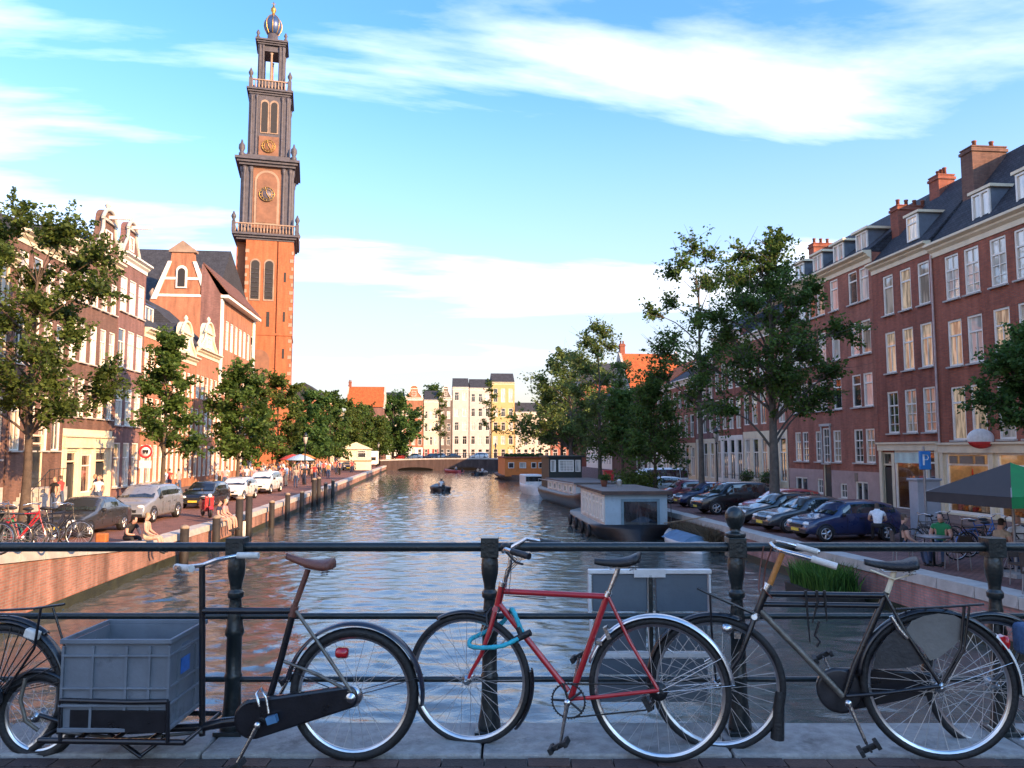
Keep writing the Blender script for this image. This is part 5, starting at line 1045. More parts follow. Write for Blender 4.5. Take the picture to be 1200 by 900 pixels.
for i in range(len(fx)-1):
    for j in range(4): fs.append((4*i+j, 4*i+(j+1) % 4, 4*i+4+(j+1) % 4, 4*i+4+j))
s.add(vs, fs); s.build('coping_band', coping_m, fb)
s = MB()
for x in fx[::2]: hc = 1.1+0.35*(1-((x-2)/17)**2); s.tube([(x, .06, hc), (x, .06, hc+1.0)], .04, 5)
for dz in (.5, .98): s.tube([(x, .06, 1.1+0.35*(1-((x-2)/17)**2)+dz) for x in fx], .03, 5)
s.build('parapet_railing', black_iron, fb)
# ================================================================== church tower and church
stone = mat('tower_sandstone', (0.30, 0.215, 0.16), 0.8, 0, 0.3, .8, 0.3, 12); lead = mat('tower_lead_grey', (0.075, 0.072, 0.088), 0.6, 0.1, 0.35, 1.2, 0.2, 10, stain=((0.14, 0.11, 0.10), 1.0, 0.6))
crownb = mat('crown_blue', (0.035, 0.075, 0.19), 0.35, 0.2, 0.25, 2); gold = mat('gilding', (0.50, 0.30, 0.09), 0.4, 1.0, 0.15, 3); lou = mat('dark_louvre', (0.02, 0.02, 0.022), 0.7); clockf = mat('clock_face', (0.10, 0.09, 0.12), 0.5)
orl = mat('stage_orange_brick', (0.21, 0.105, 0.066), 0.8, 0, 0.3, .8)
T = empty('church_tower', (-30.6, 140, ZQ), R(9), 'tall orange brick church tower with clocks and a blue crown on top', 'church tower')
hw = 4.75; zb = lambda z: z-ZQ
B0, B1 = 0, zb(38.2)
def blk(nm, lo, hi, m, par=T, bv=0): s = MB(); s.b2(lo, hi); o = s.build(nm, m, par); return o
# lower shaft: main block, corner piers left slightly recessed
s = MB(); s.b2((-3.2, -hw, 0), (2.0, hw, B1)); s.b2((2.2, -hw+.02, 0), (hw, hw-.01, B1-.01)); s.b2((1.98, -hw+.35, 0), (2.22, hw-.3, B1-.02)); s.b2((-hw-.2, -hw+2.0, 0), (-3.19, hw-.02, B1-.02)); s.build('brick_shaft', orange2, T)
blk('string_course', (-hw-.3, -hw-.12, zb(21.5)), (hw+.12, hw+.1, zb(21.9)), orange2); 
qs = MB(); qs.box((0, 0, 0), (.62, .5, .62)); qm = qs.mesh('quoin', stone); qs = MB(); qs.box((0, 0, 0), (.36, .5, .62)); qm2 = qs.mesh('quoin', stone)
for k in range(27):
    inst('quoin', qm if k % 2 else qm2, T, (hw+.05-(.31 if k % 2 else .18), -hw+.19, .7+k*1.42)); inst('quoin', qm2 if k % 2 else qm, T, (-3.2-.05+(.18 if k % 2 else .31), -hw+.2, .7+k*1.42))
def arch(cx, z, w, h, y, d, m, nm, par=T, n=10, axis='y'):
    pts = [(cx-w/2, z), (cx+w/2, z)]+[(cx+w/2*math.cos(math.pi*k/n), z+h-w/2+w/2*math.sin(math.pi*k/n)) for k in range(n+1)]
    s = MB(); s.prism(pts, y, y+d) if axis == 'y' else s.prism([(p[0], p[1]) for p in pts], y, y+d, plane='YZ'); return s.build(nm, m, par)
def louvres(cx, z, w, h, y, par):
    for k in range(7): s = MB(); s.box((cx, y-.05, z+.5+k*(h-1)/7), (w*.86, .10, .12), rx=.5); s.build('louvre', lead, par)
for cx in (-1.55, .75):
    f = arch(cx, zb(27.5), 1.75, 7.4, -hw-.10, .097, stone, 'belfry_surround'); a = arch(cx, zb(27.8), 1.35, 6.8, -hw-.14, .038, lou, 'belfry_window'); louvres(cx, zb(27.8), 1.35, 6.6, -hw-.14, a)
arch(-.6, 4, 4.2, zb(19.5)-4, -hw-.07, .068, orange2, 'blind_arch'); arch(-.6, 4.3, 3.6, zb(19.0)-4.3, -hw-.10, .028, orl, 'arch_panel')
for z in (8, 13): 
    for cx in (-1.3, .1): arch(cx, zb(z), .8, 2.0, -hw-.135, .033, lou, 'slit_window')
for z in (11, 17.5, 24, 31): blk('slit_window', (3.25, -hw-.03, zb(z)), (3.6, -hw+.017, zb(z)+1.7), lou); blk('side_window', (hw-.01, -.6, zb(z)), (hw+.05, .6, zb(z)+2.4), lou)
blk('niche', (-1.7, -hw-.05, zb(23)), (-1.2, -hw-.003, zb(25.6)), lou); blk('niche', (.5, -hw-.05, zb(23)), (1.0, -hw-.003, zb(25.6)), lou)
def corn(z, w, h, m, step=.5):
    for k in range(3): blk('cornice', (-w-step*k*.5, -w-step*k*.5, z+h*k/3+.002*k), (w+step*k*.5, w+step*k*.5, z+h*(k+1)/3), m)
def balus(z, w, h, m, n=16):
    s = MB()
    for sx, sy in ((1, 0), (-1, 0), (0, 1), (0, -1)):
        for k in range(n):
            t = -w+2*w*(k+.5)/n; p = (sx*w, t) if sx else (t, sy*w)
            s.lathe([(.09, 0), (.15, h*.3), (.08, h*.6), (.1, h-.2)], 6, (p[0], p[1], z))
    s.b2((-w-.15, -w-.15, z+h-.2), (w+.15, -w+.15, z+h)); s.b2((-w-.15, w-.15, z+h-.2), (w+.15, w+.15, z+h)); s.b2((-w-.15, -w+.15, z+h-.2), (-w+.15, w-.15, z+h)); s.b2((w-.15, -w+.15, z+h-.2), (w+.15, w-.15, z+h)); s.build('balustrade', m, T)
    for sx in (-1, 1):
        for sy in (-1, 1): s = MB(); s.b2((sx*w-.3, sy*w-.3, z), (sx*w+.3, sy*w+.3, z+h+.12)); s.lathe([(.28, 0), (.2, .3), (.4, .75), (.42, 1.0), (.2, 1.45), (.08, 1.8)], 8, (sx*w, sy*w, z+h+.12)); s.build('corner_vase', lead, T)
corn(B1, hw+.1, 1.1, lead, .7); balus(B1+1.1, hw+.55, 1.7, stone, 20)
def stage(z0, z1, w, core, colm, arches):
    if core: blk('stage_core', (-w*.72, -w*.9, z0), (w*.72, w*.9, z1), core)
    if core: blk('stage_core', (-w*.9, -w*.72, z0), (w*.9, w*.72, z1-.01), core)
    h = z1-z0
    for sx in (-1, 1):
        for sy in (-1, 1):
            blk('corner_pier', (sx*w*.72-w*.2, sy*w*.72-w*.2, z0), (sx*w*.72+w*.2, sy*w*.72+w*.2, z1-.02), colm)
            for ox, oy in ((.92, .60), (.60, .92), (.92, .84), (.84, .92)):
                s = MB(); r = w*.065; s.lathe([(r*1.4, 0), (r*1.4, h*.04), (r, h*.06), (r*.86, h*.9), (r*1.3, h*.94), (r*1.35, h*.985)], 8, (sx*w*ox, sy*w*oy, z0)); s.build('column', colm, T)
z1 = B1+2.0; z2 = zb(51.6)
stage(z1-.9, z2, 4.6, orl, lead, None)
a = arch(0, z1+1.0, 4.2, z2-z1-1.6, -4.6*.9-.12, .118, stone, 'clock_arch'); arch(0, z1+1.3, 3.4, z2-z1-2.3, -4.6*.9-.2, .078, orl, 'clock_panel')
def clock(z, r, y, m, par=T):
    s = MB(); s.lathe([(r, 0), (r, .12), (r*.98, .16)], 28, (0, 0, 0), axis='Y'); o = s.build('clock_dial', m, par, (0, y-.16, z))
    s = MB(); s.torus(r*.93, .06, 28, 5, c=(0, -.06, 0)); s.torus(r*.62, .04, 28, 5, c=(0, -.06, 0))
    for k in range(12): a = math.pi/6*k; s.box((r*.78*math.cos(a), -.07, r*.78*math.sin(a)), (.26*r/1.3, .05, .09), ry=-a)
    s.tube([(0, -.1, 0), (r*.35, -.1, -r*.5)], .07, 5); s.tube([(0, -.12, 0), (-r*.2, -.12, r*.85)], .055, 5); s.build('dial_marks', gold, o)
clock(z1+6.4, 1.35, -4.6*.9-.2, clockf)
corn(z2, 4.75, 1.3, lead, .7)
for sx in (-1, 1):
    for sy in (-1, 1): s = MB(); s.lathe([(.5, 0), (.5, .8), (.3, 1.0), (.55, 1.6), (.5, 2.3), (.2, 2.7), (.12, 3.2)], 8, (sx*4.4, sy*4.4, z2+1.3)); s.build('corner_vase', lead, T)
z3 = z2+1.3; z4 = zb(65.2); blk('stage_plinth', (-4.3, -4.3, z3), (4.3, 4.3, z3+.8), lead)
stage(z3+.8, z4, 3.65, lead, lead, None)
blk('dial_panel', (-1.7, -3.65*.9-.25, z3+.9), (1.7, -3.65*.9-.003, z3+4.6), orl); clock(z3+2.75, 1.2, -3.65*.9-.26, orl)
for cx in (-.8, .8): f = arch(cx, z3+5.2, 1.5, 6.2, -3.65*.9-.12, .117, stone, 'bell_surround'); arch(cx, z3+5.4, 1.05, 5.6, -3.65*.9-.2, .076, lou, 'bell_opening')
corn(z4, 3.5, 1.0, lead, .5); balus(z4+1.0, 3.35, 1.8, stone, 12)
z5 = z4+1.0; z6 = zb(75.2); stage(z5, z6, 2.4, None, lead, None)
blk('lantern_floor', (-2.0, -2.0, z5), (2.0, 2.0, z5+2.3), lead); blk('lantern_head', (-2.0, -2.0, z6-1.1), (2.0, 2.0, z6-.03), lead)
for sx, sy in ((0, -1), (0, 1), (1, 0), (-1, 0)): s = MB(); s.lathe([(.3, 0), (.22, .2), (.2, 5.0), (.32, 5.3)], 8, (sx*1.9, sy*1.9, z5+2.3)); s.build('mullion', stone, T)
corn(z6, 2.4, .9, lead, .45)
for sx in (-1, 1):
    for sy in (-1, 1): s = MB(); s.lathe([(.3, 0), (.3, .4), (.15, .6), (.35, 1.0), (.1, 1.6)], 8, (sx*2.4, sy*2.4, z6+.9)); s.build('corner_vase', lead, T)
s = MB(); s.lathe([(1.3, 0), (1.3, .4), (.95, .8), (.95, 2.6)], 16, (0, 0, z6+.9)); s.build('crown_base', lead, T)
s = MB(); s.lathe([(.95, 0), (1.2, .35), (1.4, .9), (1.55, 1.5), (1.5, 2.3), (1.2, 3.0), (.75, 3.5), (.35, 3.75), (.25, 3.9)], 16, (0, 0, z6+3.1)); cr_ = s.build('imperial_crown', crownb, T)
s = MB()
for k in range(8):
    a = math.pi/4*k; s.tube([(r*math.cos(a), r*math.sin(a), z6+3.1+z) for r, z in ((1.0, 0.05), (1.44, .9), (1.6, 1.6), (1.53, 2.3), (1.2, 3.05), (.75, 3.55), (.3, 3.85))], .09, 5)
s.build('crown_ribs', gold, cr_)
s = MB(); s.lathe([(.3, 0), (.25, .5), (.5, .9), (.5, 1.3), (.2, 1.7), (.1, 2.2), (.07, 2.7)], 10, (0, 0, z6+6.9)); s.box((0, 0, z6+9.2), (.8, .08, .1)); s.build('finial', gold, T)
# church hall behind the houses, with the neck-gabled transept towards us
CHR = empty('church_hall', (-50, 112, ZQ), 0, 'church hall with a huge slate roof and an orange scrolled gable beside the tower', 'church')
s = MB(); s.b2((0, 0, 0), (17.5, 30, zb(21))); s.build('wall', orange1, CHR)
s = MB(); vs = [(-.6, -.6, zb(20.8)), (18.2, -.6, zb(20.8)), (18.2, 30.6, zb(20.8)), (-.6, 30.6, zb(20.8)), (2, 11, zb(33.0)), (17.6, 11, zb(33.0))]
s.add(vs, [(0, 1, 5, 4), (1, 2, 5), (2, 3, 4, 5), (3, 0, 4), (0, 1, 2, 3)]); s.build('roof', slate, CHR)
gx = 14.55; gw = 7.4
s = MB(); s.b2((gx-gw/2-.5, -2.2, 0), (gx+gw/2+.5, 0, zb(22.6))); s.build('transept_wall', orange1, CHR)
s = MB(); s.prism([(gx-gw/2, zb(22.6)), (gx+gw/2, zb(22.6)), (gx+gw*.22, zb(28.0)), (gx+gw*.2, zb(29.3)), (gx-gw*.2, zb(29.3)), (gx-gw*.22, zb(28.0))], -2.2, -1.4); g_ = s.build('gable', orange1, CHR)
s = MB(); s.prism([(gx-gw*.25, zb(29.3)), (gx+gw*.25, zb(29.3)), (gx+gw*.25, zb(29.6)), (gx, zb(31.0)), (gx-gw*.25, zb(29.6))], -2.4, -1.3); s.build('pediment', stone, g_)
for sx in (-1, 1): s = MB(); P4 = [(gx+sx*(gw/2+.35), zb(22.6)), (gx+sx*(gw*.22+.3), zb(28.0)), (gx+sx*gw*.19, zb(28.0)), (gx+sx*(gw/2-.4), zb(22.6))]; s.prism(P4 if sx > 0 else P4[::-1], -2.35, -2.203); s.build('gable_trim', white_paint, g_); s = MB(); s.lathe([(.4, 0), (.3, .4), (.5, .9), (.1, 1.6)], 8, (gx+sx*(gw/2+.3), -1.8, zb(22.6))); s.build('vase', stone, g_)
for z, w in ((23.0, 3.5), (25.4, 2.6)): s = MB(); s.b2((gx-w, -2.30, zb(z)), (gx+w, -2.203, zb(z)+.35)); s.build('stone_band', white_paint, g_)
f = arch(gx, zb(24.2), 1.5, 3.2, -2.42, .115, white_paint, 'window_surround', CHR); arch(gx, zb(24.4), .95, 2.6, -2.5, .078, lou, 'window', CHR)
s = MB(); vs = [(gx-gw/2, -1.6, zb(22.6)), (gx+gw/2, -1.6, zb(22.6)), (gx, -1.6, zb(29)), (gx-gw/2, 9, zb(22.6)), (gx+gw/2, 9, zb(22.6)), (gx, 9, zb(29))]; s.add(vs, [(0, 3, 5, 2), (1, 4, 5, 2)]); s.build('transept_roof', tile_br, CHR)
# ================================================================== trees
bark = mat('elm_bark', (0.085, 0.062, 0.046), 0.9, 0, 0.4, 5, 0.8, 14); bark_g = mat('grey_bark', (0.10, 0.085, 0.07), 0.9, 0, 0.4, 5, 0.8, 14)
lf_mid = leafmat('leaf_mid_green', (0.045, 0.088, 0.020), (0.145, 0.24, 0.050)); lf_dark = leafmat('leaf_dark_green', (0.042, 0.095, 0.025), (0.125, 0.235, 0.055)); lf_pale = leafmat('leaf_pale_green', (0.070, 0.11, 0.030), (0.21, 0.29, 0.080)); lf_warm = leafmat('leaf_olive', (0.050, 0.082, 0.018), (0.155, 0.215, 0.045))
def leaves(name, par, centers, sig, n_per, size, m, seed, droop=0.25, starts=None):
    g = np.random.default_rng(seed); K = len(centers); n = K*n_per
    C = np.repeat(np.array(centers, float), n_per, 0)
    if starts is not None:
        A_ = np.repeat(np.array(starts, float), n_per, 0); tt = g.uniform(.12, 1.12, (n, 1))**.8; C = A_+(C-A_)*tt
    sg = np.repeat(np.array(sig, float), n_per, 0)
    off = g.normal(0, 1, (n, 3)); ln = np.linalg.norm(off, axis=1, keepdims=True); off = off/ln*np.minimum(ln, 2.1)
    P = C+off*sg[:, None]*np.array([1, 1, .72])
    nrm = g.normal(0, 1, (n, 3)); nrm[:, 2] = np.abs(nrm[:, 2])+.35; nrm /= np.linalg.norm(nrm, axis=1, keepdims=True)
    t = g.normal(0, 1, (n, 3)); t[:, 2] -= droop; t -= nrm*(t*nrm).sum(1, keepdims=True); t /= np.linalg.norm(t, axis=1, keepdims=True); bt = np.cross(nrm, t)
    s = size*g.uniform(.6, 1.35, (n, 1)); w = s*.36
    v = np.stack([P-t*s*.5, P+bt*w+nrm*s*.06, P+t*s*.55, P-bt*w+nrm*s*.06], 1).reshape(-1, 3).astype(np.float32)
    q = np.arange(n*4, dtype=np.int32).reshape(n, 4)
    tint = np.clip(np.repeat(g.uniform(.0, .75, K), n_per)+g.normal(0, .2, n), 0, 1)
    me = bpy.data.meshes.new(name); fast_mesh(me, v, q, tint); me.materials.append(m)
    o = inst(name, me, par); o['kind'] = 'stuff'; return o
def tree(label, x, y, z, trunk_r, fork, clumps, m, n_per=220, size=.16, seed=1, bk=None, lean=(0, 0), sub=7, group=None, sigf=.42, bare=0, dens=1.0):
    """clumps: (dx, dy, z above ground, radius); limbs grow from the trunk into every clump"""
    g = random.Random(seed); t = empty('tree', (x, y, z), g.uniform(0, 0), label, 'tree', group)
    top = max(c[2] for c in clumps); bk = bk or bark; s = MB()
    path = []; hh = max(fork*1.9, top*.86); k = 9
    for i in range(k+1):
        f = i/k; path.append(Vector((lean[0]*f+g.uniform(-.05, .05)*f*2, lean[1]*f+g.uniform(-.05, .05)*f*2, hh*f-.1)))
    rad = [trunk_r*(1.35 if i == 0 else (1.0-.82*(i/k)**.8)) for i in range(k+1)]
    s.tube(path, rad, 10)
    to = s.build('trunk', bk, t); sub += 12; n_per = int(n_per*.195*dens); sigf = sigf*.85
    def tp(zq_):
        f = min(.97, max(0.02, zq_/hh)); i = min(k-1, int(f*k)); u = f*k-i; return path[i].lerp(path[i+1], u), rad[i]*(1-u)+rad[i+1]*u
    cen = []; sig = []; st_ = []; lb = MB()
    for ci, (dx, dy, cz, r) in enumerate(clumps):
        zs_ = max(fork*.92, min(hh*.93, cz-r*.75-.35*math.hypot(dx, dy)-g.uniform(0, .6)))
        p0, r0 = tp(zs_); pc = Vector((dx, dy, cz)); mid = p0.lerp(pc, .5)+Vector((g.uniform(-.2, .2), g.uniform(-.2, .2), g.uniform(.0, .35)))
        rl = min(r0*.6, .035+.03*r); lb.tube([p0, p0.lerp(mid, .5)+Vector((0, 0, .06)), mid, pc], [rl, rl*.8, rl*.6, rl*.25], 6, caps=False)
        for q in range(sub):
            for _ in range(20):
                d = Vector((g.gauss(0, 1), g.gauss(0, 1), g.gauss(0, 1))).normalized(); pr = pc+Vector((d.x, d.y, d.z*.85))*r*g.uniform(.35, 1.6)
                if pr.z > fork*.6: break
            lb.tube([mid.lerp(pc, g.uniform(.3, .9)), pc.lerp(pr, .5)+Vector((0, 0, .05)), pr], [rl*.32, rl*.2, .006], 4, caps=False)
            cen.append(pr); st_.append(mid.lerp(pc, g.uniform(.5, 1))); sig.append(r*g.uniform(.07, .26))
        for q in range(bare):
            d = Vector((g.gauss(0, 1), g.gauss(0, 1), abs(g.gauss(.6, .6)))).normalized(); lb.tube([pc, pc+d*r*.8, pc+d*r*1.7+Vector((0, 0, .15))], [rl*.25, .01, .004], 4, caps=False)
    lb.build('limbs', bk, t)
    leaves('crown', t, cen, sig, n_per, size, m, seed, starts=st_); return t
def blob(h0, h1, wmax, n, seed, shape='oval', rmin=.6, rmax=1.1, dy=None):
    g = random.Random(seed); out = []
    for i in range(n):
        f = (i+.5)/n; zc = h0+(h1-h0)*f
        w = wmax*{'oval': math.sqrt(max(.05, 1-(2*f-.92)**2)), 'cone': 1.05-f*.82, 'vase': .45+.6*math.sin(math.pi*min(1, f*.78+.05)), 'col': .9-.25*f}[shape]
        a = i*2.39996+g.uniform(-.4, .4); rr = w*g.uniform(.45, .95)
        out.append((rr*math.cos(a), (dy or 1)*rr*math.sin(a), zc, g.uniform(rmin, rmax)*(1-.25*f)))
    return out
# nearest left elm: wide flat-topped airy crown; the sizes follow the picture
TL = 'trees along the left quay'; TR_ = 'trees along the right quay'
c = blob(4.6, 12.3, 2.4, 20, 11, 'vase', .8, 1.15)+[(-1.8, .3, 12.0, .9), (1.2, -.4, 12.1, .9), (2.3, .5, 11.2, .9), (-.6, -.8, 12.4, .8), (2.6, 0, 9.6, .8), (-3.0, 0, 10.5, 1.0), (-3.2, .5, 8.3, .9), (1.6, -1.0, 4.9, .8), (2.5, .8, 5.4, .8), (-2.2, -.6, 5.2, .9), (2.9, .3, 6.2, .6)]
tree('nearest left tree with a broad airy crown and an orange-lit trunk beside the parked bicycles', -16.2, 32.6, ZQ, .21, 4.0, c, lf_warm, 250, .17, 21, sub=8, group=TL, dens=.9)
c = blob(3.2, 10.0, 1.9, 15, 12, 'cone', .7, 1.05)
tree('second left tree with a layered conical crown behind the grey people carrier', -16.0, 47.5, ZQ, .17, 3.0, c, lf_mid, 260, .21, 22, sub=7, group=TL)
for i, (x, y, h0, h1, w, n, m, lb) in enumerate(((-15.9, 64.5, 2.6, 9.8, 2.4, 16, lf_mid, 'third left tree with a dense round crown in front of the church tower foot'), (-16.3, 82, 2.5, 10.8, 3.0, 16, lf_warm, 'fourth left tree right under the tower'), (-15.6, 99, 2.4, 10.5, 3.2, 16, lf_dark, 'fifth left tree just right of the tower'), (-15.2, 113, 2.4, 11.3, 3.4, 16, lf_mid, 'sixth left tree with a rounded green crown'), (-15.2, 131, 2.4, 11, 3.4, 14, lf_warm, 'yellowish left tree above the cream kiosk'), (-14.5, 148, 2.4, 11.4, 3.5, 14, lf_mid, 'farthest left tree in the quay row'))):
    tree(lb, x, y, ZQ, .18, 2.4, blob(h0, h1, w, n, 30+i, 'oval', 1.0, 1.5), m, 190, .30 if y < 90 else .38, 40+i, sub=7, group=TL)
tree('large round dark green tree beyond the far bridge on the left', -9.5, 176, ZQ, .35, 3.5, blob(3.5, 15.2, 6.5, 20, 51, 'oval', 1.8, 2.6), lf_dark, 240, .55, 51, sub=7)
tree('rounded tree in front of the red tiled roof at the far left', -14.0, 160, ZQ, .2, 2.6, blob(2.8, 12.0, 3.6, 14, 57, 'oval', 1.4, 2.0), lf_warm, 200, .42, 57, sub=7)
tree('bushy tree between the red tiled roof and the large round dark tree', -11.6, 167, ZQ, .2, 2.6, blob(2.8, 9.5, 3.0, 12, 58, 'oval', 1.4, 1.9), lf_mid, 200, .42, 58, sub=7)
tree('thin leafless-looking young tree before the white far houses', 1.2, 170, ZQ, .16, 6, blob(6, 16, 1.6, 8, 52, 'col', .8, 1.3), lf_warm, 60, .4, 52, sub=5)
tree('thin young tree before the ochre corner house', 12.2, 172, ZQ, .18, 7, blob(7, 19, 2.0, 8, 53, 'col', .8, 1.4), lf_warm, 60, .4, 53, sub=5)
tree('round tree rising over the far roofs', -1.0, 216, ZQ, .4, 10, blob(12, 20.5, 4.5, 12, 54, 'oval', 1.8, 2.6), lf_mid, 180, .6, 54, sub=6)
# right bank, from near to far
c = [(-2.1, 0, 4.9, 1.0), (2.0, .6, 5.1, 1.0), (0, -1, 5.6, 1.0)]+blob(5.6, 11.2, 2.5, 20, 61, 'oval', .8, 1.2)+[(-3.2, 0, 6.9, .9), (3.1, .3, 6.6, .9), (3.3, -.3, 8.3, .7), (-2.6, .3, 9.0, 1.0), (.2, 0, 11.9, .6), (.6, .2, 12.4, .4), (-1.1, 0, 11.6, .7), (-1.9, -.3, 10.6, .8), (2.6, .8, 5.4, .7), (1.7, -.6, 10.0, .7)]
tree('large near right tree with a forked trunk standing between the parked cars', 14.35, 31.6, ZQ, .26, 2.6, c, lf_mid, 270, .14, 62, sub=8, group=TR_, bk=bark_g, bare=3, dens=.9)
c = blob(5.0, 14.8, 2.1, 15, 63, 'oval', .7, 1.0)+[(-2.2, 0, 8.5, .7), (-2.6, .3, 10.6, .7), (-2.4, -.3, 7.0, .7), (-1.6, 0, 12.8, .6)]
tree('tall sparse right tree with thin upward branches against the sky', 14.2, 40.2, ZQ, .20, 4.2, c, lf_mid, 120, .17, 64, sub=7, group=TR_, bk=bark_g, bare=4)
c = blob(2.4, 7.5, 2.0, 16, 65, 'cone', .85, 1.25)
tree('dense dark conical tree with a reddish trunk beside the white van', 13.2, 45.5, ZQ, .15, 2.4, c, lf_mid, 280, .17, 66, sub=8, group=TR_, dens=.65)
c = blob(2.6, 7.7, 1.9, 15, 67, 'cone', .8, 1.15)
tree('second dark tree left of the conical one', 14.3, 58, ZQ, .17, 2.6, c, lf_mid, 240, .22, 68, sub=7, group=TR_, dens=.75)
c = blob(3.0, 13.6, 2.7, 20, 69, 'oval', .9, 1.4)
tree('tall slim pale green tree between the dark and the broad pale tree', 13.4, 62, ZQ, .2, 3, c, lf_pale, 190, .22, 70, sub=7, group=TR_, bk=bark_g, bare=2, dens=.75)
c = blob(4.2, 14.4, 5.2, 26, 71, 'oval', 1.4, 2.1)+[(-5.4, 0, 5.2, 1.8), (4.6, 0, 5.4, 1.8), (-6.2, 1, 6.6, 1.6)]
tree('broad pale green tree with a wide airy crown over the orange houseboat', 15.6, 88, ZQ, .36, 3.6, c, lf_pale, 190, .32, 72, sub=8, group=TR_, bk=bark_g, bare=1, dens=.75)
tree('pale tree behind the broad one on the right bank', 18.5, 112, ZQ, .3, 3.2, blob(3.6, 13, 4, 16, 73, 'oval', 1.4, 2), lf_pale, 170, .4, 74, sub=7, group=TR_)
tree('green tree in front of the orange-roofed house', 18.8, 70, ZQ, .2, 2.8, blob(2.8, 7.0, 2.3, 14, 75, 'oval', .9, 1.25), lf_warm, 210, .26, 76, sub=7, group=TR_, dens=.7)
tree('dark tree at the right edge partly hiding the lit windows', 18.35, 21.6, ZQ+.1, .15, 3.1, blob(3.6, 6.5, 1.6, 14, 77, 'oval', .6, .95)+[(-1.0, -.2, 5.5, .6), (.9, .2, 6.9, .6), (2.0, 0, 4.6, .9), (2.2, 0, 6.2, .8)], lf_dark, 420, .13, 78, sub=8, group=TR_, dens=.8)
# ================================================================== cars
carglass = glassmat('car_glass', (0.035, 0.045, 0.05), 0.03, .6); plast = mat('black_plastic', (0.018, 0.018, 0.019), .55); alloy = mat('alloy_rim', (0.55, 0.55, 0.56), .3, .9, .15, 12); lampg = mat('lamp_glass', (0.75, 0.75, 0.72), .15, 0, .1, 10, coat=1.0); taill = mat('tail_lamp_red', (0.42, 0.015, 0.015), .2, coat=1.0); platem = mat('plate_yellow', (0.7, 0.5, 0.06), .5)
def paint(nm, c): return mat(nm, c, .28, 0.1, .06, 3, coat=1.0)
CPAINT = dict(black=paint('car_black', (0.010, 0.011, 0.013)), grey=paint('car_graphite', (0.035, 0.037, 0.042)), silver=paint('car_silver', (0.46, 0.47, 0.48)), blue=paint('car_navy', (0.010, 0.022, 0.075)), red=paint('car_red', (0.42, 0.025, 0.022)), white=paint('car_white', (0.75, 0.75, 0.74)), steel=paint('car_steel', (0.20, 0.22, 0.25)), pale=paint('car_pale_blue', (0.50, 0.62, 0.68)), maroon=paint('car_maroon', (0.14, 0.03, 0.045)))
def prof(kind):
    # x (0 front .. 1 rear), hood/belt height, roof height (same as belt where there is no cabin)
    if kind == 'sedan': return 4.4, 1.76, [(0, .50, .50), (.03, .68, .68), (.12, .80, .80), (.30, .92, .92), (.40, .96, 1.30), (.47, .97, 1.42), (.58, .98, 1.44), (.70, .98, 1.40), (.78, .99, 1.24), (.86, 1.0, 1.01), (.96, .96, .96), (1.0, .62, .62)], .30, .86
    if kind == 'hatch': return 4.0, 1.72, [(0, .50, .50), (.03, .70, .70), (.12, .84, .84), (.27, .94, .94), (.37, .98, 1.30), (.45, .99, 1.44), (.60, 1.0, 1.47), (.78, 1.01, 1.44), (.90, 1.02, 1.34), (.97, 1.0, 1.04), (.99, .85, .85), (1.0, .6, .6)], .27, .97
    if kind == 'suv': return 4.4, 1.82, [(0, .55, .55), (.02, .80, .80), (.09, .96, .96), (.22, 1.06, 1.06), (.33, 1.10, 1.50), (.40, 1.11, 1.64), (.58, 1.12, 1.68), (.80, 1.12, 1.65), (.93, 1.13, 1.52), (.98, 1.1, 1.14), (.99, .9, .9), (1.0, .6, .6)], .22, .98
    if kind == 'van': return 4.9, 1.9, [(0, .55, .55), (.02, .9, .9), (.07, 1.05, 1.05), (.13, 1.14, 1.14), (.24, 1.2, 1.85), (.30, 1.2, 1.98), (.6, 1.2, 2.02), (.85, 1.2, 2.0), (.98, 1.2, 1.93), (.992, 1.1, 1.1), (.996, .9, .9), (1.0, .6, .6)], .13, .99
_cars = {}
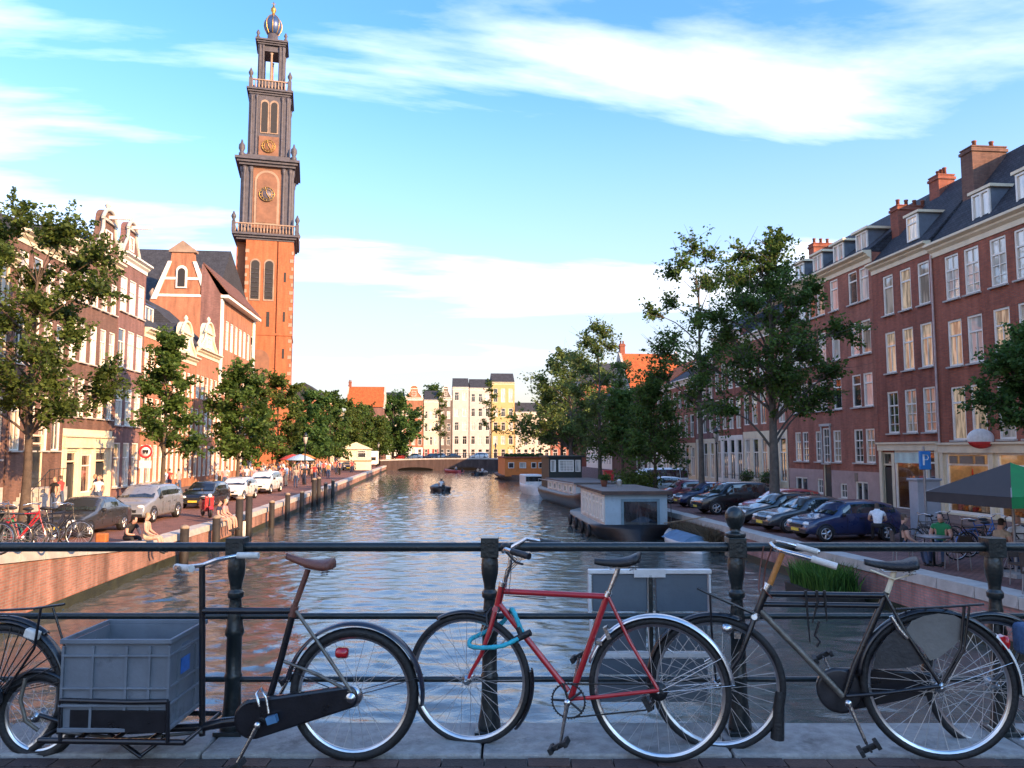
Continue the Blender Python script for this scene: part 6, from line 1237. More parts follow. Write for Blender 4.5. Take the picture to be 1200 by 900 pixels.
def car_proto(kind):
    if kind in _cars: return _cars[kind]
    L_, Wd, st, c0, c1 = prof(kind); hw = Wd/2
    body = MB(); rings = []
    def hwid(x): return hw*(1-.16*max(0, 1-x/.10)**2-.10*max(0, (x-.9)/.1)**2)
    for x, zb_, zr__ in st:
        w = hwid(x); wr = w*(.78 if zr__ > zb_+.02 else .90); sill = .24 if .04 < x < .97 else .30
        pts = [(0, sill), (w*.88, sill), (w*.985, sill+.10), (w, (sill+zb_)*.52), (w*.985, zb_-.10), (w*.945, zb_)]
        pts += [(w*.945-(w*.945-wr)*.5, zb_+(zr__-zb_)*.52), (wr, zr__-.05 if zr__ > zb_+.02 else zr__+.005), (wr*.8, zr__ if zr__ > zb_+.02 else zr__+.015), (0, zr__+.03)]
        rings.append([(x*L_, y, z) for y, z in pts])
    vs = []; fs = []; m = len(rings[0])
    full = []
    for r in rings: full.append(r+[(p[0], -p[1], p[2]) for p in reversed(r[1:-1])])
    k = len(full[0])
    for r in full: vs += r
    for i in range(len(full)-1):
        for j in range(k): fs.append((i*k+j, i*k+(j+1) % k, (i+1)*k+(j+1) % k, (i+1)*k+j))
    fs.append(tuple(range(k))); fs.append(tuple(range((len(full)-1)*k, len(full)*k)))
    body.add(vs, fs, 0, True)
    parts = {}
    bm = body.mesh('body', CPAINT['black'])
    # glass: greenhouse quads, proud of the shell
    ix = [i for i, s_ in enumerate(st) if s_[2] > s_[1]+.02]; i0, i1 = ix[0]-1, ix[-1]+1
    def gq(quad, off):
        c = sum((Vector(p) for p in quad), Vector())/4; n = (Vector(quad[1])-Vector(quad[0])).cross(Vector(quad[3])-Vector(quad[0])).normalized()
        if n.dot(Vector((0, off[0], off[1]))+Vector((off[2], 0, 0))) < 0: n = -n
        return n
    side = []
    segs = [i for i in range(ix[0], ix[-1])]
    for sy in (1, -1):
        g = MB()
        for i in segs:
            a0, a1 = rings[i], rings[i+1]; e = .008
            q = [Vector(a0[5]), Vector(a1[5]), Vector(a1[7]), Vector(a0[7])]
            lo0 = q[0].lerp(q[3], .1); lo1 = q[1].lerp(q[2], .1); hi0 = q[3].lerp(q[0], .1); hi1 = q[2].lerp(q[1], .1)
            mid0 = Vector(a0[6]); mid1 = Vector(a1[6])
            fr = .06 if (i-segs[0]) in (1, 3) else 0.0
            lo0, lo1 = lo0.lerp(lo1, fr), lo1; hi0, hi1 = hi0.lerp(hi1, fr), hi1; mid0 = mid0.lerp(mid1, fr)
            V_ = [lo0, lo1, mid1, mid0, hi1, hi0]; V_ = [Vector((v.x, (v.y+e)*sy, v.z)) for v in V_]
            g.add(V_, [(0, 1, 2, 3), (3, 2, 4, 5)])
        side.append(g.mesh('side_window', carglass))
    def scr(ia, ib):
        g = MB(); a0, a1 = rings[ia], rings[ib]; q0, q1 = Vector(a0[5]), Vector(a1[7]); sgn = -1 if ib > ia else 1
        p0 = q0.lerp(q1, .06); p1 = q0.lerp(q1, .92)
        pts = []
        for p, zc in ((p0, Vector(a0[9]).lerp(Vector(a1[9]), .06)), (p1, Vector(a0[9]).lerp(Vector(a1[9]), .92))):
            for f in (-.93, -.5, 0, .5, .93):
                z = p.z+(zc.z-p.z)*(1-f*f); x_ = p.x+(zc.x-p.x)*(1-abs(f)); pts.append((x_+sgn*.022, p.y*f, z+.018))
        g.add(pts, [(j, j+1, j+6, j+5) for j in range(4)], 0, True); return g.mesh('windscreen' if ib > ia else 'rear_window', carglass)
    ws = scr(i0, ix[0]+1); rw = scr(i1, ix[-1]-(0 if kind in ('hatch', 'suv', 'van') else 1))
    R_ = .31 if kind != 'suv' else .35; wx = (.18*L_, .80*L_)
    ty = MB(); ty.lathe([(R_*.62, -.10), (R_*.95, -.105), (R_, -.07), (R_, .07), (R_*.95, .105), (R_*.62, .10)], 22, axis='Y'); tym = ty.mesh('wheel', rubber)
    rm = MB(); rm.lathe([(R_*.64, .085), (R_*.66, .112), (R_*.60, .114), (R_*.56, .06)], 22, axis='Y')
    for q in range(5): a = 2*math.pi*q/5; rm.tube([(.03*math.cos(a), .10, .03*math.sin(a)), (R_*.6*math.cos(a), .104, R_*.6*math.sin(a))], [.05, .035], 5)
    rm.lathe([(.06, .07), (.06, .115), (.03, .12)], 10, axis='Y'); rmm = rm.mesh('rim', alloy)
    arc = MB(); arc.torus(R_+.035, .045, 18, 6, sy=1.6, a0=-.1, a1=math.pi+.1); arm = arc.mesh('wheel_arch', plast)
    hl = MB(); hl.ell((0, 0, 0), (.11, .19, .085), 10, 6); hlm = hl.mesh('headlight', lampg); tl = MB(); tl.box((0, 0, 0), (.07, .2, .2)); tlm = tl.mesh('tail_light', taill)
    gr = MB(); gr.box((0, 0, 0), (.05, Wd*.5, .12)); grm = gr.mesh('grille', plast); bu = MB(); bu.box((0, 0, 0), (.06, Wd*.8, .13)); bum = bu.mesh('bumper', plast)
    pt = MB(); pt.box((0, 0, 0), (.02, .5, .11)); ptm = pt.mesh('number_plate', platem); mi_ = MB(); mi_.ell((0, 0, 0), (.06, .11, .075), 8, 6); mim = mi_.mesh('mirror', plast)
    ds = MB()
    for fx_ in (.40, .58, .745): ds.box((fx_*L_, 0, .66), (.012, Wd*1.004, .5))
    for sy in (-1, 1): ds.box((.545*L_, sy*Wd*.5, .86), (.16, .03, .03)); ds.box((.70*L_, sy*Wd*.5, .86), (.16, .03, .03))
    dsm = ds.mesh('door_seams', plast)
    _cars[kind] = dict(L=L_, W=Wd, body=bm, side=side, ws=ws, rw=rw, wheel=tym, rim=rmm, arch=arm, hl=hlm, tl=tlm, gr=grm, bu=bum, pt=ptm, mi=mim, ds=dsm, wx=wx, R=R_, st=st, i0=i0)
    return _cars[kind]
def car(label, x, y, z, rz, kind, col, group, name='parked_car'):
    """origin at the middle of the nose line on the ground; the car's length runs along its own +x from nose to tail"""
    p = car_proto(kind); t = empty(name, (x, y, z), rz, label, 'van' if kind == 'van' else 'car', group); pm_ = CPAINT[col]
    def cp(nm, me, loc, rot=(0, 0, 0), par=None, m=None):
        o = inst(nm, me, par or t, loc, rot)
        if m: o.material_slots[0].link = 'OBJECT'; o.material_slots[0].material = m
        return o
    cp('body', p['body'], (0, 0, 0), m=pm_)
    for s_ in p['side']: cp('side_window', s_, (0, 0, 0))
    cp('windscreen', p['ws'], (0, 0, 0)); cp('rear_window', p['rw'], (0, 0, 0))
    hw = p['W']/2
    for wx in p['wx']:
        for sy in (1, -1):
            w = cp('wheel', p['wheel'], (wx, sy*(hw-.085), p['R']), (0, 0, 0 if sy > 0 else math.pi)); cp('rim', p['rim'], (0, 0, 0), par=w); cp('wheel_arch', p['arch'], (wx, sy*(hw-.055), p['R']))
    for sy in (1, -1): cp('headlight', p['hl'], (.115, sy*hw*.66, p['st'][1][1]-.045)); cp('tail_light', p['tl'], (p['L']*.985, sy*hw*.72, .82)); cp('mirror', p['mi'], (p['L']*(p['st'][p['i0']+1][0]-.01), sy*(hw+.05), p['st'][3][1]+.05))
    cp('door_seams', p['ds'], (0, 0, 0))['kind'] = 'stuff'
    cp('grille', p['gr'], (.012, 0, .56)); cp('bumper', p['bu'], (.005, 0, .37)); cp('bumper', p['bu'], (p['L']-.01, 0, .42)); cp('number_plate', p['pt'], (-.035, 0, .42)); cp('number_plate', p['pt'], (p['L']+.03, 0, .62))
    return t
GL = 'cars parked along the left quay'; GR = 'cars parked nose-in along the right quay'; GF = 'cars parked beyond the far bridge'
car('black saloon parked nose towards us beside the left quay bicycles', -12.75, 27.6, zl(28), R(90-4), 'sedan', 'grey', GL).scale = (.92, .92, .92); car('grey people carrier parked behind the black saloon', -12.6, 33.2, ZQ, R(86), 'suv', 'steel', GL).scale = (.92, .92, .92)
car('black hatchback between the grey people carrier and the white cars', -12.4, 41.3, ZQ, R(86), 'hatch', 'black', GL).scale = (.92, .92, .92); car('white car right behind the seated pair on the left quay', -12.3, 47.6, ZQ, R(86), 'hatch', 'white', GL).scale = (.92, .92, .92); car('farther white car at the end of the left parking row', -12.3, 55.0, ZQ, R(86), 'suv', 'white', GL).scale = (.92, .92, .92)
car('dark car farther back on the left street near the crowd', -13.0, 118, ZQ, R(90), 'hatch', 'grey', GL)
for lb, y, x, kind, col in (('navy blue hatchback nearest the bridge, nose to the canal', 24.7, 11.9, 'hatch', 'blue'), ('graphite saloon with big alloy wheels left of the navy one', 27.4, 11.85, 'sedan', 'grey'), ('old black saloon behind the large near tree trunk', 29.9, 11.95, 'sedan', 'black'), ('red hatchback with only its nose showing behind the old black saloon', 32.4, 13.3, 'hatch', 'red'), ('black estate-like car beside the brown floating reed heap', 35.4, 12.2, 'suv', 'black'), ('pale blue car half hidden behind the houseboat', 39.6, 12.6, 'hatch', 'blue'), ('dark red car behind the pale blue one', 42.8, 12.4, 'hatch', 'maroon'), ('white car with blue windows left of the reddish trunk', 48.2, 12.5, 'hatch', 'pale'), ('second white car next to the white one by the reddish trunk', 51.5, 12.8, 'van', 'white')):
    if 'pale blue car half' in lb: lb = 'dark blue car half hidden behind the pale blue houseboat'
    if 'dark red car behind' in lb: lb = 'dark red car behind the dark blue one by the houseboat'
    car(lb, x, y, zr(y), R(4 if y < 30 else 2), kind, col, GR).scale = (.88, .88, .88)
for i, (px, col, kind, lb) in enumerate(((470, 'red', 'hatch', 'red car far away left of the row beyond the bridge'), (484, 'white', 'sedan', 'white car next to the red one beyond the bridge'), (505, 'blue', 'hatch', 'dark blue car beyond the far bridge'), (513, 'silver', 'hatch', 'silver car beyond the far bridge'), (528, 'grey', 'sedan', 'dark grey car beyond the far bridge'), (560, 'white', 'suv', 'white car on the right of the far bridge'))):
    car(lb, AT(px, 178)-2, 178, ZQ+.9, R(0), kind, col, GF)
sl = MB(); sl.b2((-30, 165.3, ZQ-2.2), (40, 192, ZQ+.9)); tag(sl.build('road', street_l), kind='structure')
# ================================================================== boats
hullb = mat('hull_black', (0.014, 0.014, 0.016), .4, 0, .4, 2, .2, 12); bpale = mat('boat_pale_blue', (0.36, 0.45, 0.50), .5, 0, .14, 2, stain=((0.20, 0.27, 0.31), 2, .6)); bwhite = mat('boat_white', (0.66, 0.64, 0.60), .5, 0, .15, 2, stain=((0.40, 0.38, 0.35), 2.4, .6)); deckm = mat('roofing_felt', (0.20, 0.165, 0.145), .85, 0, .25, 2, .4, 20); boat_or = mat('boat_orange', (0.70, 0.20, 0.04), .55, 0, .15, 1.5); rustm = mat('boat_rust', (0.10, 0.06, 0.045), .7, 0, .4, 3); tarp = mat('blue_tarpaulin', (0.10, 0.20, 0.32), .6, 0, .25, 3, .3, 6)
def hull(par, L_, w, free, draft=.35, bow=.3, stern=.16, m=hullb, name='hull', sheer=.25, n=14):
    s = MB(); vs = []; fs = []; rows = 6
    for i in range(n+1):
        t = i/n; wf = w/2*(min(1, (t/stern))**.5 if t < stern else 1)*(max(0.02, 1-((t-(1-bow))/bow)**2.2) if t > 1-bow else 1); zt = free+sheer*max(0, (t-.6)/.4)**2+sheer*.4*max(0, (.25-t)/.25)**2
        for k in range(rows):
            f = k/(rows-1); vs.append((-(wf*(.62+.38*math.sin(f*math.pi/2))) , t*L_-L_*0, -draft+(zt+draft)*f)); 
        for k in range(rows-1, -1, -1):
            f = k/(rows-1); vs.append(((wf*(.62+.38*math.sin(f*math.pi/2))), t*L_, -draft+(zt+draft)*f))
    k2 = 2*rows
    for i in range(n):
        for j in range(k2): fs.append((i*k2+j, i*k2+(j+1) % k2, (i+1)*k2+(j+1) % k2, (i+1)*k2+j))
    fs.append(tuple(range(k2))); fs.append(tuple(range(n*k2, (n+1)*k2))); s.add(vs, fs, 0, True); return s.build(name, m, par)
def rub(par, L_, w, z, m): s = MB(); s.b2((-w/2-.03, L_*.18, z), (w/2+.03, L_*.72, z+.1)); return s.build('rubbing_strake', m, par)
hb1 = empty('houseboat', (9.05, 33.6, ZW), R(-1.5), 'pale blue houseboat with a flat brown roof and dark hull moored nearest the bridge', 'houseboat')
hull(hb1, 10.2, 3.9, .62, stern=.10, bow=.2); 
cw_, c0_, c1_, ch0, ch1 = 2.85, .75, 7.4, .55, 2.12
sidew = [(c0_+.55+k*.98, ch0+.22, .74, 1.12) for k in range(6)]
s = MB(); s.b2((-cw_/2, c0_, ch0), (cw_/2, c1_, ch1)); s.build('cabin', bpale, hb1)
s = MB(); s.b2((-cw_/2-.02, c0_+.05, ch0+.02), (-cw_/2-.003, c1_, ch1-.02)); s.build('side_cladding', bwhite, hb1)
s = MB(); s.b2((-cw_/2-.16, c0_-.22, ch1), (cw_/2+.16, c1_+.2, ch1+.05)); s.build('roof', deckm, hb1); s = MB(); s.b2((-cw_/2-.18, c0_-.25, ch1-.10), (cw_/2+.18, c0_-.205, ch1+.06)); s.b2((-cw_/2-.20, c0_-.25, ch1-.06), (-cw_/2-.165, c1_+.2, ch1+.06)); s.build('roof_edge', rustm, hb1)
for y, z, w, h in sidew: o = window(hb1, 0, 0, w, h, 'T', 'white', y=0, sill=False); o.location = (-cw_/2-.05, y, z); o.rotation_euler = (0, 0, R(-90))
fr = MB(); x0, x1, z0, z1 = -.58, .95, ch0+.12, ch0+1.15
fr.b2((x0-.12, c0_-.05, z0-.1), (x0, c0_-.003, z1+.12)); fr.b2((x1, c0_-.05, z0-.1), (x1+.12, c0_-.003, z1+.12)); fr.b2((x0, c0_-.05, z1), (x1, c0_-.003, z1+.12)); fr.b2((x0, c0_-.05, z0-.1), (x1, c0_-.003, z0)); fo = fr.build('stern_window', mat('frame_grey_blue', (0.16, 0.24, 0.28), .5), hb1)
s = MB(); s.add([(x0, c0_-.015, z0), (x1, c0_-.015, z0), (x1, c0_-.015, z1), (x0, c0_-.015, z1)], [(0, 1, 2, 3)]); s.build('pane', g_dark, fo)
s = MB(); s.tube([(cw_/2+.1, .5, .65), (cw_/2+.1, .5, 1.75), (cw_/2+.1, 6.1, 1.75)], .02, 6)
for k in range(8): s.tube([(cw_/2+.1, .5+k*.8, .65), (cw_/2+.1, .5+k*.8, 1.75)], .014, 5)
s.build('deck_railing', black_iron, hb1); s = MB(); s.lathe([(.12, 0), (.12, .25), (.15, .27), (.05, .36)], 10, (.25, 5.5, ch1+.05)); s.build('vent_cowl', bwhite, hb1)
for k in range(4): s = MB(); s.torus(.22, .09, 14, 7); s.build('tyre_fender', rubber, hb1, (-1.99, 1.9+k*1.9, .30), (0, 0, R(90)))
s = MB(); s.tube([(1.2, .5, .75), (1.6, -.3, .9), (2.4, -1.6, 1.2)], .025, 6); s.tube([(-1.0, 9.4, .9), (1.0, 10.2, 1.0), (2.4, 11, 1.2)], .025, 6); s.build('mooring_rope', mat('rope', (.30, .24, .16), .9), hb1)
for k, (x_, y_) in enumerate(((-.6, 5.2),)):
    pp = empty('potted_plant', hb1.matrix_basis @ Vector((x_, y_, ch1+.05)), 0, ('potted plant standing on the pale blue houseboat roof', 'potted plant at the right side of the pale blue houseboat roof', 'potted plant at the far end of the pale blue houseboat roof')[k], 'plant'); s = MB(); s.lathe([(.13, 0), (.19, .28), (.19, .32)], 10); s.build('pot', potm, pp); leaves('foliage', pp, [(random.uniform(-.1, .1), random.uniform(-.1, .1), random.uniform(.4, .62)) for _ in range(6)], [.13]*6, 60, .09, lf_mid, 300+k)
hb2 = empty('barge', (10.1, 67, ZW), R(180+3.5), 'dark barge with a long grey cabin and a glazed wheelhouse behind the pale blue houseboat', 'barge')
hull(hb2, 21, 4.2, 1.0, bow=.16, stern=.22, sheer=.7); s = MB(); s.b2((-1.6, 6.2, .9), (1.6, 15.4, 1.75)); s.build('cabin', bwhite, hb2); s = MB(); s.b2((-1.75, 6.0, 1.753), (1.75, 15.6, 1.85)); s.build('cabin_roof', deckm, hb2)
for k in range(5): o = window(hb2, 0, 0, .8, .5, 'none', 'dark', y=0, sill=False); o.location = (1.64, 7.4+k*1.7, 1.1); o.rotation_euler = (0, 0, R(90))
s = MB(); s.b2((-1.35, 2.6, .9), (1.35, 5.6, 3.45)); s.b2((-1.55, 2.4, 3.453), (1.55, 5.8, 3.6)); s.build('wheelhouse', mat('wheelhouse_dark', (0.03, 0.035, 0.03), .5), hb2)
for x, w in ((-1.02, .42), (-.05, 1.25), (1.02, .42)): o = window(hb2, 0, 0, w, .95, 'grid' if w > .9 else 'none', 'white', y=0, sill=False); o.location = (x, 5.64, 2.3); o.rotation_euler = (0, 0, R(180))
s = MB(); s.ell((0, 17.2, 1.2), (1.1, .9, .6), 12, 6); s.build('bow_cover', hullb, hb2)
for x in (-1.0, 1.0): s = MB(); s.lathe([(.14, 0), (.14, .3), (.2, .33), (.2, .4)], 10, (x, 18.4, 1.15)); s.build('bollard', hullb, hb2)
s = MB()
for sx in (-1, 1): s.tube([(sx*1.9, 4, 1.0), (sx*1.9, 4, 1.7), (sx*1.75, 15.5, 1.75), (sx*1.75, 15.5, 1.0)], .02, 5)
s.build('deck_railing', bwhite, hb2)
wb = empty('motor_boat', (9.3, 69, ZW), R(3), 'white motor boat moored behind the barge', 'boat'); hull(wb, 6.5, 2.2, .9, m=bwhite, bow=.45); s = MB(); s.b2((-.9, 2.2, .8), (.9, 5.4, 1.75)); o = s.build('cabin', bwhite, wb); bevel(o, .12, 3); s = MB(); s.b2((-.8, 2.17, 1.15), (.8, 2.195, 1.6)); s.build('windscreen', carglass, wb)
ob = empty('houseboat', (12.2, 104, ZW), R(0), 'orange houseboat moored beyond the barges under the broad pale tree', 'houseboat'); hull(ob, 15, 6.6, .6, bow=.15, stern=.06, m=rustm); s = MB(); s.b2((-2.75, .6, .5), (2.95, 12, 3.0)); s.build('cabin', boat_or, ob); s = MB(); s.b2((-3.0, .4, 3.003), (3.2, 12.2, 3.15)); s.build('roof', mat('roof_red', (0.30, 0.07, 0.03), .7), ob)
for x, w, pn in ((-1.9, .8, 'dark'), (-.3, .9, 'white'), (1.2, .7, 'dark'), (2.2, .7, 'dark')): window(ob, x, 1.6, w, .8, 'none', pn, y=.56, sill=False)
s = MB()
for k in range(9): s.ell((-2.2+k*.6, 3+random.uniform(-1, 1), 3.3), (.4, .4, .35), 8, 5)
s.build('roof_plants', lf_mid, ob)
rb_ = empty('rowing_boat', (10.35, 29.4, ZW), R(2), 'small rowing boat with a blue and white tarpaulin tucked beside the houseboat stern', 'boat'); hull(rb_, 3.8, 1.35, .38, bow=.45, m=bwhite); s = MB(); s.prism([(-.66, .36), (-.3, .58), (0, .66), (.3, .58), (.66, .36)], .5, 2.9); s.build('tarpaulin', tarp, rb_); s = MB()
for y in (.8, 2.4): s.b2((-.62, y, .32), (.62, y+.2, .36))
s.build('thwart', wood_dark, rb_)
# floating planters
reed_dry = leafmat('dry_reed', (0.07, 0.05, 0.03), (0.20, 0.15, 0.09), .2); reed_g = leafmat('fresh_reed', (0.03, 0.08, 0.015), (0.11, 0.24, 0.04), .3)
def reeds(par, w, d, n, h, m, seed, spread=.25):
    g = np.random.default_rng(seed); P = np.stack([g.uniform(-w/2, w/2, n), g.uniform(-d/2, d/2, n), np.full(n, .25)], 1); hh = h*g.uniform(.5, 1.1, n); dr = g.normal(0, spread, (n, 2)); a = g.uniform(0, 6.28, n); wd_ = .014
    ex = np.stack([np.cos(a)*wd_, np.sin(a)*wd_, 0*a], 1); T1 = P+np.stack([dr[:, 0]*hh*.4, dr[:, 1]*hh*.4, hh*.6], 1); T2 = P+np.stack([dr[:, 0]*hh*1.1, dr[:, 1]*hh*1.1, hh*.95], 1)
    v = np.stack([P-ex, P+ex, T1+ex, T1-ex, T1-ex, T1+ex, T2+ex*.2, T2-ex*.2], 1).reshape(-1, 3).astype(np.float32); q = np.arange(n*8, dtype=np.int32).reshape(-1, 4)
    me = bpy.data.meshes.new('reeds'); fast_mesh(me, v, q, np.repeat(g.uniform(0, 1, n), 2)); me.materials.append(m); o = inst('reeds', me, par); o['kind'] = 'stuff'
rr_ = empty('floating_planter', (11.0, 31.6, ZW), 0, 'floating raft heaped with dry brown reeds beside the houseboat', 'floating planter'); s = MB(); s.b2((-.3, -1.6, -.1), (.25, 2.6, .22)); s.build('raft', wood_dark, rr_); reeds(rr_, .6, 4.2, 2400, .7, reed_dry, 5, .55)
rg_ = empty('floating_planter', (10.45, 20.2, ZW), 0, 'floating box with bright green reeds below the right quay wall', 'floating planter'); s = MB(); s.b2((-.55, -1.1, -.1), (.55, 1.1, .3)); s.build('raft', wood_dark, rg_); reeds(rg_, .95, 2.0, 1800, .75, reed_g, 6, .22)
# ================================================================== people
skinm = mat('skin', (0.52, 0.29, 0.21), .6, 0, .1, 20); hairs = [mat('hair_%s' % n_, c_, .6, 0, .3, 30) for n_, c_ in (('dark', (.025, .018, .013)), ('brown', (.08, .045, .025)), ('fair', (.32, .21, .10)))]
CL = {n_: mat('cloth_'+n_, c_, .85, 0, .2, 14, .3, 60) for n_, c_ in dict(white=(.72, .70, .68), black=(.018, .018, .02), red=(.42, .05, .045), pink=(.62, .28, .28), blue=(.07, .14, .32), navy=(.02, .03, .07), green=(.02, .20, .07), beige=(.46, .36, .25), grey=(.22, .22, .24), lightblue=(.30, .45, .60), orange=(.6, .22, .06), denim=(.06, .09, .16)).items()}
J0 = dict(pel=(0, 0, .95), waist=(0, .0, 1.10), chest=(0, .01, 1.32), neck=(0, .015, 1.48), jaw=(0, -.005, 1.56), head=(0, .005, 1.65), top=(0, .01, 1.745), nose=(0, -.105, 1.615),
  hipL=(.09, 0, .90), kneeL=(.10, -.02, .50), ankL=(.10, .02, .09), toeL=(.115, -.15, .035), hipR=(-.09, 0, .90), kneeR=(-.10, -.02, .50), ankR=(-.10, .02, .09), toeR=(-.115, -.15, .035),
  shL=(.175, .01, 1.41), elL=(.225, .03, 1.13), wrL=(.22, -.06, .90), haL=(.215, -.085, .81), thL=(.19, -.12, .84), shR=(-.175, .01, 1.41), elR=(-.225, .03, 1.13), wrR=(-.22, -.06, .90), haR=(-.215, -.085, .81), thR=(-.19, -.12, .84))
POSES = dict(stand={}, walk=dict(kneeL=(.10, -.16, .52), ankL=(.10, -.22, .10), toeL=(.11, -.38, .06), kneeR=(-.10, .06, .50), ankR=(-.10, .30, .16), toeR=(-.11, .18, .05), elL=(.22, .14, 1.14), wrL=(.21, .10, .92), haL=(.21, .07, .83), thL=(.185, .04, .86), elR=(-.22, -.04, 1.13), wrR=(-.2, -.22, .98), haR=(-.195, -.28, .91), thR=(-.17, -.28, .95)),
  talk=dict(elL=(.24, .03, 1.14), wrL=(.10, -.20, 1.12), haL=(.03, -.25, 1.15), thL=(.06, -.24, 1.19), kneeR=(-.12, -.05, .5)))
def sit(dz, hang=True):
    d = {}
    for k, v in J0.items():
        if k[:3] in ('pel', 'wai', 'che', 'nec', 'jaw', 'hea', 'top', 'nos') or k[:2] in ('sh',): d[k] = (v[0], v[1]-.04 if v[2] > 1.2 else v[1], v[2]-.80)
    for s_, q in (('L', 1), ('R', -1)):
        d['hip'+s_] = (q*.10, -.02, .12); d['knee'+s_] = (q*.14, -.44, .14); d['ank'+s_] = (q*.15, -.50 if hang else -.46, -.30); d['toe'+s_] = (q*.16, -.66, -.36 if hang else -.35)
        d['el'+s_] = (q*.24, -.06, .36); d['wr'+s_] = (q*.19, -.26, .22); d['ha'+s_] = (q*.15, -.33, .20); d['th'+s_] = (q*.11, -.32, .235)
    return d
POSES['sit'] = sit(0); POSES['ledge'] = sit(0); POSES['lean'] = dict(sit(0)); 
POSES['lean'].update(chest=(0, -.17, .48), neck=(0, -.27, .60), jaw=(0, -.32, .66), head=(0, -.35, .74), top=(0, -.38, .83), nose=(0, -.44, .68), waist=(0, -.06, .29), shL=(.175, -.22, .54), shR=(-.175, -.22, .54), elL=(.25, -.30, .28), wrL=(.12, -.46, .24), haL=(.06, -.52, .25), thL=(.08, -.5, .29), elR=(-.25, -.30, .28), wrR=(-.12, -.46, .24), haR=(-.06, -.52, .25), thR=(-.08, -.5, .29))
BONES = [('pel', 'waist'), ('waist', 'chest'), ('chest', 'neck'), ('neck', 'jaw'), ('jaw', 'head'), ('head', 'top'), ('jaw', 'nose'), ('pel', 'hipL'), ('hipL', 'kneeL'), ('kneeL', 'ankL'), ('ankL', 'toeL'), ('pel', 'hipR'), ('hipR', 'kneeR'), ('kneeR', 'ankR'), ('ankR', 'toeR'), ('chest', 'shL'), ('shL', 'elL'), ('elL', 'wrL'), ('wrL', 'haL'), ('wrL', 'thL'), ('chest', 'shR'), ('shR', 'elR'), ('elR', 'wrR'), ('wrR', 'haR'), ('wrR', 'thR')]
RAD = dict(pel=(.165, .13), waist=(.15, .11), chest=(.17, .125), neck=(.062, .062), jaw=(.072, .08), head=(.09, .108), top=(.062, .075), nose=(.014, .014), hip=(.105, .105), knee=(.068, .068), ank=(.048, .048), toe=(.042, .03), sh=(.075, .075), el=(.05, .05), wr=(.034, .034), ha=(.036, .02), th=(.013, .013))
_pp = {}
def body_mesh(pose, bare_arm=True, bare_leg=False):
    key = (pose, bare_arm, bare_leg)
    if key in _pp: return _pp[key]
    J = dict(J0); J.update(POSES[pose]); names = list(J); me = bpy.data.meshes.new('body'); me.from_pydata([J[n_] for n_ in names], [(names.index(a), names.index(b_)) for a, b_ in BONES], [])
    o = bpy.data.objects.new('tmp', me); COL.objects.link(o); sk = o.modifiers.new('s', 'SKIN'); sk.branch_smoothing = .6; ss = o.modifiers.new('u', 'SUBSURF'); ss.levels = 1; ss.render_levels = 1
    sv = me.skin_vertices[0].data
    for i, n_ in enumerate(names):
        r = RAD.get(n_) or RAD.get(n_[:-1]); sv[i].radius = r; sv[i].use_root = (n_ == 'pel')
    dg = bpy.context.evaluated_depsgraph_get(); bm_ = bpy.data.meshes.new_from_object(o.evaluated_get(dg)); bpy.data.objects.remove(o)
    bm_.name = 'person_body'; bm_.materials.clear()
    for m in (skinm, CL['white'], CL['black'], hairs[0], CL['black']): bm_.materials.append(m)   # skin, top, trousers, hair, shoes
    V_ = {n_: Vector(J[n_]) for n_ in names}; idx = []
    hc = V_['head']; fw = (V_['nose']-V_['head']).normalized()
    for p in bm_.polygons:
        c = p.center; best = None; bd = 1e9; bt = 0
        for a, b_ in BONES:
            pa, pb = V_[a], V_[b_]; d = pb-pa; t = max(0, min(1, (c-pa).dot(d)/d.length_squared)); dist = (c-pa-d*t).length
            if dist < bd: bd = dist; best = (a, b_); bt = t
        a, b_ = best; mi = 1
        if b_ in ('jaw', 'head', 'top', 'nose'):
            mi = 0
            if b_ != 'nose' and (c-hc).dot(fw) < .03 and c.z > V_['jaw'].z-.02 or c.z > hc.z+.045: mi = 3
        elif b_[:2] in ('ha', 'th') or (bare_arm and b_[:2] in ('wr',)) or (bare_arm and b_[:2] == 'el' and bt > .45): mi = 0
        elif b_[:3] == 'toe': mi = 4
        elif b_[:4] == 'knee' or b_[:3] in ('ank', 'hip'): mi = 2 if not (bare_leg and (b_[:3] == 'ank' or (b_[:4] == 'knee' and bt > .55))) else 0
        elif best == ('pel', 'waist') and bt < .3: mi = 2
        idx.append(mi)
    bm_.polygons.foreach_set('material_index', idx); bm_.polygons.foreach_set('use_smooth', [True]*len(idx)); _pp[key] = bm_; return bm_
def person(label, x, y, z, rz, pose='stand', top='white', leg='black', hair=0, bare=True, bleg=False, h=1.0, group=None, z0=0):
    me = body_mesh(pose, bare, bleg); o = inst('person', me, None, (x, y, z+z0), (0, 0, rz), (h, h, h)); tag(o, label, 'person', group)
    for i, m in ((1, CL[top]), (2, CL[leg]), (3, hairs[hair])): o.material_slots[i].link = 'OBJECT'; o.material_slots[i].material = m
    return o
xe = xl(32)
person('person in dark top on the quay edge, left of the pair with dangling legs', xl(33.6)+.02, 33.5, ZQ+.0, R(90), 'ledge', 'navy', 'grey', 1, True, True); person('person in pink top on the quay edge, right of the pair with dangling legs', xl(34.3)+.02, 34.3, ZQ+.0, R(86), 'ledge', 'pink', 'white', 2, True, True)
person('person seated low on the quay edge by the bridge in pale clothes and white shoes', xl(26.2)+.02, 26.1, zl(26.1), R(94), 'ledge', 'beige', 'beige', 2, True, True)
person('person in black seated on the quay beside the orange bag', xl(26)-.75, 26.6, zl(26.6), R(60), 'lean', 'black', 'black', 0)
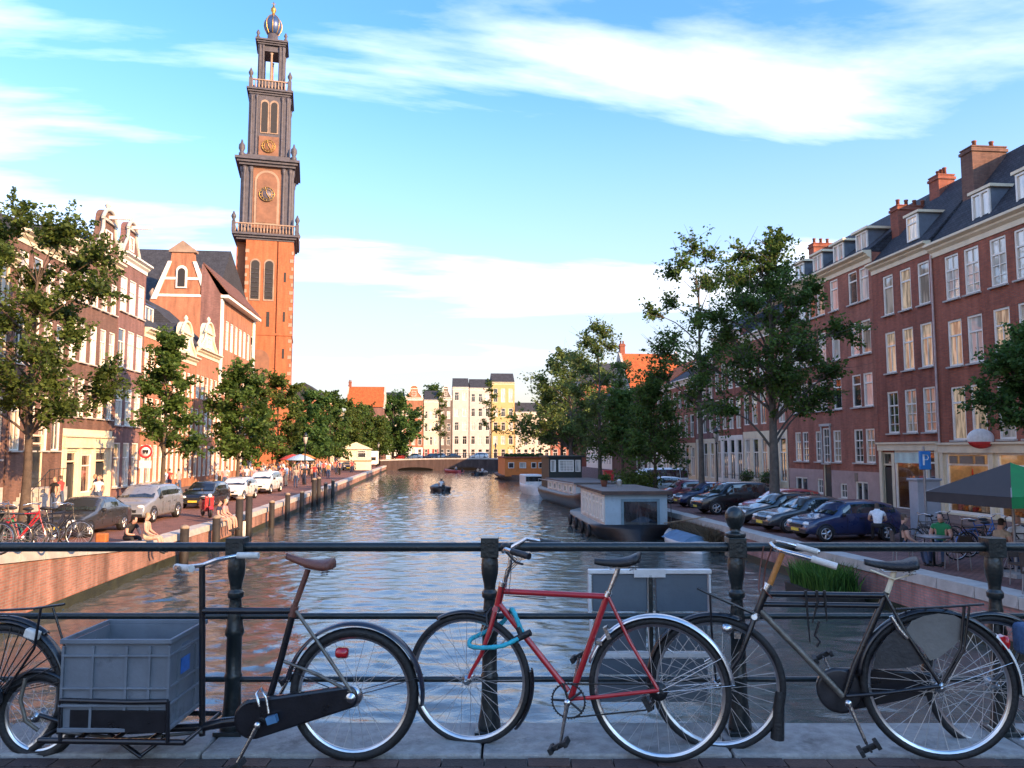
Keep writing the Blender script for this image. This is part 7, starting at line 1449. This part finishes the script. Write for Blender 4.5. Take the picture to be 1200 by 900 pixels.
s = MB(); s.box((0, 0, .15), (.34, .24, .3)); o = s.build('bag', mat('orange_brown_bag', (.34, .12, .03), .7), None, (xl(26)-1.15, 25.7, zl(25.7))); tag(o, 'orange-brown bag on the quay beside the seated person in black', 'bag'); bevel(o, .05, 3)
person('person in white bending in front of the navy blue hatchback', 14.0, 23.4, zr(23), R(150), 'lean', 'white', 'black', 1, z0=.45)
cc = ['white', 'pink', 'red', 'white', 'beige', 'black', 'lightblue', 'pink', 'blue', 'white', 'red', 'grey', 'orange']
desc = dict(white='white', pink='pink', red='red', beige='beige', black='black', lightblue='light blue', blue='blue', grey='grey', orange='orange')
lookp = dict(stand='standing', walk='walking', talk='gesturing')
g = random.Random(5)
for i in range(84):
    y = g.uniform(58, 112); x = -17.6+g.uniform(0, 6.6); ps = g.choice(['stand', 'walk', 'talk', 'stand']); t_ = cc[i % len(cc)]
    lg = g.choice(['black', 'denim', 'beige', 'navy']); hr_ = g.randrange(3); wh = 'near the parked cars' if y < 70 else ('by the sunshades' if y < 90 else 'deep in the crowd')
    person('%s-haired person in %s top and %s trousers %s %s, %s' % (('dark', 'brown', 'fair')[hr_], desc[t_], lg, lookp[ps], wh, 'house side' if x < -15.4 else ('mid street' if x < -13.2 else 'water side')), x, y, ZQ, R(g.uniform(0, 360)), ps, t_, lg, hr_, True, False, g.uniform(.94, 1.05), 'people crowding the left quay')
for i, (x, y, t_) in enumerate(((-17.2, 51.5, 'white'), (-16.6, 52.2, 'pink'), (-17.5, 53.2, 'red'), (-17.6, 38.5, 'red'), (-16.5, 40.2, 'black'), (-16.9, 40.5, 'navy'), (-15.7, 38.0, 'white'), (-16.9, 36.4, 'black'), (-15.2, 58, 'pink'), (-14.4, 61, 'white'))):
    person(['person in white walking past the houses on the left pavement', 'person in pink beside the one in white on the left pavement', 'person in red following on the left pavement', 'person in a red top before the stone stoop', 'person in black standing by the cream shop front', 'person in navy beside the one in black at the shop front', 'person in white before the shop steps', 'person in black standing by the foot of the nearest left tree', 'person in pink near the second white car', 'person in white near the crowd edge'][i], x, y, ZQ+.1, R(g.uniform(0, 360)), g.choice(['stand', 'walk', 'talk']), t_, 'denim', g.randrange(3))
# ================================================================== motor boats under way
def dinghy(label, x, y, rz, L_, w, m, ppl): 
    t = empty('motor_boat', (x, y, ZW), rz, label, 'boat'); hull(t, L_, w, .42, bow=.5, m=m); s = MB(); s.b2((-w*.4, L_*.2, .28), (w*.4, L_*.32, .44)); s.b2((-w*.4, L_*.5, .28), (w*.4, L_*.62, .44)); s.build('thwart', wood_dark, t); s = MB(); s.box((0, -.12, .45), (.3, .35, .55)); o = s.build('outboard_motor', plast, t); bevel(o, .06, 3)
    for dx, dy, tp, lb in ppl:
        p = t.matrix_basis @ Vector((dx, dy, .32)); person(lb, p.x, p.y, p.z, rz+R(180), 'sit', tp, 'navy', g.randrange(3))
dinghy('small dark motor boat with two people heading towards us mid-canal', AT(517, 76)+.2, 75, R(8), 4.6, 1.9, hullb, ((0, 1.3, 'white', 'person in white steering the small motor boat'), (.3, 2.6, 'black', 'person in black sitting in the small motor boat')))
dinghy('small boat with people near the orange houseboat', AT(556, 128), 126, R(-20), 6, 2.2, hullb, ((0, 1.5, 'beige', 'person in beige in the far boat near the houseboat'), (.3, 3, 'white', 'person in white in the far boat near the houseboat')))
dinghy('red boat farther off before the far bridge', AT(541, 140), 139, R(30), 6, 2.2, mat('red_hull', (.40, .06, .06), .5), ((0, 2, 'grey', 'person in grey in the red far boat'),))
# ================================================================== parked background bicycles
def bg_bike():
    t = empty('parked_bicycle', (0, 0, 0)); tag(t, 'x', 'bicycle')
    for x in (0, 1.06): s = MB(); s.torus(.325, .02, 24, 6); w = s.build('wheel', rubber, t, (x, 0, .345)); s = MB(); s.torus(.30, .009, 24, 4); s.build('rim', rimsteel, w); s = MB(); [s.tube([(0, 0, 0), (.3*math.cos(k*math.pi/8), 0, .3*math.sin(k*math.pi/8))], .0025, 3, caps=False) for k in range(16)]; s.build('spokes', spokesteel, w)
    s = MB()
    for a, b_, r in (((.88, .92), (.45, .30), .018), ((.90, .80), (.45, .30), .018), ((.88, .88), (.30, .86), .016), ((.27, .95), (.45, .30), .016), ((.30, .84), (0, .345), .01), ((.45, .3), (0, .345), .011), ((.90, .80), (1.06, .345), .013), ((.86, 1.08), (.90, .80), .014)): s.tube([(a[0], 0, a[1]), (b_[0], 0, b_[1])], r, 6)
    s.build('frame', blackpaint, t)
    s = MB(); s.tube([(.66, -.27, 1.08), (.80, -.2, 1.12), (.88, 0, 1.08), (.80, .2, 1.12), (.66, .27, 1.08)], .013, 6); s.build('handlebar', chrome, t); s = MB(); s.ell((.24, 0, 1.0), (.14, .075, .045), 10, 6); s.build('saddle', leather_b, t)
    s = MB(); s.tube([(-.15, .0, .74), (.28, 0, .76)], .05, 5, sq=.25); s.tube([(-.1, 0, .73), (0, 0, .345)], .008, 5); s.build('carrier', blackpaint, t)
    s = MB(); s.torus(.365, .014, 20, 5, sy=2, a0=R(20), a1=R(185)); s.build('mudguard', blackpaint, t, (0, 0, .345)); s = MB(); s.lathe([(.09, -.01), (.09, .01)], 16, (.45, .04, .30), axis='Y'); s.tube([(.45, .06, .3), (.45, .06, .14)], .012, 5); s.build('crank', chrome, t); return t
ORD = 'first second third fourth fifth sixth seventh eighth ninth tenth eleventh twelfth'.split(); pb0 = bg_bike(); km = kidmap(pb0); first = True
def put_bike(x, y, z, rz, col, label, grp, lean=0):
    global first
    o = pb0 if first else copy_tree(pb0, None, {'black_bike_paint': col.name} and {blackpaint.name: col}, km); first = False
    o.location = (x, y, z); o.rotation_euler = (lean, 0, rz); o['label'] = label; o['category'] = 'bicycle'; o['group'] = grp
bcol = dict(black=blackpaint, red=redpaint, pink=mat('pink_bike_paint', (.55, .16, .22), .35, coat=.4), green=mat('green_bike_paint', (.03, .30, .12), .35, coat=.4), grey=greytube, blue=mat('blue_bike_paint', (.03, .10, .30), .35, coat=.4))
for i, cn in enumerate(['black', 'pink', 'black', 'red', 'black', 'grey', 'black', 'red', 'green', 'black', 'grey', 'black']):
    y = 15.4+i*.56; put_bike(xl(y)-.62-.15*(i % 3), y, zl(y), R((172, 8, 186, -4)[i % 4]) + R(90 if i == 11 else 0), bcol[cn], '%s bicycle, %s from the bridge in the row along the left quay railing' % (cn, ORD[i]), 'bicycles parked on the left quay', R((i % 3-1)*5))
for i, cn in enumerate(['black', 'grey', 'black', 'blue', 'black', 'grey', 'black', 'black']):
    y = 21.9-i*.62; put_bike(14.6+.3*(i % 3), y, zr(y), R((5, 176, -6)[i % 3]), bcol[cn], '%s bicycle, %s from the far end of the row on the right quay' % (cn, ORD[i]), 'bicycles parked on the right quay', R((i % 3-1)*6))
for i, (x, y) in enumerate(((-13.6, 60), (-13.2, 61), (-13.8, 62.5), (-13.1, 64), (-13.5, 66))): put_bike(x, y, ZQ, R(40+30*i), bcol['black'], 'black bicycle, %s of the five loosely parked before the left crowd' % ORD[i], 'bicycles parked by the crowd')
# scooter
def scooter(label, x, y, z, rz, col):
    t = empty('motor_scooter', (x, y, z), rz, label, 'scooter')
    for px in (0, 1.25): s = MB(); s.torus(.19, .055, 18, 8); w = s.build('wheel', rubber, t, (px, 0, .25)); s = MB(); s.lathe([(.14, -.03), (.14, .03)], 14, axis='Y'); s.build('rim', alloy, w)
    s = MB(); s.prism([(-.22, .42), (.0, .36), (.38, .30), (.42, .72), (.05, .80), (-.28, .66)], -.15, .15); s.prism([(.38, .26), (.85, .26), (.85, .34), (.38, .34)], -.14, .14); s.prism([(.85, .26), (1.05, .30), (1.12, .95), (1.02, .98), (.93, .5)], -.2, .2); o = s.build('body', col, t); bevel(o, .05, 3)
    s = MB(); s.box((.1, 0, .83), (.7, .26, .10)); o = s.build('seat', leather_b, t); bevel(o, .04, 3); s = MB(); s.tube([(1.22, 0, .3), (1.06, 0, 1.0)], .03, 8); s.tube([(1.0, -.33, 1.04), (1.06, 0, 1.02), (1.0, .33, 1.04)], .018, 6); s.build('handlebar', plast, t); s = MB(); s.ell((1.12, 0, .98), (.09, .10, .09), 10, 6); s.build('headlight', lampg, t)
    for sy in (-1, 1): s = MB(); s.tube([(1.02, sy*.2, 1.04), (1.0, sy*.3, 1.22)], .008, 5); s.ell((1.0, sy*.32, 1.26), (.02, .07, .05), 8, 5); s.build('mirror', plast, t)
    s = MB(); s.prism([(1.0, .47), (1.3, .53), (1.47, .40), (1.42, .36), (1.25, .46)], -.08, .08); s.build('front_mudguard', col, t)
scooter('green motor scooter parked between the black saloon and the grey people carrier', -12.9, 31.2, ZQ, R(-70), mat('scooter_green', (.05, .16, .12), .3, coat=.8)); scooter('red motor scooter in front of the black hatchback on the left quay', -10.6, 36.9, ZQ, R(-60), mat('scooter_red', (.35, .03, .03), .3, coat=.8))
# ================================================================== street furniture
signw = mat('sign_white', (.75, .74, .72), .4); signr = mat('sign_red', (.55, .03, .03), .4); signb = mat('sign_blue', (.03, .20, .52), .4); steel = mat('pole_steel', (.30, .30, .31), .4, .7)
t = empty('traffic_sign', (-13.6, 38, ZQ), 0, 'round red-ringed traffic sign with a white plate under it by the left shop', 'traffic sign'); s = MB(); s.tube([(0, 0, 0), (0, 0, 3.3)], .035, 8); s.build('pole', steel, t)
s = MB(); s.lathe([(.32, 0), (.32, .02)], 24, (0, -.06, 2.95), axis='Y'); s.build('disc', signw, t); s = MB(); s.torus(.27, .05, 24, 6, c=(0, -.075, 2.95), sy=.3); s.build('red_ring', signr, t); s = MB(); s.box((0, -.08, 2.98), (.26, .01, .10)); s.box((-.07, -.08, 2.90), (.08, .012, .08)); s.box((.07, -.08, 2.90), (.08, .012, .08)); s.build('car_symbol', plast, t); s = MB(); s.box((0, -.06, 2.35), (.55, .02, .36)); s.build('plate', signw, t)
t = empty('parking_sign', (16.45, 24.6, zr(24)), 0, 'blue parking ticket sign on a post left of the dark parasol', 'sign'); s = MB(); s.tube([(0, 0, 0), (0, 0, 3.1)], .04, 8); s.build('pole', steel, t); s = MB(); s.box((0, -.06, 2.62), (.40, .08, .62)); o = s.build('panel', signb, t); bevel(o, .02)
s = MB(); s.box((-.07, -.105, 2.64), (.06, .012, .36)); s.tube([(-.05, -.105, 2.80), (.06, -.105, 2.80), (.10, -.105, 2.72), (.06, -.105, 2.64), (-.05, -.105, 2.64)], .028, 5, sq=.3); s.build('letter_p', signw, t)
o = MB(); o.box((0, 0, .95), (.85, .5, 1.9)); o.box((0, 0, 1.94), (.95, .6, .08)); o = o.build('utility_cabinet', mat('cabinet_grey', (.36, .38, .42), .5, .1, .12, 3, stain=((.28, .29, .31), 3, .6)), None, (17.1, 25.6, zr(25))); tag(o, 'tall grey utility cabinet beside the parasol edge', 'cabinet'); bevel(o, .02)
# parasol: dark canopy with a green panel and an orange one
t = empty('parasol', (13.3, 16.7, zr(16.7)), R(6), 'large square dark terrace parasol with a green and an orange panel', 'parasol'); s = MB(); s.tube([(0, 0, 0), (0, 0, 2.55)], .035, 8); s.build('pole', steel, t); s = MB(); s.box((0, 0, .05), (.7, .7, .1)); s.build('base', granite, t)
cdk = mat('canopy_dark', (.045, .038, .038), .9, 0, .2, 4); cgr = mat('canopy_green', (.015, .22, .06), .85, 0, .15, 4); cor_ = mat('canopy_orange', (.75, .30, .03), .85, 0, .15, 4)
hw_ = 1.25; ez, az = 1.88, 2.60; cn = [(-hw_, -hw_), (hw_, -hw_), (hw_, hw_), (-hw_, hw_)]
def cp_(a, b_, f0, f1, m, nm):
    s = MB(); A0 = Vector((*a, ez)); B0_ = Vector((*b_, ez)); ap = Vector((0, 0, az)); P0 = A0.lerp(B0_, f0); P1 = A0.lerp(B0_, f1)
    v = [P0, P1, ap]; v2 = [p-Vector((0, 0, .012)) for p in v]; s.add(v+v2, [(0, 1, 2), (3, 5, 4), (0, 3, 4, 1)]); e = [P0, P1, P1-Vector((0, 0, .24)), P0-Vector((0, 0, .24))]; s.add(e, [(0, 1, 2, 3)]); s.build(nm, m, t)
cp_(cn[0], cn[1], 0, 1, cgr, 'canopy_panel'); cp_(cn[1], cn[2], 0, 1, cor_, 'canopy_panel'); cp_(cn[2], cn[3], 0, 1, cdk, 'canopy_panel'); cp_(cn[3], cn[0], 0, 1, cdk, 'canopy_panel')
s = MB(); [s.tube([(0, 0, az-.05), (*q, ez)], .014, 5) for q in cn]; s.build('ribs', steel, t)
wick = mat('dark_rattan', (.06, .04, .03), .7, 0, .3, 30, .4)
def table(x, y, z, lb):
    t = empty('cafe_table', (x, y, z), 0, lb, 'table', 'terrace tables on the right quay'); s = MB(); s.lathe([(.38, .70), (.40, .72), (.40, .74), (.02, .745)], 20); s.build('table_top', steel, t); s = MB(); s.lathe([(.03, .02), (.03, .7)], 8); s.box((0, 0, .02), (.5, .06, .03)); s.box((0, 0, .021), (.06, .5, .03)); s.build('pedestal', black_iron, t)
def chair(x, y, z, rz, lb):
    t = empty('cafe_chair', (x, y, z), rz, lb, 'chair', 'terrace chairs on the right quay'); s = MB(); s.box((0, 0, .45), (.42, .42, .04)); s.build('seat', wick, t); s = MB(); s.tube([(-.2, .2, .47), (-.2, .26, .85), (.2, .26, .85), (.2, .2, .47)], .015, 6); s.box((0, .245, .70), (.38, .02, .26)); s.build('backrest', wick, t)
    for sx in (-1, 1):
        for sy in (-1, 1): s = MB(); s.tube([(sx*.18, sy*.18, .44), (sx*.2, sy*.2, 0)], .014, 6); s.build('leg', steel, t)
TB = [(12.6, 18.6), (14.0, 17.2), (12.4, 14.6), (13.6, 13.4), (15.6, 19.2)]
for i, (x, y) in enumerate(TB):
    table(x, y, zr(y), ('round terrace table left under the parasol', 'round terrace table in the middle under the parasol', 'round terrace table nearest the right quay wall', 'round terrace table nearest the bridge', 'round terrace table right of the parasol pole')[i])
    for k in range(3):
        a = R(40+120*k+25*i); chair(x+.72*math.cos(a), y+.72*math.sin(a), zr(y), a-R(90), 'dark rattan chair on the %s side of the %s' % (('house', 'far', 'canal', 'bridge')[int(((math.degrees(a)+45) % 360)//90)], ('terrace table left under the parasol', 'middle terrace table', 'terrace table nearest the quay wall', 'terrace table nearest the bridge', 'rightmost terrace table')[i]))
for i, (ti, k, top, lb) in enumerate(((0, 0, 'green', 'person in a green top seated under the parasol'), (0, 1, 'black', 'dark-haired person in black seated left of the one in green'), (1, 0, 'white', 'person in white seated at the middle terrace table'), (1, 1, 'beige', 'person in beige seated at the middle terrace table'), (4, 1, 'grey', 'person in grey seated at the right end of the terrace'))):
    x, y = TB[ti]; a = R(40+120*k+25*ti); person(lb, x+.70*math.cos(a), y+.70*math.sin(a), zr(y)+.36, a-R(90), 'sit', top, 'denim', i % 3)
# oval red and white sign hanging on the corner of the right house
t = empty('hanging_sign', (XR-.55, 30.2, 2.1), R(0), 'oval red and white sign hanging from the nearest red brick house', 'sign'); s = MB(); s.ell((0, 0, 0), (.62, .16, .42), 24, 12); s.build('oval', signw, t); s = MB()
pr = [(.62*math.sin(a_)*1.012, -.42*math.cos(a_)*1.012) for a_ in [math.pi*k/20 for k in range(0, 9)]]; s.lathe(pr, 24); 
for i_, v_ in enumerate(s.v): s.v[i_] = (v_[0], v_[1]*.16/.62, v_[2])
s.build('red_band', signr, t); s = MB(); s.tube([(0, 0, .4), (.0, 0, .62), (.56, 0, .62)], .02, 6); s.build('bracket', black_iron, t)
# iron railings before the cream ground floor on the right
t = empty('area_railing', (22.0, 53, ZQ+.1), 0, 'black iron railing before the cream ground floor on the right', 'railing'); s = MB()
for k in range(34): s.tube([(0, -4+k*.25, 0), (0, -4+k*.25, 1.25)], .012, 4)
s.build('bars', black_iron, t).__setitem__('kind', 'stuff'); s = MB(); s.tube([(0, -4, 1.1), (0, 4.3, 1.1)], .018, 5); s.tube([(0, -4, .2), (0, 4.3, .2)], .018, 5); s.build('rails', black_iron, t)
# lamp posts
for lb, x, y in (('old-style street lantern on the left quay near the crowd', -11.5, 70), ('old-style street lantern on the right quay by the white houses', 19.5, 52), ('old-style street lantern near the far bridge', -11, 152), ('old-style street lantern beside the ochre corner house', 12.5, 160)):
    t = empty('street_lamp', (x, y, ZQ), 0, lb, 'street lamp'); s = MB(); s.lathe([(.16, 0), (.14, .6), (.07, .8), (.055, 3.4), (.09, 3.5), (.04, 3.6)], 10); s.build('post', black_iron, t); s = MB(); s.lathe([(.11, 3.6), (.22, 4.15), (.24, 4.2)], 6); s.build('lantern', g_white, t); s = MB(); s.lathe([(.27, 4.2), (.12, 4.45), (.04, 4.6)], 6); s.build('cap', black_iron, t)
# kiosk, van-like white box and sunshades on the left quay
t = empty('kiosk', (-12.2, 121, ZQ), R(4), 'cream kiosk with a gabled roof at the quay edge', 'kiosk'); s = MB(); s.b2((-2.3, 0, 0), (2.3, 4.5, 3.2)); s.b2((-2.32, -.02, 0), (2.32, 4.52, 1.3)); s.build('wall', cream_paint, t); s = MB(); s.prism([(-2.6, 3.2), (0, 4.3), (2.6, 3.2)], -.3, 4.8); s.build('roof', cream_paint, t); window(t, .9, 1.9, 1.3, 1.1, 'T', 'dark', y=-.06, sill=False); s = MB(); s.b2((-2.4, -.06, 1.3), (2.4, -.021, 1.5)); s.build('band', orange1, t)
t = empty('delivery_van', (-11.8, 146, ZQ), R(2), 'white box van parked at the far end of the left quay', 'van'); s = MB(); s.b2((-1.1, 0, .5), (1.1, 5, 2.9)); o = s.build('box_body', white_paint, t); bevel(o, .05); s = MB(); s.b2((-1.0, -1.6, .4), (1.0, -.01, 2.0)); o = s.build('cab', white_paint, t); bevel(o, .15, 3); s = MB(); s.b2((-.85, -1.63, 1.2), (.85, -1.602, 1.8)); s.build('windscreen', carglass, t)
for x in (-.95, .95):
    for y in (-.7, 3.8): s = MB(); s.lathe([(.38, -.12), (.38, .12)], 16, (0, 0, 0), axis='X'); s.build('wheel', rubber, t, (x, y, .38))
for lb, x, y, c_ in (('blue sunshade over the left crowd', -14.6, 82, 'blue'), ('red sunshade over the left crowd', -14.0, 78, 'red'), ('light blue sunshade at the crowd edge', -12.6, 74, 'lightblue'), ('orange sunshade deep in the left crowd', -15.2, 92, 'orange')):
    t = empty('parasol', (x, y, ZQ), 0, lb, 'parasol'); s = MB(); s.tube([(0, 0, 0), (0, 0, 2.6)], .03, 6); s.build('pole', steel, t); s = MB(); s.lathe([(1.35, 2.1), (1.3, 2.15), (.7, 2.45), (.05, 2.65)], 8); s.build('canopy', CL[c_], t)
t = empty('letter_box', (12.6, 55.5, ZQ), 0, 'red box standing behind the hedge on the right quay', 'box'); s = MB(); s.box((0, 0, .75), (.7, .5, 1.5)); o = s.build('box_body', signr, t); bevel(o, .05); s = MB(); s.box((0, 0, 1.53), (.78, .58, .07)); s.build('cap', signr, t)
sh = empty('shrub', (12.3, 47.0, ZQ), 0, 'low yellow-green hedge beside the barge on the right quay edge', 'shrub'); leaves('foliage', sh, [(random.uniform(-.7, .7), random.uniform(-1.5, 1.5), random.uniform(.4, 1.5)) for _ in range(26)], [.35]*26, 130, .16, lf_warm, 91)
ft = empty('planter', (15.0, 37.6, ZQ), 0, 'planter of orange flowers behind the black estate-like car', 'planter'); s = MB(); s.b2((-.9, -.3, 0), (.9, .3, .8)); s.build('trough', wood_dark, ft); leaves('flowers', ft, [(random.uniform(-.9, .9), random.uniform(-.3, .3), random.uniform(.9, 1.25)) for _ in range(16)], [.18]*16, 70, .13, leafmat('flower_orange', (.40, .10, .03), (.62, .22, .06)), 92)
for i, y in enumerate((50.4, 53.8)): 
    p_ = empty('potted_plant', (22.4, y, ZQ+.12), 0, ('dark potted bush left of the cream ground floor door', 'dark potted bush by the cream house railing')[i], 'plant'); s = MB(); s.lathe([(.22, 0), (.3, .5), (.3, .55)], 12); s.build('pot', potm, p_); leaves('foliage', p_, [(random.uniform(-.2, .2), random.uniform(-.2, .2), random.uniform(.7, 1.3)) for _ in range(9)], [.22]*9, 90, .12, lf_dark, 95+i)
